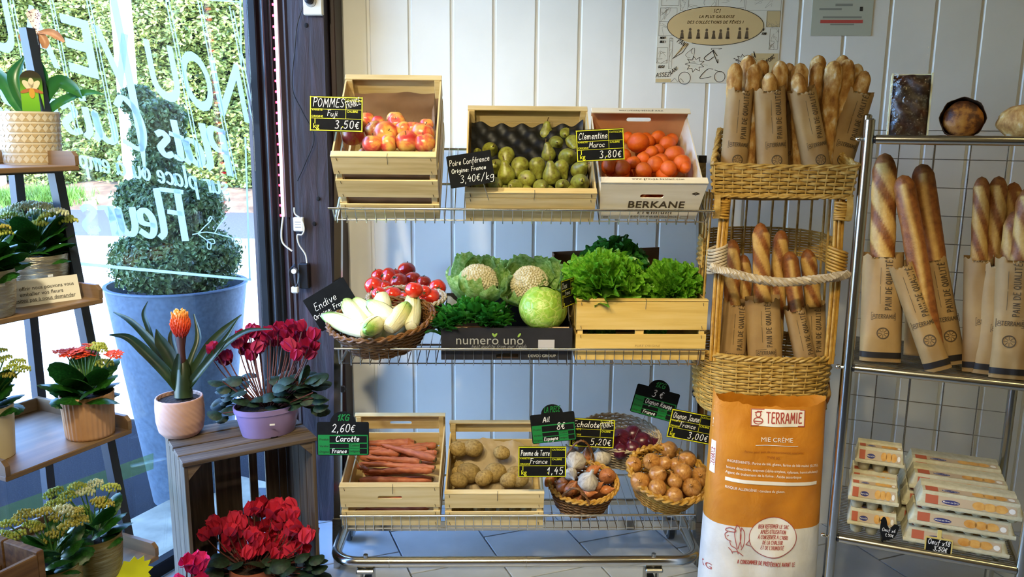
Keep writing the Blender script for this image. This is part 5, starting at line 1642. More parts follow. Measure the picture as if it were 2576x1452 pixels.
for k in range(10):
    c = Mb_ @ Vector((-0.004, 0.02 + 0.01 * k, hb_ - 0.008 - 0.02 * (k % 3)))
    gs.append(spoon(c, Vector((-0.5, -0.25, -0.5 + 0.25 * (k % 4))).normalized(), Vector((0, 0, 1)), 0.045, 0.022))
# thin plastic bag under the cauliflowers
b = NB('clear_plastic_bag')
tr_ = b.n('BsdfTransparent'); tr_.inputs[0].default_value = (0.93, 0.95, 0.97, 1)
b.set(Base_Color=lin('cfd6dc'), Roughness=0.15)
f1 = b.noise(b.coord((1, 1, 1)), 40, 4); b.bump(f1, 0.6, 0.01)
mx = b.n('MixShader'); mx.inputs[0].default_value = 0.38
b.l(tr_.outputs[0], mx.inputs[1]); b.l(b.b.outputs[0], mx.inputs[2]); b.l(mx.outputs[0], b.out.inputs[0])
M_bag = b.m
def pbag(u, v):
    y = 0.135 + 0.05 * v + 0.012 * noise.noise(Vector((u * 6, v * 3, 1)))
    z = hb_ - 0.01 + v * (0.068 - 0.040 * math.sin(u * PI)) + 0.010 * noise.noise(Vector((u * 9, v * 5, 4)))
    return (0.012 + u * 0.21, y, z)
put('plastic_bag', mesh('plastic_bag', grid(40, 12, pbag), M_bag, True, None), Mb_, None, 'crumpled translucent plastic bag under the cauliflowers', 'bag')

# ================================================================== PRICE SIGNS
def fit(g, wmax):
    xs = [v[0] for v in g[0]]
    if not xs: return g
    w = max(xs) - min(xs)
    if w <= wmax: return g
    k = wmax / w
    return [(x * k, y, z) for x, y, z in g[0]], g[1]
def sign_base(label, w, h, M, mat_, r=0.004, bump_=None, pick=None):
    t = thing('price_sign', label, 'sign', M)
    o = rrect(-w / 2, w / 2, -h / 2, h / 2, r)
    if bump_:
        k = len(o)
        arc = [(bump_ * 1.08 * math.cos(R(a)), h / 2 - 0.004 + bump_ * 1.0 * math.sin(R(a))) for a in range(6, 175, 12)]
        top = [q for q in o if q[1] > 0]
        o = o[:10] + arc + o[10:]
    part('board', plate(o, 0.0016), mat_, t, smooth=False)
    if pick: part('pick', tube([(pick[0], 0.003, -h / 2 + 0.01), (pick[0] + pick[2], 0.004 + pick[3], -h / 2 - pick[1])], 0.0012, 5), M_steel, t)
    return t
def mark(t, gs, m): part('lettering', xf(join(*gs), T(0, -0.0006, 0)), m, t, smooth=False, kind='stuff')
def sign_M(cx, cy, y, roll=0, tilt=-6, yaw=0):
    c = rk(cx, cy, y)
    return MR @ T(*c) @ RZ(yaw) @ RX(tilt) @ RY(roll), (MR @ c - EYE).dot(FWD) / FPX
def yellow_sign(label, cx, cy, y, wpx, roll, name, origin, price, cat='', tilt=-6, yaw=0, pick=(0, .05, 0, 0), ns=0.16):
    M, k = sign_M(cx, cy, y, roll, tilt, yaw)
    w = wpx * k; h = w * 0.66
    t = sign_base(label, w, h, M, M_slate, 0.003, pick=pick)
    e = w * 0.018
    X, Z = lambda f: (f - 0.5) * w, lambda f: (f - 0.5) * h
    mark(t, [ribbons([[(X(.01), Z(.03)), (X(.99), Z(.03))], [(X(.01), Z(.97)), (X(.99), Z(.97))], [(X(.015), Z(.02)), (X(.015), Z(.98))], [(X(.985), Z(.02)), (X(.985), Z(.98))]], e),
             ribbons([[(X(.03), Z(.63)), (X(.97), Z(.63))], [(X(.03), Z(.37)), (X(.97), Z(.37))], [(X(.68), Z(.37)), (X(.68), Z(.95))]], e * 0.45),
             xf(print_text('CATEGORIE', w * 0.055, 'LEFT', bold=.01), T(X(.70), 0, Z(.86))), xf(print_text('CALIBRE', w * 0.055, 'LEFT', bold=.01), T(X(.70), 0, Z(.55))),
             xf(print_text('VARIETE', w * 0.055, 'LEFT', bold=.01), T(X(.035), 0, Z(.585))), xf(print_text('ORIGINE', w * 0.055, 'LEFT', bold=.01), T(X(.035), 0, Z(.40))),
             xf(print_text('1', w * 0.13, bold=.01), T(X(.10), 0, Z(.22))), xf(print_text('kg', w * 0.13, bold=.01), T(X(.12), 0, Z(.09))), xf(disc(0, 0, w * 0.012), T(X(.62), 0, Z(.14)))], M_yel)
    j = dict(jitter=0.35)
    gs = [xf(fit(hand(name, h * ns * 1.25, w * 0.014, align='LEFT', seed=len(name), **j), w * 0.60), T(X(.05), 0, Z(.70))), xf(hand(origin, h * 0.155, w * 0.010, align='CENTER', seed=2, **j), T(X(.42), 0, Z(.44))),
          xf(fit(hand(price, h * 0.22, w * 0.014, align='RIGHT', slant=0.1, space=1.6, **j), w * 0.58), T(X(.93), 0, Z(.10)))]
    if cat: gs.append(xf(fit(hand(cat, h * 0.19, w * 0.013, align='LEFT', slant=0.1, seed=3, **j), w * 0.29), T(X(.69), 0, Z(.66)) @ RY(-18)))
    mark(t, gs, M_chalk)
def green_sign(label, cx, cy, y, wpx, roll, top, price, name, origin, tilt=-6, layout=0, pick=(0, .05, 0, 0)):
    M, k = sign_M(cx, cy, y, roll, tilt)
    w = wpx * k; h = w * 0.66
    t = sign_base(label, w, h, M, M_slate, 0.006, w * 0.23, pick=pick)
    X, Z = lambda f: (f - 0.5) * w, lambda f: (f - 0.5) * h
    gr = [quad(X(.02), X(.24), Z(.02), Z(.62)), quad(X(.24), X(.98), Z(.58), Z(.62)), quad(X(.24), X(.98), Z(.02), Z(.05)), quad(X(.24), X(.98), Z(.35), Z(.385)), quad(X(.24), X(.98), Z(.20), Z(.225)), quad(X(.96), X(.98), Z(.02), Z(.62)),
          quad(X(.61), X(.82), Z(.05), Z(.385)), xf(fit(hand(top, w * 0.12, w * 0.02, slant=0.3), w * .38), T(0, -0.0003, h / 2 + w * 0.03))]
    mark(t, gr, M_grn)
    mark(t, [xf(print_text(s, w * 0.06, bold=.008, shear=.2), T(x, -0.0003, z)) for s, x, z in (('Produit', X(.13), Z(.45)), ('Variété', X(.13), Z(.25)), ('Origine', X(.13), Z(.08)), ('Calibre', X(.715), Z(.27)), ('Catégorie', X(.715), Z(.10)))], M_ink)
    j = dict(jitter=0.3)
    mark(t, [xf(fit(hand(price, h * 0.24, w * 0.014, **j), w * .5), T(X(.5 if layout == 0 else .66), 0, Z(.70 if layout == 0 else .42))), xf(fit(hand(name, h * 0.17, w * 0.015, **j), w * .62), T(X(.58 if layout != 1 else .35), 0, Z(.42 if layout != 1 else .72))), xf(fit(hand(origin, h * 0.12, w * 0.012, **j), w * .32), T(X(.42), 0, Z(.075)))], M_chalk)
def slate_sign(label, cx, cy, y, wpx, hf, roll, lines, tilt=-6, yaw=0, pick=(0, .04, 0, 0)):
    M, k = sign_M(cx, cy, y, roll, tilt, yaw)
    w = wpx * k; h = w * hf
    t = sign_base(label, w, h, M, M_slate, 0.004, pick=pick)
    mark(t, [xf(fit(hand(s, h * sz, w * 0.011, align=al, jitter=0.3, seed=i), w * .9), T((fx - .5) * w, 0, (fz - .5) * h)) for i, (s, sz, al, fx, fz) in enumerate(lines)], M_chalk)
yellow_sign('black and yellow price sign reading POMMES 3,50 on the apple crate', 846, 287, -0.11, 133, 1, 'POMMES', 'Fuji', '3,50€', 'FRANCE', pick=(0.01, .06, .01, .03), ns=0.19)
yellow_sign('black and yellow price sign reading Clementine Maroc 3,80', 1510, 365, -0.085, 121, -3.5, 'Clementine', 'Maroc', '3,80€', pick=(0, .06, 0, .02))
slate_sign('black slate price sign reading Poire Conférence 3,40 on the pear crate', 1184, 426, -0.075, 113, 0.72, -9,
           [('Poire Conférence', .17, 'CENTER', .49, .68), ('Origine: France', .13, 'CENTER', .45, .45), ('3,40€/kg', .22, 'CENTER', .6, .12)], pick=(0.03, .05, 0.01, .05))
slate_sign('tilted black slate price sign reading Endive in the oval basket', 836, 766, 0.19, 118, 0.78, -31, [('Endive', .2, 'CENTER', .38, .56), ('Origine: France', .13, 'CENTER', .42, .36), ('2,80€', .2, 'CENTER', .62, .08)], pick=(0.03, .03, 0.01, .02))
green_sign('green and black price sign reading 1KG 2,60 Carotte on the carrot crate', 863, 1104, -0.03, 130, 0, '1KG', '2,60€', 'Carotte', 'France', pick=(0.03, .05, 0.02, .03))
yellow_sign('black and yellow price sign reading Pomme de Terre 1,45 on the potato crate', 1364, 1162, -0.03, 121, 0, 'Pomme de Terre', 'France', '1,45', ns=0.135, pick=(-0.03, .05, 0, .06))
green_sign('green and black price sign reading LA PIECE Ail 8 in the garlic basket', 1392, 1076, 0.20, 112, -6, 'LA PIECE', '8€', 'Ail', 'Espagne', layout=1, pick=(0.02, .10, 0.03, -.02))
yellow_sign('black and yellow price sign reading Echalote 5,20 behind the garlic', 1490, 1090, 0.225, 112, 3, 'Echalote', '', '5,20€', 'FRANCE', pick=(0, .08, 0, -.03))
green_sign('green and black price sign reading 1KG 3 Oignon Rouge above the red onions', 1648, 1014, 0.30, 112, 15, '1KG', '3 €', 'Oignon Rouge', 'France', pick=(-.02, .12, -0.02, .0))
yellow_sign('black and yellow price sign reading Oignon Jaune 3,00 above the yellow onions', 1738, 1074, 0.14, 112, 11, 'Oignon Jaune', 'France', '3,00€', pick=(-.02, .08, 0, -.01))
yellow_sign('narrow side-on price tag reading Chou between the cabbage and the lettuce', 1430, 736, 0.045, 104, 3, 'Chou', 'France', '', yaw=66, pick=(0, .05, 0, 0))

# ================================================================== CORNER DETAILS: LED strip, socket, cables
b = NB('led_tube'); b.set(Base_Color=lin('ffd9dd'), Emission_Color=(1.0, 0.62, 0.66, 1), Emission_Strength=2.2)
M_ledt = b.m
b = NB('led_red'); b.set(Base_Color=lin('ff2030'), Emission_Color=(1.0, 0.02, 0.05, 1), Emission_Strength=14.0)
M_ledr = b.m
led = thing('led_strip', 'lit red and white LED light strip running up the window corner', 'light strip', MB_)
def wl(x, y, d=-0.022): return loc_at(MB_, x, y, d)
l0, l1 = wl(690, -60), wl(712, 545)
part('tube', tube([l0, l0.lerp(l1, .5), l1], 0.0058, 8), M_ledt, led)
for k in range(23):
    q = l0.lerp(l1, (k + 0.5) / 22.6)
    part('diode', xf(box(-0.0135, -0.004, -0.010, 0.004, -0.004, 0.004, 0.001), T(q.x, q.y, q.z)), M_ledr, led, smooth=False)

part('backing_channel', box(min(l0.x, l1.x) - 0.004, max(l0.x, l1.x) + 0.008, -0.016, 0.001, l1.z, l0.z), M_board, led, smooth=False)
M_wcab = flat('white_cable', 'cfccc6', 0.5)
def cable(name, label, pxs, Y, r, m, sub=8):
    pts = [at_y(x, y, Y + d) for x, y, d in [(q + (0,))[:3] for q in pxs]]
    put(name, mesh(name, tube(smooth_path(pts, sub), r, 6), m), None, None, label, 'cable')
cable('led_cable', 'white lead hanging from the bottom of the LED strip', [(712, 545, 0), (708, 585, 0), (712, 612, 0), (735, 632, 0)], 3.02, 0.0035, M_wcab)
cable('mains_cable', 'thin black cord running down the old beam from the socket', [(765, 8), (748, 60), (742, 120), (735, 220), (760, 280), (790, 345), (768, 410), (748, 455)], 3.07, 0.0022, M_black)
cable('adapter_cable', 'white cord looped between the LED controller and the black adapter', [(740, 522), (742, 538), (758, 552), (765, 575), (760, 590), (748, 592), (752, 615), (768, 640), (772, 662)], 3.065, 0.003, M_wcab)
c = at_y(749, 565, 3.06)
t = thing('led_controller', 'small white LED controller box hanging on the old beam', 'controller', T(c.x, 3.075, c.z))
part('case', box(-0.019, 0.019, -0.012, 0.008, -0.027, 0.027, 0.003), M_paper, t, smooth=False)
mark(t, [xf(quad(-0.012, 0.012, z, z + 0.0025), T(0, -0.0125, 0)) for z in (0.008, -0.002, -0.012)], flat('grey_print', '8c8c90', 0.7))
c = at_y(764, 695, 3.06)
t = thing('power_adapter', 'black mains adapter hanging beside the beam', 'adapter', T(c.x, 3.072, c.z))
part('case', box(-0.020, 0.020, -0.018, 0.014, -0.050, 0.050, 0.004), M_black, t, smooth=False)
c = at_y(743, 695, 3.05)
t = thing('cable_bundle', 'bundle of thin black cable tied with a clear tie', 'cable', T(c.x, 3.05, c.z))
for k in range(4):
    pts = [((0.010 + 0.003 * k) * math.sin(a) * (1 + 0.3 * math.cos(a)), -0.004 * k, 0.048 * math.cos(a) * (1 - 0.06 * k)) for a in [2 * PI * i / 20 for i in range(20)]]
    part('loop', tube(pts, 0.0016, 5, closed=True), M_black, t)
part('tie', xf(tube([(0, 0.004, 0.02), (0, -0.018, 0.022)], 0.010, 10), Matrix()), M_wcab, t)
part('plug', box(-0.016, 0.012, -0.012, 0.006, -0.066, -0.040, 0.004), M_wcab, t, smooth=False)
c = at_y(786, 12, 3.06)
t = thing('wall_socket', 'cream wall socket with a black plug at the top of the beam', 'socket', T(c.x, 3.083, c.z))
part('plate', box(-0.036, 0.036, -0.022, 0.0, -0.036, 0.06, 0.004), flat('cream_plastic', 'cfcabb', 0.45), t, smooth=False)
part('well', xf(lathe([(0.021, 0), (0.020, 0.003), (0.001, 0.003)], 20, False), T(-0.006, -0.022, 0.012) @ RX(90)), flat('grey_plastic', '8e8b82', 0.5), t)
part('plug', xf(lathe([(0.017, 0.0), (0.016, 0.018), (0.008, 0.026), (0.001, 0.027)], 16, True), T(-0.010, -0.022, 0.018) @ RX(90)), M_black, t)

# ================================================================== WALL POSTER AND NOTICE
q0, q1 = at_y(1648, 208, WALL_Y), at_y(1974, -70, WALL_Y)
pw_, ph_ = q1.x - q0.x, q1.z - q0.z
t = thing('comic_poster', 'black and white comic-style poster with a tan speech bubble about fève collections', 'poster', T(q0.x, WALL_Y - 0.003, q0.z))
part('sheet', box(0, pw_, 0.0, 0.0025, 0, ph_), flat('poster_paper', 'd6d0bd', 0.75), t, smooth=False)
def PX(x): return (x - 1648) / 326 * pw_
def PZ(y): return (208 - y) / 278 * ph_
def pm(gs, m, dy): part('print', xf(join(*gs), T(0, -dy, 0)), m, t, smooth=False, kind='stuff')
M_pline = flat('poster_line', '85806f', 0.8)
panels = [(1656, 1702, 12, -60), (1654, 1698, 52, 18), (1652, 1698, 88, 52), (1706, 1726, 24, -60), (1728, 1800, 16, -60), (1806, 1874, 18, -60), (1878, 1970, 24, -60), (1936, 1970, 26, 66), (1946, 1968, 70, 122), (1650, 1678, 118, 158), (1682, 1690, 94, 172)]
rp = random.Random(4)
gs = []
for x0, x1, y0, y1 in panels:
    gs.append(frame_line(PX(x0), PX(x1), PZ(max(y0, y1)), PZ(min(y0, y1)), 0.0012))
    for k in range(7):
        ax, ay = rp.uniform(min(x0, x1), max(x0, x1)), rp.uniform(min(y0, y1), max(y0, y1))
        pts = [(PX(min(max(ax + rp.gauss(0, 8), x0), x1)), PZ(min(max(ay + rp.gauss(0, 7), min(y0, y1)), max(y0, y1)))) for _ in range(4)]
        gs.append(ribbons([[(v.x, v.y) for v in smooth_path([Vector((a, b_, 0)) for a, b_ in pts], 4)]], 0.0008))
pm(gs, M_pline, 0.0006)
pm([quad(PX(1934), PX(1970), PZ(66), PZ(26)), quad(PX(1900), PX(1972), PZ(208), PZ(132)), quad(PX(1649), PX(1690), PZ(207), PZ(198))], flat('poster_tan', 'c4ad7c', 0.8), 0.0004)
pm([disc(PX(1801), PZ(63), PX(1928) - PX(1801), PZ(63) - PZ(112), 48), ([(PX(1722), 0, PZ(106)), (PX(1692), 0, PZ(146)), (PX(1734), 0, PZ(108))], [(0, 1, 2)])], flat('bubble_tan', 'cdb07a', 0.8), 0.0008)
M_pink = flat('poster_ink', '2a251d', 0.8)
el = [(PX(1801) + (PX(1928) - PX(1801)) * math.cos(a), PZ(63) + (PZ(63) - PZ(112)) * math.sin(a)) for a in [R(k) for k in range(-118, 236, 6)]]
pm([ribbons([el], 0.0022), ribbons([[(PX(1722), PZ(105)), (PX(1712), PZ(126)), (PX(1692), PZ(146))], [(PX(1692), PZ(146)), (PX(1718), PZ(130)), (PX(1732), PZ(108))]], 0.002)], M_pink, 0.0011)
ink = []
for s, x, y, sz, sl in (('ICI', 1803, 30, 9, .25), ('LA PLUS GAULOISE', 1803, 43, 6.5, .25), ('DES COLLECTIONS DE FÊVES !', 1800, 57, 6.5, .25)):
    ink.append(xf(hand(s, sz / 326 * pw_, 0.0021, slant=sl, width=1.35, space=1.2), T(PX(x), 0, PZ(y))))
pm(ink, flat('bubble_ink', '54431f', 0.8), 0.0012)
ink = []
for s, x, y, sz, rot in (('MENT', 1663, 96, 5, 0), ('IBLE !', 1663, 106, 5, 0), ('PAN!', 1712, 110, 11, 28), ('OUS!!', 1662, 170, 6, 0), ('LAN!', 1698, 180, 9, -35), ('ASSEZ!', 1669, 193, 11, -4), ('R', 1928, 75, 5, 0), ('ITER', 1930, 85, 5, 0), ('FONC', 1954, 150, 9, -38)):
    ink.append(xf(hand(s, sz / 326 * pw_, 0.0022, slant=0.2), T(PX(x), 0, PZ(y)) @ RY(rot)))
pm(ink, M_pink, 0.0012)
gs = []
for x, h_ in ((1714, 24), (1735, 30), (1757, 26), (1779, 28), (1798, 22), (1816, 26), (1835, 31), (1866, 32), (1885, 31)):
    z0 = PZ(96); k = (PZ(63) - PZ(96)) / 33
    gs += [disc(PX(x), z0 + 2 * k, 6 * k, 2.6 * k, 12), ([(PX(x) - 5 * k, 0, z0 + 3 * k), (PX(x) + 5 * k, 0, z0 + 3 * k), (PX(x) + 3 * k, 0, z0 + h_ * 0.65 * k), (PX(x) - 3 * k, 0, z0 + h_ * 0.65 * k)], [(0, 1, 2, 3)]), disc(PX(x), z0 + h_ * 0.80 * k, 3.4 * k, 3.8 * k, 12)]
pm(gs, flat('figurine_brown', '5c4b33', 0.8), 0.0012)
pm([ring2(PX(x), PZ(y), r / 326 * pw_, r / 326 * pw_, 0.002, 28) for x, y, r in ((1726, 196, 16), (1820, 192, 14))] + [ribbons([[(PX(1690), PZ(206)), (PX(1700), PZ(196)), (PX(1708), PZ(206)), (PX(1716), PZ(197)), (PX(1724), PZ(206))]], 0.0015)], M_pink, 0.0010)
gs = []
for k in range(16):
    ax, ay = rp.uniform(1705, 1950), rp.uniform(132, 200)
    pts = [(PX(min(max(ax + rp.gauss(0, 16), 1690), 1966)), PZ(min(max(ay + rp.gauss(0, 13), 120), 206))) for _ in range(4)]
    gs.append(ribbons([[(v.x, v.y) for v in smooth_path([Vector((a, b_, 0)) for a, b_ in pts], 6)]], rp.choice((0.0010, 0.0016, 0.0026)), 0.6))
for cx, cy, r1, r2 in ((1752, 160, 26, 15), (1880, 150, 20, 12)):
    st = [((r1 if k % 2 else r2) * math.cos(2 * PI * k / 18), (r1 if k % 2 else r2) * 0.8 * math.sin(2 * PI * k / 18)) for k in range(19)]
    gs.append(ribbons([[(PX(cx + a), PZ(cy + b_)) for a, b_ in st[k:k + 2]] for k in range(18)], 0.0018))
pm(gs, M_pink, 0.0009)
q0, q1 = at_y(2038, 90, WALL_Y), at_y(2203, -60, WALL_Y)
t = thing('laminated_notice', 'laminated notice with a red line pinned to the white wall', 'notice', T(q0.x, WALL_Y - 0.003, q0.z))
nw, nh = q1.x - q0.x, q1.z - q0.z
part('sheet', box(0, nw, 0, 0.0022, 0, nh), flat('laminate', 'b9bba9', 0.12, Coat_Weight=1.0), t, smooth=False)
NX, NZ = lambda x: (x - 2038) / 165 * nw, lambda y: (90 - y) / 150 * nh
def nm(gs, m): part('print', xf(join(*gs), T(0, -0.0006, 0)), m, t, smooth=False, kind='stuff')
nm([quad(NX(2062), NX(2178), NZ(58), NZ(50))], flat('red_bar', 'b84a44', 0.5))
nm([quad(NX(2167), NX(2175), NZ(28), NZ(17))], M_ink)
nm([quad(NX(2100), NX(2147), NZ(15), NZ(9)), quad(NX(2057), NX(2118), NZ(25), NZ(20)), quad(NX(2068), NX(2174), NZ(46), NZ(41)), quad(NX(2090), NX(2155), NZ(63), NZ(60))], flat('grey_text_line', '83857a', 0.6))

# ================================================================== BREAD, PAPER BAGS
b = NB('bread_crust')
at_ = b.n('Attribute'); at_.attribute_name = 'score'
n1 = b.noise(b.coord((1, 1, 1)), 60, 6)
cr = b.ramp(n1, [(0.25, '64340f'), (0.5, '8a4f1b'), (0.75, 'a0642a')])
sc_ = b.ramp(n1, [(0.25, 'b98c44'), (0.6, 'cba156'), (0.85, 'd6b26c')])
colb = b.mix(at_.outputs['Fac'], cr, sc_)
b.set(Base_Color=colb, Roughness=0.55)
b.bump(b.noise(b.coord((1, 1, 1)), 160, 3), 0.35, 0.004)
M_bread = b.m
b = NB('floury_crust')
n1 = b.noise(b.coord((1, 1, 0.6)), 42, 7)
at_ = b.n('Attribute'); at_.attribute_name = 'score'
c1 = b.ramp(n1, [(0.3, '7a4c1c'), (0.44, 'a87636'), (0.56, 'c79c58'), (0.68, 'd8c4a0')])
c2 = b.ramp(n1, [(0.3, '9c6426'), (0.7, 'c89848')])
b.set(Base_Color=b.mix(at_.outputs['Fac'], c1, c2), Roughness=0.75)
b.bump(b.noise(b.coord((1, 1, 1)), 90, 4), 0.5, 0.005)
M_flour = b.m
def bread_mesh(name, L, r, mat_, style=0, seed=0, bend=0.0):
    """loaf along +z, front towards -y; 'score' marks the slashes"""
    rs = random.Random(seed)
    nz, na = 84, 36
    V, Fc, S = [], [], []
    pit = rs.uniform(0.105, 0.13)
    for j in range(nz + 1):
        t_ = j / nz
        z = L * t_
        e = min(1, t_ / 0.08) ** 0.5 * min(1, (1 - t_) * L / (r * (1.5 if style == 0 else 1.1))) ** 0.42
        for k in range(na):
            a = 2 * PI * k / na
            front = max(0.0, -math.sin(a))
            q = 0.0
            if style == 0:                                    # slanting slashes
                ph = (z / pit + 0.55 * math.cos(a) + seed * 0.37) % 1.0
                q = min(1.0, max(0.0, 1 - abs(ph - 0.5) / 0.33) * 2.6) * (front > 0.08) * min(1, front * 3.0)
            elif style == 1:                                  # one long slash
                q = max(0.0, 1 - abs(math.cos(a) - 0.15 * math.sin(z * 14 + seed)) / 0.42) * (front > 0.1)
            else:
                q = max(0.0, noise.noise(Vector((math.cos(a) * 1.2, math.sin(a) * 1.2 + seed, z * 14))) * 1.6)
            kn = 0.05 if style < 2 else 0.17
            rad = r * max(e, 0.03) * (1 + 0.09 * q + kn * noise.noise(Vector((math.cos(a), math.sin(a) + seed, z * 16))) + kn * 0.6 * noise.noise(Vector((math.cos(a) * 3, math.sin(a) * 3, z * 45 + seed))))
            V.append((rad * math.cos(a) + bend * math.sin(PI * t_), rad * 0.88 * math.sin(a), z))
            S.append(min(1.0, q * 1.25) if 0.06 < t_ < 0.95 else 0.0)
    for j in range(nz):
        for k in range(na):
            l = (k + 1) % na
            Fc.append((j * na + k, j * na + l, (j + 1) * na + l, (j + 1) * na + k))
    Fc.append(tuple(range(na - 1, -1, -1))); Fc.append(tuple(nz * na + k for k in range(na)))
    me = mesh(name, (V, Fc), mat_, True, None)
    at = me.attributes.new('score', 'FLOAT', 'POINT')
    at.data.foreach_set('value', S)
    return me
M_bagp = noisy('kraft_bag_paper', [(0.3, '917044'), (0.7, 'a88753')], 9, rough=0.7, bump=0.25, bdist=0.006, bscale=22)
M_bagi = flat('brown_bag_print', '4a3a24', 0.7)
_bags = {}
def bag_fn(w, d, L):
    def front(x, z):
        f = max(0.0, 1 - abs(x / (w * 0.5)) ** 2.6) ** 0.5
        t_ = z / L
        dd = d * (0.55 + 0.45 * min(1, t_ / 0.2))
        return -dd * f - 0.0035 * noise.noise(Vector((x * 40, z * 14, w * 300))) * f
    return front
def paper_bag(label, M, w, L, d=0.026, emblem=True, turn=0.0, group=None, black_end=False, printed=True):
    """flat paper loaf bag standing along +z, open on top, print on its -y face"""
    t = thing('bread_bag', label, 'paper bag', M, group)
    fr = bag_fn(w, d, L)
    nx, nz = 30, 40
    V, Fc = [], []
    for j in range(nz + 1):
        z = L * j / nz
        for k in range(nx + 1):
            x = -w / 2 + w * k / nx
            zz = z + (0.0035 * math.sin(k * 1.15 + w * 90) * (j == nz)) - (0.012 * (j == nz) * (abs(x) < w * 0.3))
            V.append((x, fr(x, zz), zz))
    m_ = len(V)
    for j in range(nz + 1):
        z = L * j / nz
        for k in range(nx + 1):
            x = -w / 2 + w * k / nx
            V.append((x, -fr(x, z) * 0.9 + 0.0006, z + (0.010 if j == nz else 0)))
    q = nx + 1
    for j in range(nz):
        for k in range(nx):
            Fc.append((j * q + k, j * q + k + 1, (j + 1) * q + k + 1, (j + 1) * q + k))
            Fc.append((m_ + j * q + k + 1, m_ + j * q + k, m_ + (j + 1) * q + k, m_ + (j + 1) * q + k + 1))
        Fc.append((m_ + j * q, j * q, (j + 1) * q, m_ + (j + 1) * q))
        Fc.append((j * q + nx, m_ + j * q + nx, m_ + (j + 1) * q + nx, (j + 1) * q + nx))
    for k in range(nx): Fc.append((k, m_ + k, m_ + k + 1, k + 1))
    part('paper', (V, Fc), M_bagp, t, angle=None)
    if printed:
        def wrap(g, off=0.0019):
            return [(x, fr(max(-w * .49, min(w * .49, x)), z) - off, z) for x, _, z in g[0]], g[1]
        s = turn * w
        zp, zq, zr = L - 0.088, L - 0.190, L - 0.228
        gs = [xf(hand('PAIN DE QUALITÉ', 0.016, 0.0021, slant=0, width=0.92, space=1.3), T(s + 0.024, 0, zp) @ RY(-90)),
              ribbons([[(s - 0.006, zp - 0.055), (s - 0.006, zp - 0.004)], [(s - 0.006, zp + 0.002), (s - 0.006, zp + 0.05)]], 0.0012),
              xf(hand('TERRAMIE', 0.011, 0.0016, slant=0, width=0.9, space=0.8), T(s + 0.010, 0, zq + 0.0055)), frame_line(s - 0.028, s + 0.036, zq, zq + 0.022, 0.0010),
              ring2(s - 0.021, zq + 0.014, 0.003, 0.003, 0.0012, 12), ring2(s - 0.021, zq + 0.007, 0.0045, 0.0035, 0.0012, 12)]
        if emblem:
            gs += [ring2(s + 0.004, zr, 0.0155, 0.0155, 0.0028, 26)] + [ribbons([[(s + 0.004 + 0.004 * math.cos(a), zr + 0.004 * math.sin(a)), (s + 0.004 + 0.013 * math.cos(a), zr + 0.013 * math.sin(a))] for a in [k * PI / 4 for k in range(8)]], 0.0013)]
        part('lettering', wrap(join(*gs)), M_bagi, t, smooth=False, kind='stuff')
    if black_end:
        part('dark_fold', grid(30, 3, lambda u, v: (-w / 2 + w * u, fr(-w / 2 + w * u, 0.004 + 0.017 * v) - 0.0016, 0.004 + 0.017 * v)), flat('dark_fold_print', '1c1512', 0.6), t)
        part('end_flap', grid(20, 2, lambda u, v: (-w / 2 + w * u, fr(-w / 2 + w * u, 0.0) * (1 - 0.25 * v) - 0.001, -0.010 * v + 0.002)), M_bagp, t)
    return t
def lean(M0, base, top):
    """frame at base with +z towards top, -y kept facing the room"""
    z = (top - base).normalized()
    y = Vector((0, 1, 0)); y = (y - z * y.dot(z)).normalized()
    x = y.cross(z)
    m = Matrix((x, y, z)).transposed().to_4x4()
    m.translation = base
    return M0 @ m if M0 is not None else m

# ================================================================== WICKER BREAD STAND
MS = frame((0.672, 2.65, 0), 0)
MSi = MS.inverted()
def sk(px, py, y): return MSi @ at_y(px, py, 2.65 + y)
ws = thing('wicker_bread_stand', 'tall straw-coloured wicker bread stand between the rack and the bread trolley', 'bread stand', MS)
def weave_panel(nm, fn, nu, rows, stakes, amp=0.003, r=None, rs=0.003, m=None, par=ws):
    """fn(u, v) -> point; v up; strands wave across the stakes"""
    W = []
    for j in range(rows):
        v = (j + 0.5) / rows
        pts = []
        for i in range(nu + 1):
            u = i / nu
            p = Vector(fn(u, v))
            e = 0.01
            du = Vector(fn(min(1, u + e), v)) - Vector(fn(max(0, u - e), v))
            dv = Vector(fn(u, min(1, v + e))) - Vector(fn(u, max(0, v - e)))
            n = du.cross(dv)
            n = n.normalized() if n.length > 1e-9 else Vector((0, -1, 0))
            pts.append(p + n * amp * math.cos(PI * stakes * u + PI * j))
        hh = (Vector(fn(0.5, 1)) - Vector(fn(0.5, 0))).length / rows
        W.append(tube(pts, r or hh * 0.43, 5))
    part(nm, join(*W), m or M_wy, par, kind='stuff')
    part('stakes', join(*[tube([fn((i) / stakes, v / 4) for v in range(5)], rs, 5) for i in range(stakes + 1)]), m or M_wy, par, kind='stuff')
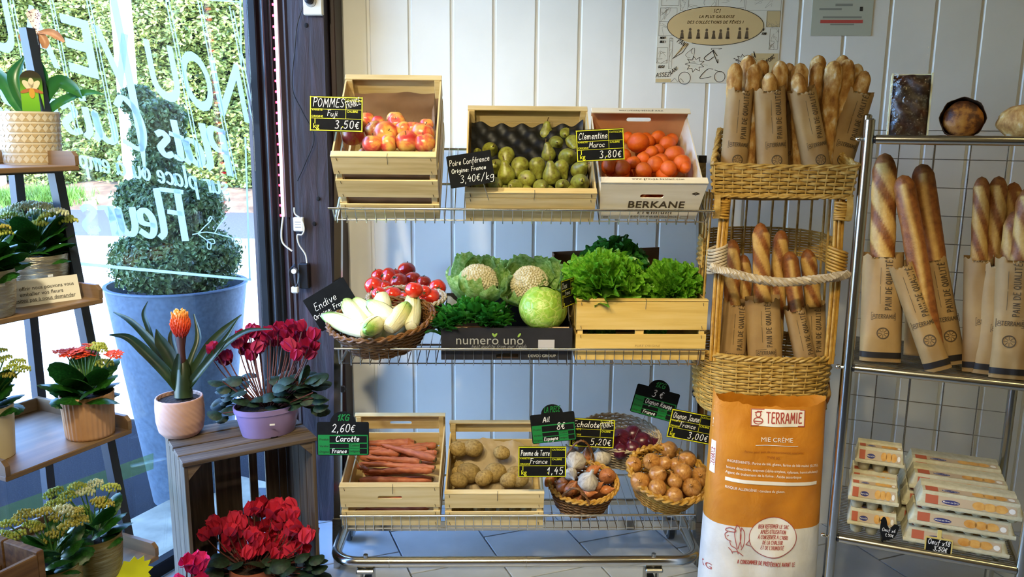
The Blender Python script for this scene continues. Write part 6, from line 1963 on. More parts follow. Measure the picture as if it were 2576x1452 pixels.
# top tray: low front, rising sides, high back
zt0 = sk(1960, 495, 0).z; ztf = sk(1960, 418, -0.01).z
hw, dp_ = 0.212, 0.24
zback = ztf + 0.11
weave_panel('front_weave', lambda u, v: (-hw - 0.008 * v + u * 2 * (hw + 0.008 * v), 0.002 - 0.014 * v, zt0 + v * (ztf - zt0)), 72, 8, 15, 0.004)
for s in (-1, 1):
    weave_panel('side_weave', lambda u, v: (s * (hw + 0.012 * v) * (1 - 0.26 * u), 0.0 + u * dp_, zt0 + v * (ztf - zt0 + (zback - ztf) * u ** 1.3)), 40, 9, 9, 0.004)
weave_panel('back_weave', lambda u, v: (0.74 * (-hw + u * 2 * hw), dp_ + 0.02 * v, zt0 + v * (zback - zt0)), 60, 14, 15, 0.004)
part('tray_floor', ([(s_ * hw * k_, y_, z_) for z_ in (zt0 - 0.004, zt0 + 0.002) for s_, k_, y_ in ((-1, 1, 0), (1, 1, 0), (1, .74, dp_), (-1, .74, dp_))], [(3, 2, 1, 0), (4, 5, 6, 7)] + [(i, (i + 1) % 4, (i + 1) % 4 + 4, i + 4) for i in range(4)]), M_wy, ws, smooth=False)
def rope(nm, pts, r, turns, strands=3, m=None, par=ws):
    sp_ = smooth_path(pts, 10)
    n = len(sp_)
    for j in range(strands):
        out = []
        for i in range(n):
            t_ = (sp_[min(i + 1, n - 1)] - sp_[max(i - 1, 0)]).normalized()
            u = Vector((0, 1, 0)) - t_ * t_.y
            u = u.normalized() if u.length > 0.1 else Vector((1, 0, 0))
            w = t_.cross(u)
            a = 2 * PI * turns * i / n + j * 2 * PI / strands
            out.append(sp_[i] + (u * math.cos(a) + w * math.sin(a)) * r * 0.62)
        part(nm, tube(out, r * 0.62, 6), m or M_wy, par)
rope('front_rim', [(-hw - 0.012, -0.012, ztf + 0.004), (0, -0.014, ztf), (hw + 0.012, -0.012, ztf + 0.002)], 0.006, 16, 2)
rope('bottom_rim', [(-hw, -0.002, zt0), (0, -0.004, zt0), (hw, -0.002, zt0)], 0.006, 14, 2)
for s in (-1, 1):
    rope('side_rim', [(s * (hw + 0.012), -0.010, ztf + 0.004)] + [(s * (hw + 0.013) * (1 - 0.26 * u), dp_ * u, ztf + (zback - ztf) * u ** 1.3 + 0.004) for u in (0.3, 0.6, 1.0)], 0.008, 12, 3)
rope('back_rim', [(-hw * .74, dp_ + 0.02, zback), (0, dp_ + 0.022, zback + 0.004), (hw * .74, dp_ + 0.02, zback)], 0.007, 14, 3)
# uprights: bundled canes at the corners and thin canes round sides and back
zl = sk(1960, 905, -0.03).z                          # rim of the lower basket
zlb = zl - 0.20
RXb, RYb, CYb = 0.225, 0.185, 0.155
def ringpt(a, k=1.0, dz=0.0):
    c, s = math.cos(a), math.sin(a)
    p = 3.2
    rr_ = (abs(c / (RXb * k)) ** p + abs(s / (RYb * k)) ** p) ** (-1 / p)
    return Vector((rr_ * c, CYb + rr_ * s, dz))
def cane(p0, p1, r=0.0048, n=7, bow=0.0):
    p0, p1 = Vector(p0), Vector(p1)
    return tube([p0.lerp(p1, k / 6) + Vector((bow * math.sin(PI * k / 6), 0, 0)) for k in range(7)], r, n)
for s in (-1, 1):
    for dx in (-0.007, 0.005, 0.016):
        part('front_upright', cane((s * (0.178) + dx, 0.008 + abs(dx) * 0.4, zt0), (s * 0.186 + dx, 0.004 + abs(dx) * 0.4, zl - 0.02), 0.006, 7, 0.004 * s), M_wh, ws)
    for k, y in enumerate((0.07, 0.13, 0.19, 0.25)):
        part('side_cane', cane((s * 0.208, y, zt0), (s * 0.222, y * 1.05, zl - 0.03), 0.0042), M_wy, ws)
for k in range(9):
    x = -0.18 + 0.045 * k
    part('back_cane', cane((x, 0.30, zt0), (x * 1.05, 0.325, zl - 0.03), 0.0042), M_wy, ws)
# corner lashings under the tray, with a split-cane tongue
for s in (-1, 1):
    x = s * 0.190
    for k in range(7):
        z = zt0 - 0.018 - k * 0.0085
        part('lashing', tube([(x + 0.024 * math.cos(a) + 0.002, 0.006 + 0.016 * math.sin(a), z + 0.002 * math.sin(a * 2 + k)) for a in [2 * PI * i / 14 for i in range(14)]], 0.0042, 6, closed=True), M_wh, ws)
    part('cane_tongue', xf(grid(3, 8, lambda u, v: ((u - 0.5) * 0.020, -0.004 - 0.010 * math.sin(v * PI), -v * 0.075)), T(x + (0.014 if s > 0 else -0.016), -0.012, zt0 + 0.004)), M_wy, ws)
# back top rail
part('back_band', tube([(-0.2, 0.30, zt0 - 0.02), (0, 0.302, zt0 - 0.025), (0.2, 0.30, zt0 - 0.02)], 0.012, 8), M_wh, ws)
# middle woven collar and rope bar
zm = sk(1790, 650, 0).z
weave_panel('back_collar', lambda u, v: tuple(ringpt(PI * (-0.06 + 1.12 * u), 0.99, zm - 0.05 + 0.10 * v + 0.02 * math.sin(u * PI))), 66, 11, 21, 0.003)
for s in (-1, 1):
    for k in range(8):
        z = zm - 0.040 + k * 0.0105
        a0 = -0.62 if s > 0 else PI + 0.62
        part('side_wrap', tube([(s * 0.190 + 0.026 * math.cos(a) * 1.1, 0.012 + 0.030 * math.sin(a), z - 0.01 * s * math.cos(a)) for a in [2 * PI * i / 14 for i in range(14)]], 0.0045, 6, closed=True), M_ww if s < 0 else M_wh, ws)
hp0, hp1 = sk(1790, 672, -0.02), sk(2135, 690, -0.02)
rope('rope_bar', [hp0, sk(1850, 690, -0.045), sk(1960, 710, -0.055), sk(2080, 700, -0.045), hp1], 0.0135, 9, 4, M_ww)
# lower basket
def lowfn(u, v):
    k = 0.93 + 0.07 * v
    p = ringpt(2 * PI * u - PI / 2, k, zlb + v * (zl - zlb))
    return (p.x, p.y, p.z)
W = []
N_, rows_ = 132, 19
for j in range(rows_):
    v = (j + 0.5) / rows_
    pts = []
    for i in range(N_):
        p = Vector(lowfn(i / N_, v)); c = Vector((0, CYb, p.z))
        pts.append(p + (p - c).normalized() * 0.0035 * math.cos(2 * PI * 16.5 * i / N_ + PI * j))
    W.append(tube(pts, (zl - zlb) / rows_ * 0.44, 5, closed=True))
part('lower_weave', join(*W), M_wy, ws, kind='stuff')
part('stakes', join(*[tube([lowfn(i / 33, v / 4) for v in range(5)], 0.003, 5) for i in range(33)]), M_wy, ws, kind='stuff')
for j in range(3):
    pts = []
    for i in range(130):
        p = Vector(lowfn(i / 130, 1)); ph = 2 * PI * 17 * i / 130 + j * 2 * PI / 3
        d = (p - Vector((0, CYb, p.z))).normalized()
        pts.append(p + d * 0.006 * math.cos(ph) + Vector((0, 0, 0.006 * math.sin(ph))))
    part('lower_rim', tube(pts, 0.0045, 6, closed=True), M_wy, ws)
bot = [ringpt(2 * PI * i / 40, 0.93, zlb) for i in range(40)]
part('basket_floor', ([tuple(p) for p in bot] + [(p.x, p.y, p.z - 0.006) for p in bot], [tuple(range(40)), tuple(range(79, 39, -1))] + [(i, i + 40, (i + 1) % 40 + 40, (i + 1) % 40) for i in range(40)]), M_wy, ws, smooth=False)
for a in (0.7, 2.44, 3.84, 5.58):
    p = ringpt(a, 0.86)
    part('leg', cane((p.x, p.y, zlb), (p.x * 1.02, p.y, 0.0), 0.010), M_wh, ws)
for s in (-1, 1):
    part('leg_stretcher', cane((s * 0.14, 0.02, 0.12), (s * 0.14, 0.29, 0.12), 0.006), M_wh, ws)

# ---- bags and loaves in the top tray
def s_bag(label, x0, y0, x1, y1, dep, w, L, **kw):
    base = sk(x0, y0, dep); top = sk(x1, y1, dep + 0.02)
    base.z = max(base.z, zt0 + 0.004) if base.z > zt0 - 0.1 else base.z
    M = lean(MS, base, top)
    paper_bag(label, M, w, L, **kw)
    return M
ZT = zt0 + 0.004
tops = [((1842, 440), (1862, 225), 0.075, 0.085, 0.27, 0.0, 'paper bread bag printed in brown, beside the clementine end of the wicker tray'),
        ((1950, 445), (1935, 225), 0.060, 0.100, 0.275, 0.02, 'paper bread bag printed in brown, upright in the middle of the wicker tray'),
        ((2072, 445), (2016, 228), 0.055, 0.088, 0.27, 0.04, 'paper bread bag printed in brown, leaning away from the trolley in the wicker tray'),
        ((2085, 440), (2160, 230), 0.115, 0.100, 0.275, 0.0, 'paper bread bag printed in brown, splayed towards the trolley in the wicker tray'),
        ((1995, 440), (1990, 250), 0.150, 0.080, 0.24, 0.0, 'paper bread bag half hidden at the back of the wicker tray')]
for i, (b0, t0_, dep, w, L, tn, lb) in enumerate(tops):
    base = sk(*b0, dep); base.z = ZT
    top = sk(*t0_, dep + 0.03)
    M = lean(MS, base, top)
    L2 = (top - base).length
    paper_bag(lb, M, w, L2, 0.034, True, tn)
LB2 = 'short floury rustic baguette standing in the wicker tray'
for i, (bx_, by_, tx_, ty_, dep, r, st) in enumerate(((1842, 440, 1850, 158, 0.078, 0.024, 2), (1862, 440, 1884, 138, 0.135, 0.024, 2), (1880, 440, 1900, 160, 0.100, 0.025, 2), (1905, 440, 1918, 150, 0.160, 0.022, 2), (1940, 440, 1936, 182, 0.062, 0.024, 1), (1955, 440, 1962, 152, 0.115, 0.026, 2), (1975, 440, 1985, 158, 0.165, 0.022, 2),
        (2060, 440, 2004, 183, 0.058, 0.023, 1), (2010, 440, 2012, 158, 0.12, 0.026, 2), (2040, 440, 2060, 138, 0.17, 0.024, 2), (2035, 440, 2058, 156, 0.13, 0.022, 1), (2070, 440, 2100, 152, 0.10, 0.027, 2), (2080, 440, 2122, 138, 0.165, 0.024, 2), (2090, 440, 2134, 148, 0.12, 0.026, 2), (2090, 440, 2160, 160, 0.175, 0.022, 2), (2095, 440, 2178, 178, 0.118, 0.024, 2))):
    base = sk(bx_, by_, dep); base.z = ZT + 0.004
    base.x = max(-hw + 0.03, min(hw - 0.03, base.x))
    top = sk(tx_, ty_, dep + 0.03)
    L = (top - base).length
    put('rustic_baguette', bread_mesh('rustic_baguette', L, r, M_flour, st, i * 3 + 1), lean(MS, base, top), None, LB2, 'bread', 'rustic baguettes in the wicker tray')
# ---- baguettes and bags in the lower basket
ZL = zlb + 0.004
for lb, b0, t0_, dep, w, tn in (('paper bread bag with a dark loaf in the lower basket, at the rack side', (1842, 900), (1852, 760), 0.085, 0.088, 0.0), ('wide paper bread bag in the middle of the lower basket', (1925, 900), (1918, 752), 0.060, 0.115, -0.05),
                            ('narrow paper bread bag leaning in the lower basket', (2025, 900), (1998, 775), 0.065, 0.070, 0.0), ('paper bread bag tucked at the trolley side of the lower basket', (2048, 900), (2046, 765), 0.105, 0.080, -0.1)):
    base = sk(*b0, dep); top = sk(*t0_, dep + 0.02)
    d = (top - base).normalized()
    base = base + d * ((ZL - base.z) / d.z)
    paper_bag(lb, lean(MS, base, top), w, (top - base).length, 0.027, True, tn)
LB3 = 'dark crusty baguette standing in the lower wicker basket'
for i, (bx_, by_, tx_, ty_, dep, r, st) in enumerate(((1840, 900, 1842, 602, 0.088, 0.027, 0), (1920, 900, 1913, 560, 0.075, 0.028, 0), (1945, 900, 1966, 578, 0.12, 0.027, 0), (2020, 900, 1985, 632, 0.068, 0.027, 1), (2060, 900, 2030, 626, 0.11, 0.026, 0), (1875, 900, 1870, 640, 0.13, 0.025, 0))):
    base = sk(bx_, by_, dep); top = sk(tx_, ty_, dep + 0.045)
    d = (top - base).normalized()
    base = base + d * ((ZL + 0.003 - base.z) / d.z)
    put('baguette', bread_mesh('baguette', (top - base).length, r, M_bread, st, i + 20), lean(MS, base, top), None, LB3, 'bread', 'baguettes in the lower wicker basket')

# ================================================================== FLOUR SACK
sl, sr = at_y(1793, 1200, 2.40), at_y(2080, 1200, 2.40)
sx = (sl.x + sr.x) / 2; shw = (sr.x - sl.x) / 2
zs_top = at_y(1940, 1018, 2.44).z
MSK = frame((sx, 2.475, 0), 0)
b = NB('printed_flour_sack')
tc = b.n('TexCoord'); sp = b.n('SeparateXYZ'); b.l(tc.outputs['Object'], sp.inputs[0])
zsplit = at_y(1940, 1322, 2.40).z
nn = b.noise(b.coord((1, 1, 1), rand=False), 5, 2)
ad = b.n('Math', operation='MULTIPLY_ADD'); ad.inputs[1].default_value = 0.03; b.l(nn, ad.inputs[0]); b.l(sp.outputs[2], ad.inputs[2])
gt = b.n('Math', operation='GREATER_THAN'); gt.inputs[1].default_value = zsplit + 0.015; b.l(ad.outputs[0], gt.inputs[0])
n2 = b.noise(b.coord((1, 1, 1), rand=False), 14, 4)
cw = b.ramp(n2, [(0.3, 'cfccc4'), (0.7, 'e2dfd8')]); co_ = b.ramp(n2, [(0.3, 'bb7212'), (0.7, 'cd8420')])
b.set(Base_Color=b.mix(gt.outputs[0], cw, co_), Roughness=0.5)
b.bump(b.noise(b.coord((1, 1, 0.7), rand=False), 16, 5, dist=0.8), 0.35, 0.012)
M_sack = b.m
def sack_half(z):
    t_ = z / zs_top
    return shw * (1.10 - 0.10 * t_) * (1 - 0.25 * max(0, 0.06 - t_) / 0.06)
def sack_y(x, z, side=-1):
    h = sack_half(z)
    t_ = z / zs_top
    dd = 0.098 * (1 - 0.42 * t_ ** 3) * (0.55 + 0.45 * min(1, t_ / 0.08))
    f = max(0.0, 1 - abs(x / h) ** 3.0) ** (1 / 2.4)
    cr_ = 0.010 * noise.noise(Vector((x * 7, z * 7, 2))) + 0.005 * noise.noise(Vector((x * 17, z * 13, 8)))
    return side * (dd * f + cr_ * f)
sk_t = thing('flour_sack', 'orange and white paper flour sack lettered TERRAMIE standing before the wicker stand', 'sack', MSK)
nx, nz = 84, 120
V, Fc = [], []
def ztop(x): return zs_top + 0.022 * (x / shw) ** 2 + 0.020 * max(0, -x / shw - 0.75) * 4 + 0.010 * noise.noise(Vector((x * 22, 3, 1))) + 0.006 * noise.noise(Vector((x * 75, 1, 4)))
for side in (-1, 1):
    for j in range(nz + 1):
        for k in range(nx + 1):
            zz = ztop(-shw + 2 * shw * k / nx) * j / nz
            h = sack_half(zz)
            x = h * math.sin((k / nx - 0.5) * PI)
            V.append((x, sack_y(x, zz, side), zz))
q = nx + 1; m_ = (nz + 1) * q
for j in range(nz):
    for k in range(nx):
        Fc.append((j * q + k, j * q + k + 1, (j + 1) * q + k + 1, (j + 1) * q + k))
        Fc.append((m_ + j * q + k + 1, m_ + j * q + k, m_ + (j + 1) * q + k, m_ + (j + 1) * q + k + 1))
for k in range(nx): Fc.append((k, m_ + k, m_ + k + 1, k + 1))
part('paper', (V, Fc), M_sack, sk_t, angle=None)
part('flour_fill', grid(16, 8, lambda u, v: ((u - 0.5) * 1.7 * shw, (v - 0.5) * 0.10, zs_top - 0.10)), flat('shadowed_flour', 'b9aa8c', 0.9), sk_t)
def sP(px, py):
    """sack art coordinates from the photo, on its front plane"""
    v = MSK.inverted() @ at_y(px, py, 2.385)
    return v.x, v.z
def sack_print(g2, m, px, py, off=0.0015):
    ox, oz = sP(px, py)
    part('print', ([(max(-sack_half(z + oz) * .985, min(sack_half(z + oz) * .985, x + ox)), sack_y(max(-sack_half(z + oz) * .985, min(sack_half(z + oz) * .985, x + ox)), z + oz) - off - 0.0008, z + oz) for x, _, z in g2[0]], g2[1]), m, sk_t, smooth=False, kind='stuff')
def subdiv_quad(x0, x1, z0, z1, n=14, m=3):
    return grid(n, m, lambda u, v: (x0 + (x1 - x0) * u, 0, z0 + (z1 - z0) * v))
KP = (at_y(1500, 1200, 2.385) - at_y(1400, 1200, 2.385)).length / 100     # metres per photo pixel here
M_wpr = flat('white_print', 'ece6da', 0.6); M_rpr = flat('red_print', 'a8443a', 0.6); M_opr = flat('dark_orange_print', '9c5216', 0.6)
sack_print(subdiv_quad(-66 * KP, 66 * KP, -21 * KP, 21 * KP), M_wpr, 1963, 1060, 0.0012)
g = frame_line(-65 * KP, 65 * KP, -20 * KP, 20 * KP, 2 * KP)
sack_print(join(g, xf(fit(hand('TERRAMIE', 25 * KP, 3.6 * KP, slant=0, width=0.8, space=0.9), 88 * KP), T(15 * KP, 0, -12 * KP)), ring2(-48 * KP, 8 * KP, 6 * KP, 7 * KP, 2.4 * KP, 16), ring2(-48 * KP, -8 * KP, 11 * KP, 8 * KP, 2.4 * KP, 18), ribbons([[(-56 * KP, 12 * KP), (-40 * KP, 15 * KP)], [(-57 * KP, -9 * KP), (-40 * KP, -10 * KP)]], 2.5 * KP)), M_rpr, 1963, 1060, 0.002)
sack_print(join(print_text('MIE CRÈME', 16 * KP), xf(subdiv_quad(-52 * KP, 52 * KP, -0.7 * KP, 0.7 * KP, 14, 1), T(0, 0, -9 * KP))), M_wpr, 1958, 1118)
sack_print(join(print_text('Farine pour pain de consommation courante', 8 * KP), xf(print_text('TYPE 65.', 9 * KP), T(0, 0, -15 * KP))), M_opr, 1950, 1145)
LN = [('INGRÉDIENTS : Farine de blé, gluten, farine de blé malté (0,3%),', 1832, 1168), ('levure désactivée, enzymes (alpha-amylase, xylanase, hemicellulase)', 1830, 1184), ('Agent de traitement de la farine : Acide ascorbique', 1828, 1196), ('RISQUE ALLERGÈNE : contient du gluten.', 1826, 1232)]
for s, x, y in LN:
    g = print_text(s, 9.4 * KP, 'LEFT', bold=.006)
    mxw = max(v[0] for v in g[0]); k = min(1, (226 if y < 1195 else 185 if y < 1220 else 146) * KP / mxw)
    g = [(a * k, 0, c_ - a * k * 0.03) for a, _, c_ in g[0]], g[1]
    sack_print(g, M_wpr, x, y)
sack_print(([(x, 0, z - x * 0.03) for x, _, z in subdiv_quad(0, 228 * KP, -4.5 * KP, 4.5 * KP)[0]], subdiv_quad(0, 228 * KP, 0, 1)[1]), M_wpr, 1827, 1210)
circ = [[(58 * KP * math.cos(a), 53 * KP * math.sin(a)) for a in [R(k) for k in range(-150, 206, 6)]]]
sack_print(grid(40, 10, lambda u, v: (57 * KP * v * math.cos(2 * PI * u), 0, 52 * KP * v * math.sin(2 * PI * u))), M_wpr, 1943, 1351, 0.0012)
g = [ribbons(circ, 1.6 * KP), ribbons([[(-50 * KP, -26 * KP), (-65 * KP, -22 * KP)], [(-65 * KP, -22 * KP), (-56 * KP, -9 * KP)]], 1.6 * KP)]
for i, s in enumerate(('BIEN REFERMER LE SAC', 'APRÈS UTILISATION', 'À CONSERVER À L\'ABRI', 'DE LA CHALEUR', 'ET DE L\'HUMIDITÉ')):
    gg = hand(s, 9.5 * KP, 1.3 * KP, slant=0.05, width=0.62)
    g.append(xf(fit(gg, 92 * KP), T(0, 0, (24 - 14 * i) * KP)))
sack_print(join(*g), M_rpr, 1943, 1351, 0.002)
sack_print(join(hand('A CONSOMMER DE PRÉFÉRENCE AVANT LE', 10 * KP, 1.4 * KP, slant=0, width=0.62)), M_rpr, 1926, 1420)
# little figure carrying loaves
fig = [[(-14, 22), (-20, 14), (-16, 2), (-6, -2)], [(-18, 30), (-8, 34), (4, 30), (2, 24), (-18, 24), (-18, 30)], [(-8, -4), (-4, -14), (8, -20), (14, -34)], [(6, 44), (2, 20), (10, -18)], [(6, 44), (14, 36), (18, 10), (12, -20)], [(18, 38), (16, 10), (20, -14)], [(18, 38), (26, 24), (26, -4), (20, -22)], [(-2, -30), (12, -28), (26, -38)], [(-14, 10), (-12, 12)], [(-10, -20), (-4, -26), (0, -34)]]
sack_print(ribbons([[(v.x * KP, v.y * KP) for v in smooth_path([Vector((a, c_, 0)) for a, c_ in p], 4)] for p in fig], 1.8 * KP), M_rpr, 1845, 1362)
sack_print(xf(hand('MIE CRÈME', 13 * KP, 2.2 * KP, slant=0), RY(-90)), M_wpr, 1805, 1055)
sack_print(subdiv_quad(-6 * KP, 6 * KP, -42 * KP, 42 * KP, 2, 10), M_wpr, 1800, 1165, 0.0012)
sack_print(xf(hand('TERRAMIE', 8 * KP, 1.6 * KP, slant=0, width=1.1), RY(-90)), M_rpr, 1804, 1165, 0.002)
sack_print(xf(print_text('25KG', 22 * KP), Matrix()), M_rpr, 1768, 1442, 0.002)

# ================================================================== BREAD TROLLEY
def ck(px, py, d): return loc_at(MC, px, py, d)
tro = thing('bread_trolley', 'chrome tube trolley with wire shelves of bread and eggs', 'trolley', MC)
TWd, TD = ck(2568, 1435, 0.0).x, 0.40
zr3 = ck(2300, 352, 0).z; zr2 = ck(2300, 943, 0).z; zr1 = ck(2300, 1388, 0).z
ztop_ = ck(2190, 298, 0).z
M_tube = flat('satin_chrome_tube', 'b5b3a9', 0.22, 1.0)
for x in (0, TWd):
    for y in (0, TD):
        h = ztop_ if y == 0 else ztop_ + 0.02
        pz_ = part('post', tube([(x, y, 0.06), (x, y, h - 0.004), (x, y, h)], [0.0135, 0.0135, 0.010], 14), M_tube, tro)
        part('foot', lathe([(0.016, 0.0), (0.018, 0.02), (0.013, 0.062), (0.001, 0.064)], 14), M_black, pz_, T(x, y, 0))
for z in (zr1, zr2, zr3):
    part('front_rail', tube([(0.018, 0, z), (TWd - 0.012, 0, z)], 0.0130, 14), M_tube, tro)
    part('rear_rail', tube([(0.012, TD, z - 0.004), (TWd - 0.012, TD, z - 0.004)], 0.008, 10), M_tube, tro)
    for x in (0, TWd):
        part('side_rail', tube([(x, 0.012, z - 0.006), (x, TD - 0.012, z - 0.006)], 0.008, 10), M_tube, tro)
        part('bolt', join(tube([(x - 0.026 * (1 if x == 0 else -1), 0, z), (x, 0, z)], 0.0045, 8), xf(ball(0.009, 0.007, 0.007, 10, 6), T(x - 0.026 * (1 if x == 0 else -1), 0, z))), M_chrome, tro)
    part('end_collar', tube([(0.012, 0, z), (0.022, 0, z)], 0.0105, 12), M_black, tro)
    n = 30
    part('wire_deck', join(*[tube([(0.008, 0.022 + k * (TD - 0.035) / n, z + 0.004), (TWd - 0.008, 0.022 + k * (TD - 0.035) / n, z + 0.004)], 0.0022, 6) for k in range(n + 1)]), M_tube, tro, kind='stuff')
    for x in (0.135, 0.29, 0.43):
        part('deck_strip', box(x, x + 0.014, 0.012, TD - 0.01, z - 0.002, z + 0.0015), M_tube, tro, smooth=False)
# wire back
part('back_mesh', join(*[tube([(0.01, TD, z), (TWd - 0.01, TD, z)], 0.0014, 5) for z in [zr1 + 0.07 + 0.088 * k for k in range(14)] if abs(z - zr2) > 0.02]), M_steel, tro, kind='stuff')
for x in (0.10, 0.20, 0.30, 0.40):
    part('back_wire', tube([(x, TD, zr1), (x, TD, zr3)], 0.0032 if x == 0.20 else 0.0018, 6), M_steel, tro)
ZD1, ZD2, ZD3 = zr1 + 0.0062, zr2 + 0.0062, zr3 + 0.0062

# ---- bread on the middle shelf
def c_lean(b0, t0_, dep, dep2):
    base = ck(*b0, dep); top = ck(*t0_, dep2)
    d = (top - base).normalized()
    base = base + d * ((ZD2 + 0.012 - base.z) / d.z)
    return base, top
for lb, b0, t0_, dep, w, tn, be in (('upright printed paper bread bag by the trolley post', (2214, 888), (2222, 642), 0.075, 0.112, 0.0, True), ('printed paper bread bag leaning out over the trolley rail', (2352, 905), (2266, 665), 0.040, 0.070, 0.0, True),
                             ('crumpled paper bread bag behind the leaning one', (2385, 890), (2340, 652), 0.120, 0.085, 0.1, True), ('plain paper bread bag beside the trolley gap', (2458, 892), (2462, 650), 0.075, 0.075, 0.25, True),
                             ('creased paper bread bag between two others', (2490, 905), (2512, 665), 0.060, 0.085, 0.2, True), ('front paper bread bag cut off at the trolley end', (2540, 920), (2556, 650), 0.035, 0.100, -0.15, True), ('dark paper bread bag tucked behind on the trolley', (2310, 885), (2320, 650), 0.16, 0.08, 0.0, False)):
    base, top = c_lean(b0, t0_, dep, dep + 0.05)
    paper_bag(lb, lean(MC, base, top), w, (top - base).length, 0.037, True, tn, black_end=be)
LB4 = 'long golden baguette standing on the trolley shelf'
for i, (b0, t0_, dep, r, st, lb) in enumerate((((2214, 888), (2226, 385), 0.078, 0.0335, 0, 'thick slashed baguette in the bag by the trolley post'), ((2352, 905), (2270, 440), 0.042, 0.029, 1, 'smooth pale baguette in the leaning bag'), ((2385, 890), (2318, 412), 0.125, 0.031, 1, 'smooth pale baguette leaning behind the trolley bags'),
                             ((2452, 892), (2470, 444), 0.085, 0.021, 0, 'slim slashed baguette beside the trolley gap'), ((2470, 892), (2513, 443), 0.105, 0.025, 0, 'slashed baguette leaning against the slim one'), ((2490, 905), (2552, 458), 0.13, 0.024, 0, 'slashed baguette at the back of the trolley end'), ((2520, 905), (2556, 530), 0.062, 0.028, 0, 'short slashed baguette before the others at the trolley end'), ((2540, 920), (2590, 470), 0.045, 0.028, 0, 'slashed baguette in the front bag at the trolley end'))):
    base, top = c_lean(b0, t0_, dep, dep + 0.09)
    put('baguette', bread_mesh('baguette', (top - base).length, r, M_bread, st, i + 40), lean(MC, base, top), None, lb, 'bread', None)

# ---- loaves on top
def top_px(px, y=0.06): return ck(px, 340, y).x
x0, x1 = ck(2234, 330, 0.03).x, ck(2334, 330, 0.03).x
bw = x1 - x0
bh = ck(2285, 182, 0.05).z - ZD3
Mbr2 = MC @ T((x0 + x1) / 2, 0.035, ZD3) @ RX(-8)
t = thing('loaf_case', 'cream cardboard loaf case holding a dark brioche on top of the trolley', 'case', Mbr2)
M_case = flat('cream_case', 'cfc79a', 0.7)
for s in (-1, 1): part('side', box(s * bw / 2 - 0.002, s * bw / 2 + 0.002, -0.002, 0.055, 0, bh), M_case, t, smooth=False)
part('back', box(-bw / 2, bw / 2, 0.052, 0.055, 0, bh), M_case, t, smooth=False)
part('end', box(-bw / 2, bw / 2, 0.0, 0.055, 0, 0.003), M_case, t, smooth=False)
part('end', box(-bw / 2, bw / 2, 0.012, 0.055, bh - 0.003, bh), M_case, t, smooth=False)
M_bri = noisy('dark_brioche', [(0.3, '190c06'), (0.55, '331a0b'), (0.75, '5c3014')], 26, rough=0.45, bump=0.5, bdist=0.01, detail=6)
def bri(u, v):
    x = (u - 0.5) * (bw - 0.006); z = 0.004 + v * (bh - 0.008)
    e = max(abs(u - 0.5), abs(v - 0.5)) * 2
    y = 0.012 - 0.022 * (1 - e ** 4) - 0.010 * noise.noise(Vector((u * 3, v * 4, 1))) - 0.006 * abs(math.sin(v * 9 + u * 5))
    return (x, y, z)
lo = put('brioche_loaf', mesh('brioche_loaf', join(grid(24, 30, bri), box(-bw / 2 + 0.004, bw / 2 - 0.004, 0.012, 0.050, 0.004, bh - 0.005)), M_bri, True, 60), Mbr2, None, 'dark glazed brioche loaf standing in its cream case', 'bread')
def film(u, v):
    a = (u - 0.5) * 2
    w = bw * 0.56 * (1.0 if v < 0.72 else 1 - (v - 0.72) / 0.28 * 0.55)
    x = a * w + (0 if v < 0.7 else (v - 0.7) / 0.3 * 0.045)
    y = -0.022 * (1 - a ** 4) - 0.002 + 0.006 * noise.noise(Vector((u * 5, v * 8, 3))) + (0 if v < 0.7 else (v - .7) * .15)
    return (x, y, 0.002 + v * bh * 1.42)
put('cellophane_wrap', mesh('cellophane_wrap', grid(24, 30, film), M_bag, True, None), Mbr2, None, 'clear cellophane wrapped round the dark brioche, gathered above', 'wrapping')
b = NB('cellophane')
tr_ = b.n('BsdfTransparent'); gl = b.n('BsdfGlossy'); gl.inputs['Roughness'].default_value = 0.08
b.l(b.coord((1, 1, 1)), b.n('TexNoise').inputs['Vector'])
bp = b.n('Bump'); bp.inputs['Strength'].default_value = 0.8; bp.inputs['Distance'].default_value = 0.02
b.l(b.noise(b.coord((1, 1, 1)), 30, 3), bp.inputs['Height']); b.l(bp.outputs[0], gl.inputs['Normal'])
mx = b.n('MixShader'); mx.inputs[0].default_value = 0.03
b.l(tr_.outputs[0], mx.inputs[1]); b.l(gl.outputs[0], mx.inputs[2]); b.l(mx.outputs[0], b.out.inputs[0])
bpy.data.objects['cellophane_wrap'].data.materials[0] = b.m
c = ck(2424, 282, 0.06); rb = (ck(2480, 300, 0.06).x - ck(2365, 300, 0.06).x) / 2
Mrb = MC @ T(c.x, 0.075, ZD3 + rb * 0.93) @ RX(-12)
t = thing('round_brioche', 'round golden brioche with dark patches leaning in a brown paper case on the trolley', 'bread', Mrb)
M_bri2 = noisy('golden_brioche', [(0.32, '2c1306'), (0.46, '5e300e'), (0.56, '9a6222'), (0.8, 'b98438')], 34, rough=0.5, bump=0.4, bdist=0.01, detail=4)
part('crumb', xf(ball(1, 0.55, 1, 28, 18, lambda d: 1 + 0.07 * noise.noise(d * 2.6)), T(0.002, -0.004, -0.003) @ SC(rb * 0.90, rb * 0.9, rb * 0.92)), M_bri2, t)
part('paper_case', xf(lathe([(rb * 0.80, rb * 0.55), (rb * 0.98, rb * 0.18), (rb * 1.03, -0.012), (rb * 1.0, -0.014), (rb * 0.94, rb * 0.18)], 32, True, fn=lambda a, r, z: r * (1 + 0.03 * math.cos(8 * a))), RX(-90)), flat('brown_paper_case', '3d2713', 0.7), t)
c = ck(2556, 300, 0.06); 
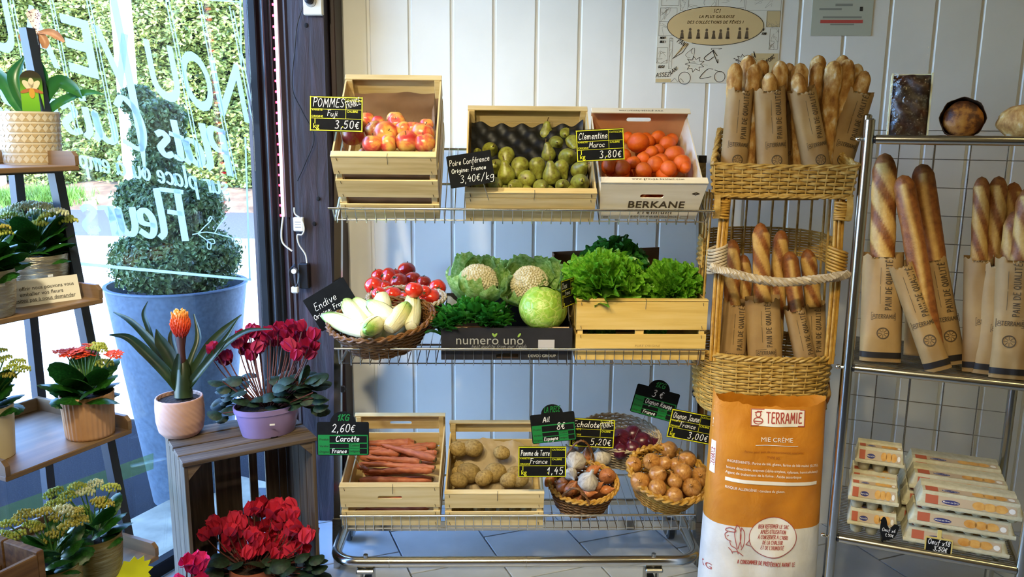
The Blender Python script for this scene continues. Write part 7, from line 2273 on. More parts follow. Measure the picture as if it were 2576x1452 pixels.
t = put('country_loaf', mesh('country_loaf', ball(0.062, 0.06, 0.046, 28, 18, lambda d: 1 + 0.10 * noise.noise(d * 2 + Vector((3, 0, 0))) + 0.03 * noise.noise(d * 6)), M_flour), MC @ T(ck(2560, 320, 0.06).x + 0.012, 0.075, ZD3 + 0.043), None, 'floury round country loaf at the end of the trolley top', 'bread')

# ---- egg cartons
M_pulp = noisy('moulded_pulp', [(0.3, 'b4ad8c'), (0.7, 'c9c3a6')], 60, rough=0.9, bump=0.3)
M_eor = flat('egg_print_red', 'b25a3c', 0.6); M_ebl = flat('egg_print_blue', '2b2f6b', 0.6); M_egg = noisy('egg_print_yolk', [(0.3, 'c07f2a'), (0.7, 'e0b060')], 30, rough=0.6)
def carton_parts(nx, ny, w, d, ht, hl):
    cw, cd = (w - 0.012) / nx, (d - 0.012) / ny
    cups = []
    for i in range(nx):
        for j in range(ny):
            cx, cy = -w / 2 + 0.006 + cw * (i + .5), 0.006 + cd * (j + .5)
            k = min(cw, cd) * 0.5
            cups.append(xf(lathe([(k * 0.55, 0), (k * 0.72, 0.003), (k * 0.98, ht)], 12), T(cx, cy, 0)))
    cups.append(box(-w / 2, w / 2, 0, d, ht - 0.003, ht + 0.002, 0.001))
    tray = mesh('egg_tray', join(*cups), M_pulp)
    ins = 0.016
    def lid(u, v):
        # v: 0..1 over the back-top-front, loaf section with two ridges
        prof = [(0, 0), (0.004, 0.006), (ins * 0.7, hl - 0.008), (ins, hl), (d * 0.42, hl), (d * 0.5, hl - 0.006), (d * 0.58, hl), (d - ins, hl), (d - ins * 0.7, hl - 0.008), (d - 0.004, 0.006), (d, 0)]
        f = v * (len(prof) - 1); k = min(int(f), len(prof) - 2); f -= k
        y = prof[k][0] + (prof[k + 1][0] - prof[k][0]) * f; z = prof[k][1] + (prof[k + 1][1] - prof[k][1]) * f
        x = (u - 0.5) * w
        end = max(0.0, abs(u - 0.5) * 2 - 0.90) / 0.10
        z2 = z * (1 - end) if z > 0.006 else z
        return (x, y, ht + 0.002 + z2)
    lid_me = mesh('lid', grid(40, 30, lid), M_pulp)
    # label art lies on the sloping front and on the flat top
    def art(scale_y):
        red = join(quad(-w * 0.42, -w * 0.30, 0, 1)); blue = xf(disc(0, 0, w * 0.085, 0.26, 20), T(-w * 0.18, 0, 0.40))
        eggs = [disc(-w * 0.02 + w * 0.10 * k, 0.5, w * 0.062, 0.46, 18) for k in range(1, 4)]
        cream = quad(-w * 0.30, w * 0.42, 0, 1)
        return red, cream, blue, join(*eggs), disc(w * 0.38, 0.45, w * 0.03, 0.3, 14)
    a0 = (0.0035, 0.007); a1 = (ins * 0.68, hl - 0.009)
    def on_front(g, off): return [(x, a0[0] + (a1[0] - a0[0]) * z - off * 0.9, ht + 0.002 + a0[1] + (a1[1] - a0[1]) * z + off * 0.5) for x, _, z in g[0]], g[1]
    def on_top(g, off): return [(x, ins + 0.002 + (d * 0.42 - ins - 0.004) * z, ht + 0.0022 + hl + off) for x, _, z in g[0]], g[1]
    pr = []
    for nm, f in (('front', on_front), ('top', on_top)):
        red, cream, blue, eggs, hen = art(1)
        M_cr = flat('egg_print_cream', 'bfa98a', 0.6)
        pr += [(mesh('label_ground', f(cream, 0.0006), M_cr, False)), (mesh('label_red', f(red, 0.0007), M_eor, False)), (mesh('label_blue', f(blue, 0.001), M_ebl, False)), (mesh('label_eggs', f(eggs, 0.001), M_egg, False)), (mesh('label_white', f(hen, 0.0012), M_paper, False))]
        pr.append(mesh('lettering', f(join(xf(xf(print_text('Mayon au Grec', 1, bold=.005), SC(w * 0.024, 1, 0.24)), T(-w * 0.18, 0, 0.33))), 0.0014), M_paper, False))
    return tray, lid_me, pr
CAR18 = carton_parts(6, 3, 0.275, 0.125, 0.016, 0.040)
CAR6 = carton_parts(3, 2, 0.140, 0.105, 0.034, 0.044)
def carton(label, P_, M, group=None):
    t = thing('egg_carton', label, 'egg carton', M, group)
    put('egg_tray', P_[0], None, t)
    l = put('lid', P_[1], None, t)
    for m2 in P_[2]:
        o = put(m2.name.split('.')[0], m2, None, l)
        if len(m2.polygons) > 1: o['kind'] = 'stuff'
GR1, GR2 = 'eighteen-egg cartons on the lower trolley shelf', 'six-egg cartons on the lower trolley shelf'
x18 = (ck(2290, 1340, 0.05).x + ck(2528, 1375, 0.05).x) / 2
for lv in range(3):
    for rw in range(3):
        dx = (-0.006, 0.004, 0.020)[lv] + (0, -0.012, -0.010)[rw]
        lb = '%s of long grey egg cartons, %s row' % (('bottom carton in the stack', 'middle carton in the stack', 'topmost carton in the stack')[lv], ('front', 'second', 'rear')[rw])
        carton(lb, CAR18, MC @ T(x18 + dx, 0.020 + rw * 0.127, ZD1 + lv * 0.0582), GR1)
x6 = (ck(2132, 1310, 0.05).x + ck(2256, 1330, 0.05).x) / 2
for lv in range(3):
    for rw in range(2):
        if lv == 2 and rw == 0: continue
        lb = '%s small six-egg carton beside the trolley post, %s' % (('bottom', 'middle', 'topmost')[lv], ('front row' if rw == 0 else 'back row'))
        carton(lb, CAR6, MC @ T(x6 + (0, -0.004, 0.006)[lv] + 0.004 * rw, 0.030 + rw * 0.115, ZD1 + lv * 0.0785), GR2)
# rooster-shaped slate and framed slate
rp_ = [(-30, -52), (-22, -50), (-14, -38), (4, -36), (22, -26), (34, -6), (40, 18), (44, 30), (34, 40), (22, 40), (12, 26), (2, 16), (-6, 30), (-10, 48), (-14, 60), (-20, 66), (-28, 64), (-32, 54), (-38, 48), (-34, 42), (-36, 20), (-36, 0), (-28, -20), (-22, -36)]
c = ck(2236, 1330, 0.012)
k = 0.55 * (MC @ c - EYE).dot(FWD) / FPX
t = thing('rooster_slate', 'rooster-shaped black slate reading Oeuf x6 before the small egg cartons', 'sign', MC @ T(c.x, 0.014, ZD1 + 0.052 * k / k * 0.0 + 52 * k) @ RX(-10))
part('board', plate([(a * k, b_ * k) for a, b_ in rp_], 0.003), M_slate, t, smooth=False)
mark(t, [xf(fit(hand('Oeuf x6', 15 * k, 1.6 * k, jitter=.3), 56 * k), T(0, 0, 2 * k)), xf(fit(hand('1,90€', 13 * k, 1.6 * k, jitter=.3), 40 * k), T(4 * k, 0, -20 * k))], M_chalk)
c = ck(2362, 1366, 0.010)
k = (MC @ c - EYE).dot(FWD) / FPX
t = thing('framed_slate', 'small wood-framed slate reading Oeuf x18 before the long egg cartons', 'sign', MC @ T(c.x, 0.012, ZD1 + 19 * k) @ RX(-6))
part('board', box(-28 * k, 28 * k, 0, 0.002, -18 * k, 14 * k), M_slate, t, smooth=False)
M_fw = flat('yellow_wood_frame', 'cdb665', 0.6)
for g in (box(-31 * k, 31 * k, -0.001, 0.003, 14 * k, 18 * k, 0.0005), box(-31 * k, -28 * k, -0.001, 0.003, -20 * k, 14 * k), box(28 * k, 31 * k, -0.001, 0.003, -20 * k, 14 * k)): part('frame_bar', g, M_fw, t, smooth=False)
part('clip_stick', box(-5 * k, 5 * k, 0.0, 0.004, 17 * k, 38 * k, 0.001), M_fw, t, smooth=False)
mark(t, [xf(fit(hand('Oeuf x18', 13 * k, 1.6 * k, jitter=.3), 50 * k), T(0, 0, 0)), xf(fit(hand('3,50€', 11 * k, 1.6 * k, jitter=.3), 40 * k), T(4 * k, 0, -15 * k))], M_chalk)

# ================================================================== FLOWER LADDER
MF = frame((-1.097, 1.893, 0), 69.5)
def fz(px, py, z): return loc_at(MF, px, py, z, 2)
def fx(px, py, x): return loc_at(MF, px, py, x, 0)
lad = thing('ladder_shelf', 'black metal ladder shelf with four wooden trays by the window', 'shelf', MF)
corners = [fx(200, 416, 0), fx(260, 750, 0), Vector((0, 0, 0.85)), fx(400, 1396, 0)]
TL = 0.33
def leg_at(z, off=0.0):
    a, b_ = fx(138, 432, 0.018), fx(318, 1352, 0.018)
    t_ = (z - b_.z) / (a.z - b_.z)
    return b_.lerp(a, t_)
YB = 0.36
M_lmet = flat('dark_blue_metal', '2c3644', 0.45, 0.3)
ztopl = fx(75, 70, 0.018).z
for x in (0.018, -TL - 0.018):
    V = []
    for z in (0.0, ztopl):
        p = leg_at(z)
        for dx, dy in ((-0.012, -0.014), (0.012, -0.014), (0.012, 0.014), (-0.012, 0.014)): V.append((x + dx, p.y + dy, z))
    if x > 0: part('front_leg', (V, [(3, 2, 1, 0), (4, 5, 6, 7)] + [(i, (i + 1) % 4, (i + 1) % 4 + 4, i + 4) for i in range(4)]), M_lmet, lad, smooth=False)
    part('rear_leg', box(x - 0.012, x + 0.012, YB, YB + 0.025, 0, corners[0].z + 0.03), M_lmet, lad, smooth=False)
TR = []
for c in corners:
    z, y0 = c.z, c.y
    y1 = YB - 0.01
    o = part('tray', box(-TL, 0, y0, y1, z - 0.013, z, 0.002), M_tray, lad, smooth=False)
    for x in (-TL, -0.011):
        part('end_lip', plate([(y0 + 0.01, 0), (y1, 0), (y1, 0.034), (y0 + 0.012, 0.034), (y0, 0.022), (y0, 0)], 0.011), M_tray, o, T(x + 0.011, 0, z) @ RZ(90), smooth=False)
    part('back_lip', box(-TL + 0.011, -0.011, y1 - 0.011, y1, z, z + 0.034, 0.002), M_tray, o, smooth=False)
    part('bracket', box(-TL - 0.01, 0.01, leg_at(z).y - 0.02, leg_at(z).y + 0.02, z - 0.022, z - 0.013), M_lmet, o, smooth=False)
    TR.append((z, y0, y1))
Z1, Z2, Z3, Z4 = [t_[0] for t_ in TR]

# ------------------------------------------------------------------ plant kit
def strap(pts, widths, fold=0.25, hint=(0, -1, 0.3), sub=6, tip=True):
    """long leaf along pts with width list; slight channel"""
    P = smooth_path([Vector(p) for p in pts], sub)
    n = len(P); m = len(widths)
    V, Fc = [], []
    h = Vector(hint).normalized()
    for i in range(n):
        t_ = (P[min(i + 1, n - 1)] - P[max(i - 1, 0)]).normalized()
        s = t_.cross(h)
        s = s.normalized() if s.length > 1e-4 else Vector((1, 0, 0))
        nn_ = s.cross(t_)
        f = i / (n - 1) * (m - 1); k = min(int(f), m - 2)
        w = widths[k] + (widths[k + 1] - widths[k]) * (f - k)
        for q in (-1, -0.5, 0, 0.5, 1): V.append(P[i] + s * q * w * 0.5 + nn_ * (q * q) * w * fold)
    for i in range(n - 1):
        for k in range(4): Fc.append((i * 5 + k, i * 5 + k + 1, i * 5 + k + 6, i * 5 + k + 5))
    return V, Fc
def round_leaf(notch=0.12, scallop=0.0, cup=0.15, asp=1.0):
    """unit leaf from the origin along +y, face up"""
    def fn(u, v):
        a = (u - 0.5) * 2 * PI
        r = 0.5 * v * (1 - notch * math.exp(-((abs(a) - PI) * 2.2) ** 2) * 2.2) * (1 + scallop * math.cos(14 * a) * v)
        x, y = r * math.sin(a) * asp, 0.42 + r * math.cos(a) * 1.05
        z = -cup * (x * x * 2.2 + (y - 0.5) ** 2 * 0.9) + 0.05 * abs(x)
        return (x, y, z)
    return grid(28, 5, fn)
M_kal = leafy('kalanchoe_leaf', [(0.3, '14380f'), (0.55, '22561a'), (0.85, '3c7a2a')], 16, 0.15, 0.35)
M_cyc = leafy('cyclamen_leaf', [(0.3, '0b1c0b'), (0.5, '15301a'), (0.68, '24402a'), (0.85, '3f5a42')], 5, 0.12, 0.6)
ME_kal = mesh('leaf', round_leaf(0.02, 0.025, 0.5, 0.82), M_kal, True, None)
ME_cyc = mesh('leaf', round_leaf(0.14, 0.015, 0.5, 1.0), M_cyc, True, None)
M_stemg = flat('green_stem', '3d6a2a', 0.6); M_stemr = flat('red_stem', '5a2a22', 0.6)
def bud_cluster(m, n, rad, size, seed, flowers=False):
    rs = random.Random(seed)
    gs = []
    for i in range(n):
        k = (i + .5) / n
        a = i * 2.39996; r = rad * math.sqrt(k)
        p = Vector((r * math.cos(a), r * math.sin(a), 0.35 * rad * (1 - k) + rs.uniform(-.1, .1) * rad))
        if flowers:
            for q in range(4):
                b_ = q * PI / 2 + rs.uniform(0, 1)
                gs.append(xf(ball(size * 0.6, size * 0.38, size * 0.16, 6, 4), T(p.x + 0.6 * size * math.cos(b_), p.y + 0.6 * size * math.sin(b_), p.z) @ Matrix.Rotation(b_, 4, 'Z')))
        else:
            gs.append(xf(ball(size * 0.5, size * 0.5, size * 0.75, 6, 5), T(*p)))
    return mesh('flower_cluster', join(*gs), m)
M_budg = noisy('lime_buds', [(0.3, '8fa03a'), (0.6, 'b9c25c'), (0.85, 'dfdf9a')], 60, rough=0.6)
M_budy = noisy('yellow_buds', [(0.3, '8d8a34'), (0.6, 'b5ab4e'), (0.85, 'd6cf94')], 60, rough=0.6)
M_budw = noisy('white_buds', [(0.3, 'a9b685'), (0.6, 'cfd3b4'), (0.85, 'eceadb')], 60, rough=0.6)
M_flo = noisy('orange_flower', [(0.3, 'c8321a'), (0.7, 'e4582c')], 60, rough=0.6)
CLU = {'lime': [bud_cluster(M_budg, 36, 0.021, 0.0055, s) for s in (1, 2)], 'yellow': [bud_cluster(M_budy, 36, 0.021, 0.0058, s) for s in (3, 4)], 'white': [bud_cluster(M_budw, 38, 0.022, 0.0060, s) for s in (5, 6)], 'orange': [bud_cluster(M_flo, 16, 0.020, 0.0085, s, True) for s in (7, 8)]}
def ray_dir_leaf(d, roll=0.0):
    """frame whose +y points along d with +z as high as possible"""
    y = Vector(d).normalized()
    z = Vector((0, 0, 1)); z = (z - y * z.dot(y))
    z = z.normalized() if z.length > 1e-3 else Vector((1, 0, 0))
    x = y.cross(z)
    return Matrix((x, y, z)).transposed().to_4x4() @ Matrix.Rotation(roll, 4, 'Y')
def kalanchoe(label, M, r, nleaf, lsize, clusters, seed, hgt=0.08, spread=1.0, ls=1.0):
    """clusters: list of (x, y, z, kind) local offsets above the pot rim"""
    t = thing('kalanchoe', label, 'plant', M)
    rs = random.Random(seed)
    st = []
    for i in range(nleaf):
        k = (i + .5) / nleaf
        a = i * 2.39996 + rs.uniform(-.2, .2)
        zb = hgt * k * 0.8
        out = Vector((math.cos(a), math.sin(a), 0))
        d = out * (1.0 - 0.35 * k) + Vector((0, 0, -0.15 + 0.9 * k))
        p = out * r * 0.25 + Vector((0, 0, zb))
        s = lsize * rs.uniform(0.75, 1.15)
        put('leaf', ME_kal, T(*p) @ ray_dir_leaf(d, rs.uniform(-.4, .4)) @ SC(s), t)
    for x, y, z, kd in clusters:
        e = Vector((x, y, z))
        put('flower_cluster', rs.choice(CLU[kd]), T(*e) @ RX(rs.uniform(-15, 15)) @ RY(rs.uniform(-15, 15)) @ SC(ls * rs.uniform(.85, 1.15)), t)
        st.append(tube([(x * 0.15, y * 0.15, hgt * 0.3), (x * 0.5, y * 0.5, z * 0.6), e], 0.0018, 5))
    part('flower_stems', join(*st), M_stemg, t, kind='stuff')
    return t
def sticker(t, r, z, ang, w=0.012, h=0.006):
    part('price_sticker', xf(quad(-w / 2, w / 2, -h / 2, h / 2), Matrix.Rotation(ang, 4, 'Z') @ T(0, -r - 0.0008, z)), M_paper, t, smooth=False)
def camera_angle(M): 
    d = M.inverted() @ EYE
    return math.atan2(d.y, d.x) + PI / 2

# ------------------------------------------------------------------ top tray: slipper orchid in a patterned pot
pb = fz(85, 412, Z1); kf = (MF @ pb - EYE).dot(FWD) / FPX
pr_, phh = 66 * kf, 128 * kf
Mo1 = MF @ T(*pb)
t = thing('patterned_pot', 'cream pot printed with rows of tan diamonds on the top tray', 'pot', Mo1)
part('vessel', lathe([(pr_ * 0.96, 0), (pr_ * 0.985, 0.004), (pr_, phh * 0.5), (pr_ * 1.04, phh), (pr_ * 1.0, phh), (pr_ * 0.96, phh * 0.8)], 48), noisy('glazed_cream', [(0.3, 'd3cbbb'), (0.7, 'ddd6c8')], 9, rough=0.25), t)
tri, nd = [], 26
for rw in range(5):
    z0 = phh * (0.03 + rw * 0.195); zh = phh * 0.155
    for k in range(nd):
        a0, a1 = 2 * PI * k / nd, 2 * PI * (k + 1) / nd
        def pt(a, z): 
            rr2 = pr_ * (0.985 + 0.055 * z / phh) + 0.0006
            return (rr2 * math.cos(a), rr2 * math.sin(a), z)
        am = (a0 + a1) / 2
        tri += [([pt(a0, z0), pt(a1, z0), pt(am, z0 + zh * 0.5)], [(0, 1, 2)]), ([pt(a1, z0 + zh), pt(a0, z0 + zh), pt(am, z0 + zh * 0.5)], [(0, 1, 2)])]
part('diamond_print', join(*tri), flat('tan_print', 'b7a27f', 0.4), t, smooth=False, kind='stuff')
part('soil', xf(disc(0, 0, pr_ * 0.96, None, 32), T(0, 0, phh * 0.86) @ RX(90)), M_soil, t)
oc = thing('slipper_orchid', 'slipper orchid with a white spotted bloom and dark strap leaves', 'plant', Mo1 @ T(0, 0, phh * 0.86))
M_orl = leafy('orchid_leaf', [(0.3, '1f4d22'), (0.6, '2f6a2c'), (0.85, '5b8f3a')], 9, 0.25, 0.3)
Oi = (Mo1 @ T(0, 0, phh * 0.86)).inverted()
face = (MF.inverted().to_3x3() @ Vector((0.55, -0.83, 0)))
DPT = (Mo1.translation - EYE).dot(FWD)
def op(px, py, dz=0.0):
    """orchid point at a pixel, dz metres nearer or farther than the pot axis"""
    d = ray(px, py)
    return Oi @ (EYE + d * (DPT + dz))
hint = Oi.to_3x3() @ Vector((0.35, -0.9, 0.2))
for pts, w in (([(70, 300), (40, 255), (12, 205), (-30, 160)], [.014, .032, .036, .004]), ([(82, 300), (52, 240), (40, 190), (62, 140)], [.014, .034, .036, .003]), ([(100, 300), (118, 240), (150, 207), (185, 225), (207, 248)], [.014, .030, .034, .030, .003]), ([(100, 305), (140, 265), (190, 240), (230, 232), (262, 238)], [.012, .022, .020, .013, .002]), ([(85, 300), (70, 265), (55, 245), (48, 235)], [.012, .02, .02, .003]), ([(95, 300), (105, 250), (104, 190), (100, 150)], [.014, .034, .034, .004])):
    part('leaf', strap([op(x, y, (i * 0.006 if pts[0][0] < 95 else -i * 0.004)) for i, (x, y) in enumerate(pts)], w, 0.22, hint), M_orl, oc, angle=None)
part('flower_stem', tube(smooth_path([op(90, 300), op(96, 220), op(99, 140), op(95, 92)], 5), 0.003, 7), flat('purple_stem', '4a3434', 0.6), oc)
M_pet = noisy('tan_petal', [(0.3, '9a6a4c'), (0.6, 'b78a68'), (0.8, 'd4b398')], 30, rough=0.5)
b = NB('spotted_petal')
vo = b.n('TexVoronoi'); vo.inputs['Scale'].default_value = 190
b.l(b.coord((1, 1, 1)), vo.inputs['Vector'])
col = b.ramp(vo.outputs['Distance'], [(0.0, '4a2238'), (0.28, '5c3048'), (0.36, 'e6dfe4'), (1.0, 'efe9ee')])
b.set(Base_Color=col, Roughness=0.5)
M_spot = b.m
fl_ = put('flower', None, None, oc)
for pts, w, m in (([(95, 88), (90, 60), (88, 40), (92, 24)], [.006, .022, .036, .010], M_spot), ([(96, 82), (125, 82), (145, 92), (162, 106)], [.006, .018, .020, .006], M_pet), ([(94, 82), (75, 84), (60, 95), (66, 115)], [.006, .020, .022, .006], M_pet), ([(92, 84), (84, 100), (84, 115), (90, 128)], [.012, .028, .030, .012], flat('cream_lip', 'd9cfae', 0.5)), ([(98, 84), (108, 95), (114, 110), (112, 122)], [.010, .020, .022, .010], M_pet)):
    part('petal', strap([op(x, y, -0.012 + i * 0.002) for i, (x, y) in enumerate(pts)], w, 0.3, hint), m, fl_, angle=None)
tg = thing('plant_tag', 'green plant label with an orchid picture stuck in the patterned pot', 'label', Mo1 @ T(0, 0, phh * 0.86))
c0, c1 = op(86, 290, -0.035), op(83, 182, -0.028)
Mtg = lean(None, c0, c1)
face2 = camera_angle(Mo1)
tw, tl = 24 * kf, (c1 - c0).length
b = NB('tag_print')
tc = b.n('TexCoord'); sp = b.n('SeparateXYZ'); b.l(tc.outputs['Object'], sp.inputs[0])
mr = b.n('MapRange'); mr.inputs['From Max'].default_value = tl; b.l(sp.outputs[2], mr.inputs[0])
b.set(Base_Color=b.ramp(mr.outputs[0], [(0.0, '5a9a1c'), (0.45, '79bb2c'), (0.7, '4a7a1e'), (0.85, '2b2a18'), (1.0, '2a2216')]), Roughness=0.3)
Mt2 = T(*c0) @ Matrix.Rotation(face2, 4, 'Z') @ RX(-3)
tag_o = [(-tw, 0), (tw, 0)] + [(tw * math.cos(R(a)), tl - tw + tw * math.sin(R(a))) for a in range(0, 181, 15)]
part('card', plate(tag_o, 0.001), b.m, tg, Mt2, smooth=False)
for g, m in ((join(xf(disc(0, 0, tw * .30, tw * .62), T(-tw * .34, 0, tl * .66) @ RY(-38)), xf(disc(0, 0, tw * .30, tw * .62), T(tw * .34, 0, tl * .66) @ RY(38)), xf(disc(0, 0, tw * .26, tw * .5), T(0, 0, tl * .72))), flat('tag_white', 'd9cdae', 0.5)), (join(xf(disc(0, 0, tw * .18, tw * .55), T(-tw * .5, -0.0002, tl * .54) @ RY(70)), xf(disc(0, 0, tw * .18, tw * .55), T(tw * .5, -0.0002, tl * .54) @ RY(-70))), flat('tag_orange', 'a8602c', 0.5)), (xf(disc(0, 0, tw * .26, tw * .52), T(0, -0.0003, tl * .49)), flat('tag_gold', 'c8952e', 0.5))):
    part('tag_picture', xf(g, Mt2 @ T(0, -0.0008, 0)), m, tg, smooth=False, kind='stuff')

# ------------------------------------------------------------------ second tray: kalanchoes in silver pots, paper note
M_silv = noisy('hammered_silver', [(0.3, '8b8578'), (0.6, 'aaa393'), (0.85, 'cdc7b8')], 26, (1, 1, 5), 0.3, 0.85, bump=0.7, bdist=0.006, detail=5)
M_goldp = noisy('hammered_gold', [(0.3, '7d6a3a'), (0.6, 'a08c55'), (0.85, 'c6b57e')], 26, (1, 1, 5), 0.3, 0.85, bump=0.7, bdist=0.006, detail=5)
def round_pot(name, label, M, r, h, m, prof=None, fill=0.88, fn=None):
    t = thing(name, label, 'pot', M)
    pf = prof or [(0.80, 0), (0.84, 0.01), (0.94, 0.3), (1.0, 0.7), (1.0, 0.96), (0.99, 1.0), (0.95, 1.0), (0.94, 0.85)]
    if fn:
        q = []
        for (a0, b0), (a1, b1) in zip(pf, pf[1:]):
            n_ = max(1, int(abs(b1 - b0) / 0.03))
            q += [(a0 + (a1 - a0) * i / n_, b0 + (b1 - b0) * i / n_) for i in range(n_)]
        pf = q + [pf[-1]]
    part('vessel', lathe([(a * r, b_ * h) for a, b_ in pf], 160 if fn else 64, fn=fn), m, t, angle=None if fn else 40)
    part('soil', xf(lathe([(r * 0.94, 0), (r * 0.5, 0.004), (0.001, 0.006)], 28, False), T(0, 0, h * fill)), M_soil, t)
    return t
def pot_at(px, py, z, rpx, hpx):
    p = fz(px, py, z)
    k = (MF @ p - EYE).dot(FWD) / FPX
    return MF @ T(*p), rpx * k, hpx * k * 1.03
def cl_px(M, k, lst, dz=0.0):
    """cluster offsets from pixels, at the plant's own distance"""
    Mi = M.inverted(); D = (M.translation - EYE).dot(FWD)
    out = []
    rs = random.Random(len(lst))
    for x, y, kd in lst:
        q = Mi @ (EYE + ray(x, y) * (D + rs.uniform(-0.03, 0.03)))
        out.append((q.x, q.y, q.z, kd))
    return out
M2, r2, h2 = pot_at(102, 742, Z2, 72, 102)
t = round_pot('silver_pot', 'silver hammered pot standing behind the paper note', M2, r2, h2, M_silv)
sticker(t, r2, h2 * 0.55, camera_angle(M2) + 0.35)
Mk2 = M2 @ T(0, 0, h2 * 0.88)
kalanchoe('kalanchoe with white flower buds in the silver pot behind the paper note', Mk2, r2, 26, 0.082, cl_px(Mk2, 0, [(30, 530, 'white'), (55, 522, 'white'), (80, 518, 'white'), (105, 520, 'white'), (130, 522, 'white'), (150, 535, 'white'), (165, 550, 'lime'), (172, 558, 'lime'), (45, 545, 'white'), (95, 540, 'white'), (120, 545, 'lime'), (50, 640, 'yellow'), (85, 650, 'yellow'), (20, 545, 'lime'), (100, 565, 'lime')]), 21, 0.085)
M2b, r2b, h2b = pot_at(-22, 795, Z2, 62, 115)
t = round_pot('silver_pot', 'silver hammered pot at the near end of the second tray', M2b, r2b, h2b, M_silv)
sticker(t, r2b, h2b * 0.72, camera_angle(M2b) + 0.5)
Mk2b = M2b @ T(0, 0, h2b * 0.88)
kalanchoe('kalanchoe with yellow flower buds at the near end of the second tray', Mk2b, r2b, 20, 0.080, cl_px(Mk2b, 0, [(5, 575, 'yellow'), (-25, 570, 'yellow'), (10, 590, 'lime'), (-50, 575, 'yellow')]), 22, 0.07)
na, nb_ = fz(38, 775, Z2), fz(205, 752, Z2)
Mn = MF @ T(*na) @ Matrix.Rotation(math.atan2(nb_.y - na.y, nb_.x - na.x), 4, 'Z') @ RX(-14)
nw2 = (nb_ - na).length; nh2 = nw2 * 0.42
t = thing('paper_note', 'white paper note about wrapping flowers propped on the second tray', 'note', Mn)
part('sheet', box(-0.02, nw2, 0, 0.0012, 0, nh2), M_paper, t, smooth=False)
gs = []
for i, s in enumerate(('Pour offrir nous pouvons vous', 'emballer vos fleurs', 'n\'hésitez pas à nous demander')):
    gs.append(xf(fit(print_text(s, nw2 * 0.085, bold=.002), nw2 * 1.0), T(nw2 * 0.42, 0, nh2 * (0.60 - 0.22 * i))))
gs.append(quad(-0.01, nw2 * 0.9, nh2 * 0.135, nh2 * 0.145))
mark(t, gs, M_ink)

# ------------------------------------------------------------------ third tray: peach and cream pots
M_peach = noisy('peach_ceramic', [(0.3, 'b98b66'), (0.7, 'c79b76')], 12, rough=0.55)
M3, r3, h3 = pot_at(228, 1093, Z3, 62, 108)
t = round_pot('ribbed_pot', 'peach ceramic pot with fine vertical ribs on the third tray', M3, r3, h3, M_peach, [(0.84, 0), (0.88, 0.012), (0.90, 0.06), (0.985, 0.95), (1.0, 1.0), (0.95, 1.0), (0.93, 0.85)], fn=lambda a, r, z: r * (1 + 0.016 * math.cos(32 * a)))
sticker(t, r3 * 0.985, h3 * 0.88, camera_angle(M3) + 0.6)
Mk3 = M3 @ T(0, 0, h3 * 0.9)
kalanchoe('kalanchoe with small orange flowers in the ribbed peach pot', Mk3, r3, 18, 0.088, cl_px(Mk3, 0, [(165, 890, 'orange'), (190, 888, 'orange'), (215, 880, 'orange'), (232, 872, 'orange'), (205, 898, 'orange'), (175, 885, 'orange'), (287, 892, 'orange'), (243, 872, 'lime'), (225, 890, 'orange'), (262, 915, 'lime'), (250, 878, 'lime')]), 31, 0.06)
M3b, r3b, h3b = pot_at(-14, 1148, Z3, 54, 130)
t = round_pot('cream_pot', 'plain cream pot at the near end of the third tray', M3b, r3b, h3b, noisy('cream_ceramic', [(0.3, 'd8c9a8'), (0.7, 'e2d6ba')], 9, rough=0.5), [(0.82, 0), (0.86, 0.012), (1.0, 0.95), (1.0, 1.0), (0.95, 1.0), (0.93, 0.85)])
Mk3b = M3b @ T(0, 0, h3b * 0.9)
kalanchoe('kalanchoe with lime buds in the plain cream pot', Mk3b, r3b, 16, 0.075, cl_px(Mk3b, 0, [(10, 905, 'lime'), (25, 925, 'lime'), (45, 912, 'lime'), (55, 930, 'lime'), (0, 885, 'lime'), (-20, 900, 'lime'), (20, 945, 'yellow')]), 33, 0.07, ls=0.8)

# ------------------------------------------------------------------ bottom tray: two gold pots
M4, r4, h4 = pot_at(248, 1450, Z4, 62, 112)
t = round_pot('gold_pot', 'golden hammered pot on the lowest tray beside the ladder leg', M4, r4, h4, M_goldp)
Mk4 = M4 @ T(0, 0, h4 * 0.88)
kalanchoe('kalanchoe with cream and yellow buds in the golden pot beside the ladder leg', Mk4, r4, 16, 0.072, cl_px(Mk4, 0, [(135, 1240, 'lime'), (195, 1225, 'lime'), (240, 1218, 'white'), (280, 1228, 'lime'), (255, 1265, 'yellow'), (265, 1270, 'yellow'), (170, 1250, 'lime'), (215, 1240, 'white'), (225, 1360, 'yellow'), (205, 1285, 'lime'), (140, 1270, 'lime')]), 41, 0.07)
M4b, r4b, h4b = pot_at(150, 1530, Z4, 60, 120)
t = round_pot('gold_pot', 'golden hammered pot with a price sticker at the near side of the lowest tray', M4b, r4b, h4b, M_goldp)
sticker(t, r4b, h4b * 0.75, camera_angle(M4b) + 0.1, 0.018, 0.008)
Mk4b = M4b @ T(0, 0, h4b * 0.88)
kalanchoe('kalanchoe crowded with yellow buds at the near side of the lowest tray', Mk4b, r4b, 18, 0.066, cl_px(Mk4b, 0, [(20, 1320, 'lime'), (60, 1300, 'yellow'), (110, 1290, 'yellow'), (150, 1300, 'yellow'), (190, 1290, 'yellow'), (40, 1350, 'lime'), (100, 1330, 'yellow'), (140, 1345, 'yellow'), (175, 1320, 'yellow'), (110, 1365, 'yellow'), (200, 1310, 'yellow'), (80, 1320, 'lime'), (10, 1345, 'lime'), (165, 1285, 'white')]), 43, 0.09)
cst = fz(332, 1440, Z4)
n_ = 26
star = [((0.052 if k % 2 else 0.040) * 1.25 * math.cos(2 * PI * k / n_), (0.052 if k % 2 else 0.040) * 0.8 * math.sin(2 * PI * k / n_)) for k in range(n_)]
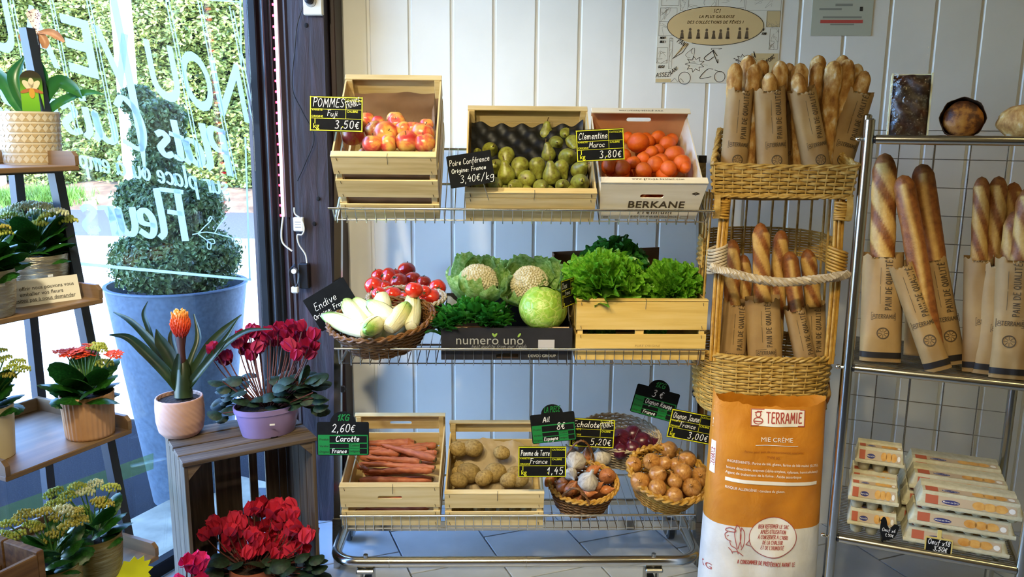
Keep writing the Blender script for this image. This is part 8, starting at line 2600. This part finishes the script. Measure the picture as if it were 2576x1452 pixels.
put('starburst_card', mesh('starburst_card', plate(star, 0.001), flat('fluorescent_yellow', 'e4ea1a', 0.6), False), MF @ T(cst.x, TR[3][1] - 0.006, Z4 - 0.008) @ RZ(0) @ RX(-20), None, 'bright yellow starburst price card on the lowest tray edge', 'card')

# ================================================================== UPRIGHT APPLE CRATE WITH PLANTS
KW, KD, KH = 0.415, 0.30, 0.60
kc = thing('apple_crate_upright', 'weathered wooden apple crate stood on end as a plant stand', 'crate', MK)
n = 4
for k in range(n):                                   # sides
    y0 = KD * k / n + 0.002; y1 = KD * (k + 1) / n - 0.002
    part('side_slat', box(0, 0.012, y0, y1, 0, KH - 0.014, 0.0015), M_oldwood_z, kc, smooth=False)
    part('side_slat', box(KW - 0.012, KW, y0, y1, 0, KH - 0.014, 0.0015), M_oldwood_z, kc, smooth=False)
for y0, y1 in ((-0.004, 0.058), (0.066, 0.135), (0.146, 0.215), (0.224, KD + 0.004)):
    part('top_slat', box(-0.004, KW + 0.004, y0, y1, KH - 0.014, KH, 0.002), M_oldwood, kc, smooth=False)
    part('bottom_slat', box(0.012, KW - 0.012, max(y0, 0), min(y1, KD), 0.0, 0.014, 0.0015), M_oldwood, kc, smooth=False)
for x0, x1 in ((0.014, 0.038), (0.055, 0.142), (0.150, 0.238), (0.268, 0.296), (0.325, 0.372), (0.374, KW - 0.014)):
    part('back_slat', box(x0, x1, KD - 0.012, KD, 0.014, KH - 0.014, 0.0015), M_oldwood_z, kc, smooth=False)
for s in (0, 1):
    for y in (0.004, KD - 0.034):
        x = 0.012 if s == 0 else KW - 0.012
        d = 0.045 if s == 0 else -0.045
        part('corner_block', ([(x, y, KH - 0.014), (x + d, y, KH - 0.014), (x, y, KH - 0.062), (x, y + 0.022, KH - 0.014), (x + d, y + 0.022, KH - 0.014), (x, y + 0.022, KH - 0.062)], [(0, 1, 2), (5, 4, 3), (0, 3, 4, 1), (1, 4, 5, 2), (2, 5, 3, 0)]), M_oldwood, kc, smooth=False)
def kz(px, py, z): return loc_at(MK, px, py, z, 2)
def kpot(px, py, rpx, hpx):
    p = kz(px, py, KH + 0.0005); k = (MK @ p - EYE).dot(FWD) / FPX
    return MK @ T(*p), rpx * k, hpx * k * 1.03
# --- bromeliad
Mb1, rb1, hb1 = kpot(457, 1092, 58, 96)
M_pinkp = noisy('pink_stoneware', [(0.3, 'b98f7c'), (0.7, 'c69d89')], 14, rough=0.6)
round_pot('pink_pot', 'pale pink pot with slanting grooves on the upright crate', Mb1, rb1, hb1, M_pinkp, [(0.62, 0), (0.72, 0.015), (0.90, 0.14), (0.99, 0.4), (1.0, 0.75), (0.97, 0.97), (0.95, 1.0), (0.90, 1.0), (0.89, 0.85)], 0.9, fn=lambda a, r, z: r * (1 + 0.012 * math.cos(24 * a + z * 330)))
Mbr = Mb1 @ T(0, 0, hb1 * 0.9)
bro = thing('bromeliad', 'bromeliad with dark strap leaves and an orange flower spike', 'plant', Mbr)
Bi = Mbr.inverted(); DB = (Mbr.translation - EYE).dot(FWD)
def bp_(px, py, dz=0.0): return Bi @ (EYE + ray(px, py) * (DB + dz))
M_brl = leafy('bromeliad_leaf', [(0.3, '1a2614'), (0.6, '2b3d1f'), (0.85, '4b5c30')], 10, 0.2, 0.35)
hint = Bi.to_3x3() @ Vector((0.1, -0.8, 0.6))
for pts, w, sg in (([(455, 985), (420, 940), (360, 880), (320, 850), (275, 843)], [.030, .036, .034, .024, .004], 1), ([(452, 975), (425, 920), (380, 860), (330, 810), (285, 785)], [.028, .032, .028, .020, .004], -1), ([(450, 950), (400, 900), (375, 830), (362, 790), (372, 758)], [.022, .016, .018, .014, .002], -1.6),
                   ([(455, 960), (430, 900), (405, 860), (393, 828)], [.030, .044, .038, .003], .3), ([(468, 980), (500, 920), (530, 870), (565, 832), (608, 792)], [.030, .036, .034, .026, .004], -.8), ([(470, 975), (505, 935), (540, 890), (570, 850), (600, 800)], [.028, .028, .024, .016, .003], .8),
                   ([(468, 985), (510, 930), (560, 875), (620, 835), (685, 828)], [.028, .028, .024, .018, .003], 1.2), ([(462, 960), (485, 900), (500, 850), (488, 790)], [.022, .024, .022, .004], -1.5), ([(456, 940), (440, 890), (432, 850), (436, 820)], [.020, .026, .022, .003], -1.2), ([(458, 990), (446, 950), (448, 915), (450, 890)], [.034, .036, .026, .01], .9)):
    part('leaf', strap([bp_(x, y, -sg * 0.014 * i) for i, (x, y) in enumerate(pts)], w, 0.28, hint), M_brl, bro, angle=None)
sp0, sp1 = bp_(463, 960), bp_(456, 875, -0.01)
part('leaf_rosette', tube([bp_(462, 1000), bp_(462, 960), bp_(462, 930), bp_(460, 905)], [0.030, 0.026, 0.024, 0.014], 14), M_brl, bro)
part('flower_stem', tube([sp0, sp1, bp_(455, 845, -0.01)], [0.012, 0.012, 0.018], 12), flat('maroon_stem', '3b1712', 0.6), bro)
b = NB('flower_spike')
tc = b.n('TexCoord'); sp = b.n('SeparateXYZ'); b.l(tc.outputs['Object'], sp.inputs[0])
mr = b.n('MapRange'); mr.inputs['From Min'].default_value = 0.0; mr.inputs['From Max'].default_value = 0.095; b.l(sp.outputs[2], mr.inputs[0])
b.set(Base_Color=b.ramp(mr.outputs[0], [(0.0, '8f1f14'), (0.35, 'd23a1e'), (0.7, 'e2622a'), (1.0, 'eaa83a')]), Roughness=0.45)
gs = [lathe([(0.010, 0), (0.024, 0.025), (0.027, 0.05), (0.021, 0.08), (0.006, 0.092)], 16)]
for i in range(120):
    k = i / 120
    z = 0.008 + 0.082 * k
    r = 0.010 + 0.019 * math.sin(min(1, k * 1.25 + 0.12) * PI * 0.75) if k < .9 else 0.018 - (k - .9) * 0.1
    a = i * 2.39996
    gs.append(xf(ball(0.0035, 0.0025, 0.011, 6, 5), Matrix.Rotation(a, 4, 'Z') @ T(r * 0.98, 0, z) @ RY(14 + 10 * (k < .5))))
part('flower_spike', join(*gs), b.m, bro, T(*bp_(456, 850, -0.012)), kind='stuff')
# --- cyclamens
def petal_geo():
    gs = []
    for k in range(5):
        a = k * 2 * PI / 5
        def fn(u, v):
            s = (u - 0.5) * 2
            w = 0.55 * math.sin(min(1.0, 0.25 + v * 0.85) * PI * 0.78)
            rr_ = 0.12 + 0.38 * v - 0.10 * v * v
            return (rr_ + 0.06 * s * s, s * w, 1.05 * v + 0.05 * math.sin(4 * s + 3 * v))
        gs.append(xf(grid(6, 7, fn), Matrix.Rotation(a, 4, 'Z') @ RZ(8)))
    gs.append(xf(ball(0.14, 0.14, 0.12, 8, 6), T(0, 0, -0.02)))
    return join(*gs)
def cyclamen(label, M, flowers, leaves, m_f, fsize, pot_r, seed):
    t = thing('cyclamen', label, 'plant', M)
    me = mesh('flower', petal_geo(), m_f, True, None)
    rs = random.Random(seed)
    st = []
    for p, s in flowers:
        put('flower', me, T(*p) @ RZ(rs.uniform(0, 360)) @ RX(rs.uniform(-35, 35)) @ RY(rs.uniform(-35, 35)) @ SC(fsize * s), t)
        st.append(tube(smooth_path([(p.x * 0.2, p.y * 0.2, 0.0), (p.x * 0.75, p.y * 0.75, p.z * 0.6), tuple(p)], 4), 0.0022, 5))
    part('flower_stems', join(*st), M_stemr, t, kind='stuff')
    ls = []
    for p, s in leaves:
        out = Vector((p.x, p.y, 0)); out = out.normalized() if out.length > 1e-4 else Vector((0, -1, 0))
        d = out + Vector((rs.gauss(0, .3), rs.gauss(0, .3), rs.uniform(-0.5, 0.25)))
        put('leaf', ME_cyc, T(*p) @ ray_dir_leaf(d, rs.uniform(-.4, .4)) @ SC(s), t)
        ls.append(tube([(p.x * 0.2, p.y * 0.2, 0), tuple(p)], 0.0018, 5))
    part('leaf_stems', join(*ls), M_stemr, t, kind='stuff')
    return t
Mc1, rc1, hc1 = kpot(676, 1086, 82, 72)
M_lil = noisy('lilac_plastic', [(0.3, '83709f'), (0.7, '9480ae')], 9, rough=0.35)
t = thing('lilac_pot', 'oval lilac plastic pot on the upright crate', 'pot', Mc1)
ex = T(0, 0, 0) @ SC(1, 0.74, 1)
part('vessel', xf(lathe([(rc1 * 0.78, 0), (rc1 * 0.80, 0.004), (rc1 * 0.96, hc1 * 0.80), (rc1 * 1.0, hc1 * 0.82), (rc1 * 1.02, hc1), (rc1 * 0.98, hc1), (rc1 * 0.95, hc1 * 0.8)], 48), ex), M_lil, t)
part('foot_notch', box(-0.012, 0.012, -rc1 * 0.79 * 0.74, -rc1 * 0.79 * 0.74 + 0.006, 0.0005, 0.007), M_black, t, smooth=False)
part('soil', xf(lathe([(rc1 * 0.96, 0), (rc1 * 0.4, 0.004), (0.001, 0.004)], 32, False), T(0, 0, hc1 * 0.86) @ ex), M_soil, t)
part('price_sticker', xf(quad(-0.008, 0.008, -0.003, 0.003), Matrix.Rotation(camera_angle(Mc1), 4, 'Z') @ T(0.012, -rc1 * 0.80, hc1 * 0.55)), M_paper, t, smooth=False)
Mcy1 = Mc1 @ T(0, 0, hc1 * 0.86)
def px_pts(M, lst, spread, seed):
    Mi = M.inverted(); D = (M.translation - EYE).dot(FWD); rs = random.Random(seed)
    return [(Mi @ (EYE + ray(x, y) * (D + rs.uniform(-spread, spread))), s) for x, y, s in lst]
rs = random.Random(9)
fls = [(545, 890, 1), (560, 915, 1), (535, 905, .9), (575, 905, .8), (610, 860, 1), (630, 845, 1), (650, 860, .9), (615, 890, 1), (640, 885, 1), (600, 875, .9), (655, 885, .9), (630, 905, .9), (625, 838, .8), (680, 850, 1), (700, 838, 1), (690, 870, .9), (725, 850, 1.05), (745, 842, 1.05), (760, 860, 1.05), (775, 875, 1.0), (735, 880, 1.0), (755, 890, 1.0), (710, 865, 1.0), (785, 855, 1), (735, 830, .9), (760, 832, .9), (740, 905, .9), (770, 900, .9), (672, 868, .9), (785, 880, .8)]
lvs = [(570 + rs.uniform(0, 220), 945 + rs.uniform(0, 75), rs.uniform(.05, .075)) for _ in range(80)] + [(555, 1000, .05), (560, 1040, .052), (575, 1045, .05), (610, 1020, .05), (660, 1050, .045), (790, 1000, .055), (760, 1010, .06), (560, 960, .05), (800, 960, .05), (580, 970, .05)]
M_cf1 = noisy('magenta_petal', [(0.3, '8a0a3e'), (0.7, 'b2174f')], 30, rough=0.6)
M_cf2 = noisy('red_petal', [(0.3, 'c01838'), (0.7, 'd83350')], 30, rough=0.6)
cyclamen('magenta cyclamen in the lilac pot on the upright crate', Mcy1, px_pts(Mcy1, fls, 0.05, 1), px_pts(Mcy1, lvs, 0.06, 2), M_cf1, 0.038, rc1, 5)
# red one inside the crate
pc2 = Vector((0.215, 0.115, 0.014))
Mc2 = MK @ T(*pc2)
round_pot('terracotta_pot', 'terracotta pot standing inside the upright crate', Mc2, 0.075, 0.13, noisy('terracotta', [(0.3, '8d4a2e'), (0.7, 'a65c3c')], 20, rough=0.8))
Mcy2 = Mc2 @ T(0, 0, 0.115)
fls = [(520, 1355, .9), (548, 1325, 1), (590, 1318, 1), (570, 1365, 1.1), (600, 1350, 1.1), (575, 1345, .9), (625, 1358, 1), (630, 1330, .8), (625, 1295, 1), (640, 1285, .9), (660, 1275, 1), (685, 1300, 1.2), (700, 1285, 1), (715, 1310, 1), (740, 1280, 1), (735, 1305, .9), (665, 1365, 1), (690, 1355, 1.1), (705, 1330, .9), (715, 1400, 1.2), (740, 1370, 1.1), (765, 1365, 1.1), (780, 1355, 1), (760, 1345, 1), (650, 1395, 1), (620, 1405, 1), (600, 1410, 1), (680, 1385, 1), (575, 1385, .9), (665, 1410, .9), (700, 1375, 1.1), (660, 1300, 1), (540, 1345, 1), (560, 1335, 1), (610, 1330, 1), (645, 1345, 1), (670, 1335, 1.1), (725, 1345, 1), (750, 1330, 1), (640, 1375, 1.1), (610, 1385, 1), (735, 1395, 1.1), (755, 1390, 1), (690, 1405, 1), (720, 1365, 1)]
lvs = [(525 + rs.uniform(0, 270), 1395 + rs.uniform(0, 80), rs.uniform(.05, .075)) for _ in range(60)]
cyclamen('red cyclamen growing inside the upright crate', Mcy2, px_pts(Mcy2, fls, 0.045, 3), px_pts(Mcy2, lvs, 0.06, 4), M_cf2, 0.040, 0.08, 6)
# pink cyclamen just before the crate's corner
pq = at_z(486, 1432, 0.36)
Mc3 = T(pq.x - 0.005, pq.y - 0.10, 0.0)
pq = EYE + ray(490, 1425) * ((Mc3.translation + Vector((0, 0, .3)) - EYE).dot(FWD))
round_pot('terracotta_pot', 'terracotta pot on the floor before the upright crate', Mc3, 0.06, 0.11, MATS['terracotta'])
Mcy3 = Mc3 @ T(0, 0, 0.10)
fls = [(470, 1422, 1), (490, 1428, 1.1), (482, 1440, 1), (500, 1440, 1), (510, 1470, 1), (460, 1480, 1)]
lvs = [(430 + rs.uniform(0, 120), 1475 + rs.uniform(0, 70), rs.uniform(.04, .055)) for _ in range(18)]
M_cf3 = noisy('hot_pink_petal', [(0.3, 'd0186a'), (0.7, 'e83a8c')], 30, rough=0.6)
cyclamen('hot pink cyclamen just before the upright crate', Mcy3, px_pts(Mcy3, fls, 0.02, 3), px_pts(Mcy3, lvs, 0.03, 4), M_cf3, 0.038, 0.06, 8)

# ------------------------------------------------------------------ old crate in the near corner
pe = at_z(112, 1382, 0.745)
MO = frame((pe.x, pe.y, 0), 69.5)
oc_ = thing('old_crate', 'old brown wooden crate in the corner before the ladder shelf', 'crate', MO)
M_brw = noisy('brown_plank', [(0.25, '4a2f18'), (0.5, '74502c'), (0.8, '94703f')], 7, (0.5, 9, 9), 0.75, bump=0.4, detail=8)
OW, OD, OH = 0.32, 0.22, 0.745
for x in (-OW, -0.016):
    for k in range(2):
        part('end_board', box(x, x + 0.016, k * OD / 2 + 0.002, (k + 1) * OD / 2 - 0.002, 0, OH, 0.002), M_brw, oc_, smooth=False)
for y in (0.0, OD - 0.012):
    for z in (OH - 0.055, OH - 0.15, OH - 0.245, OH - 0.34, OH - 0.435, OH - 0.53, OH - 0.625, OH - 0.72):
        part('plank', box(-OW + 0.016, -0.016, y, y + 0.012, z, z + 0.05, 0.002), M_brw, oc_, smooth=False)
for y0 in (0.02, 0.12):
    part('cross_board', box(-OW + 0.016, -0.016, y0, y0 + 0.05, OH - 0.07, OH - 0.056, 0.002), M_brw, oc_, smooth=False)
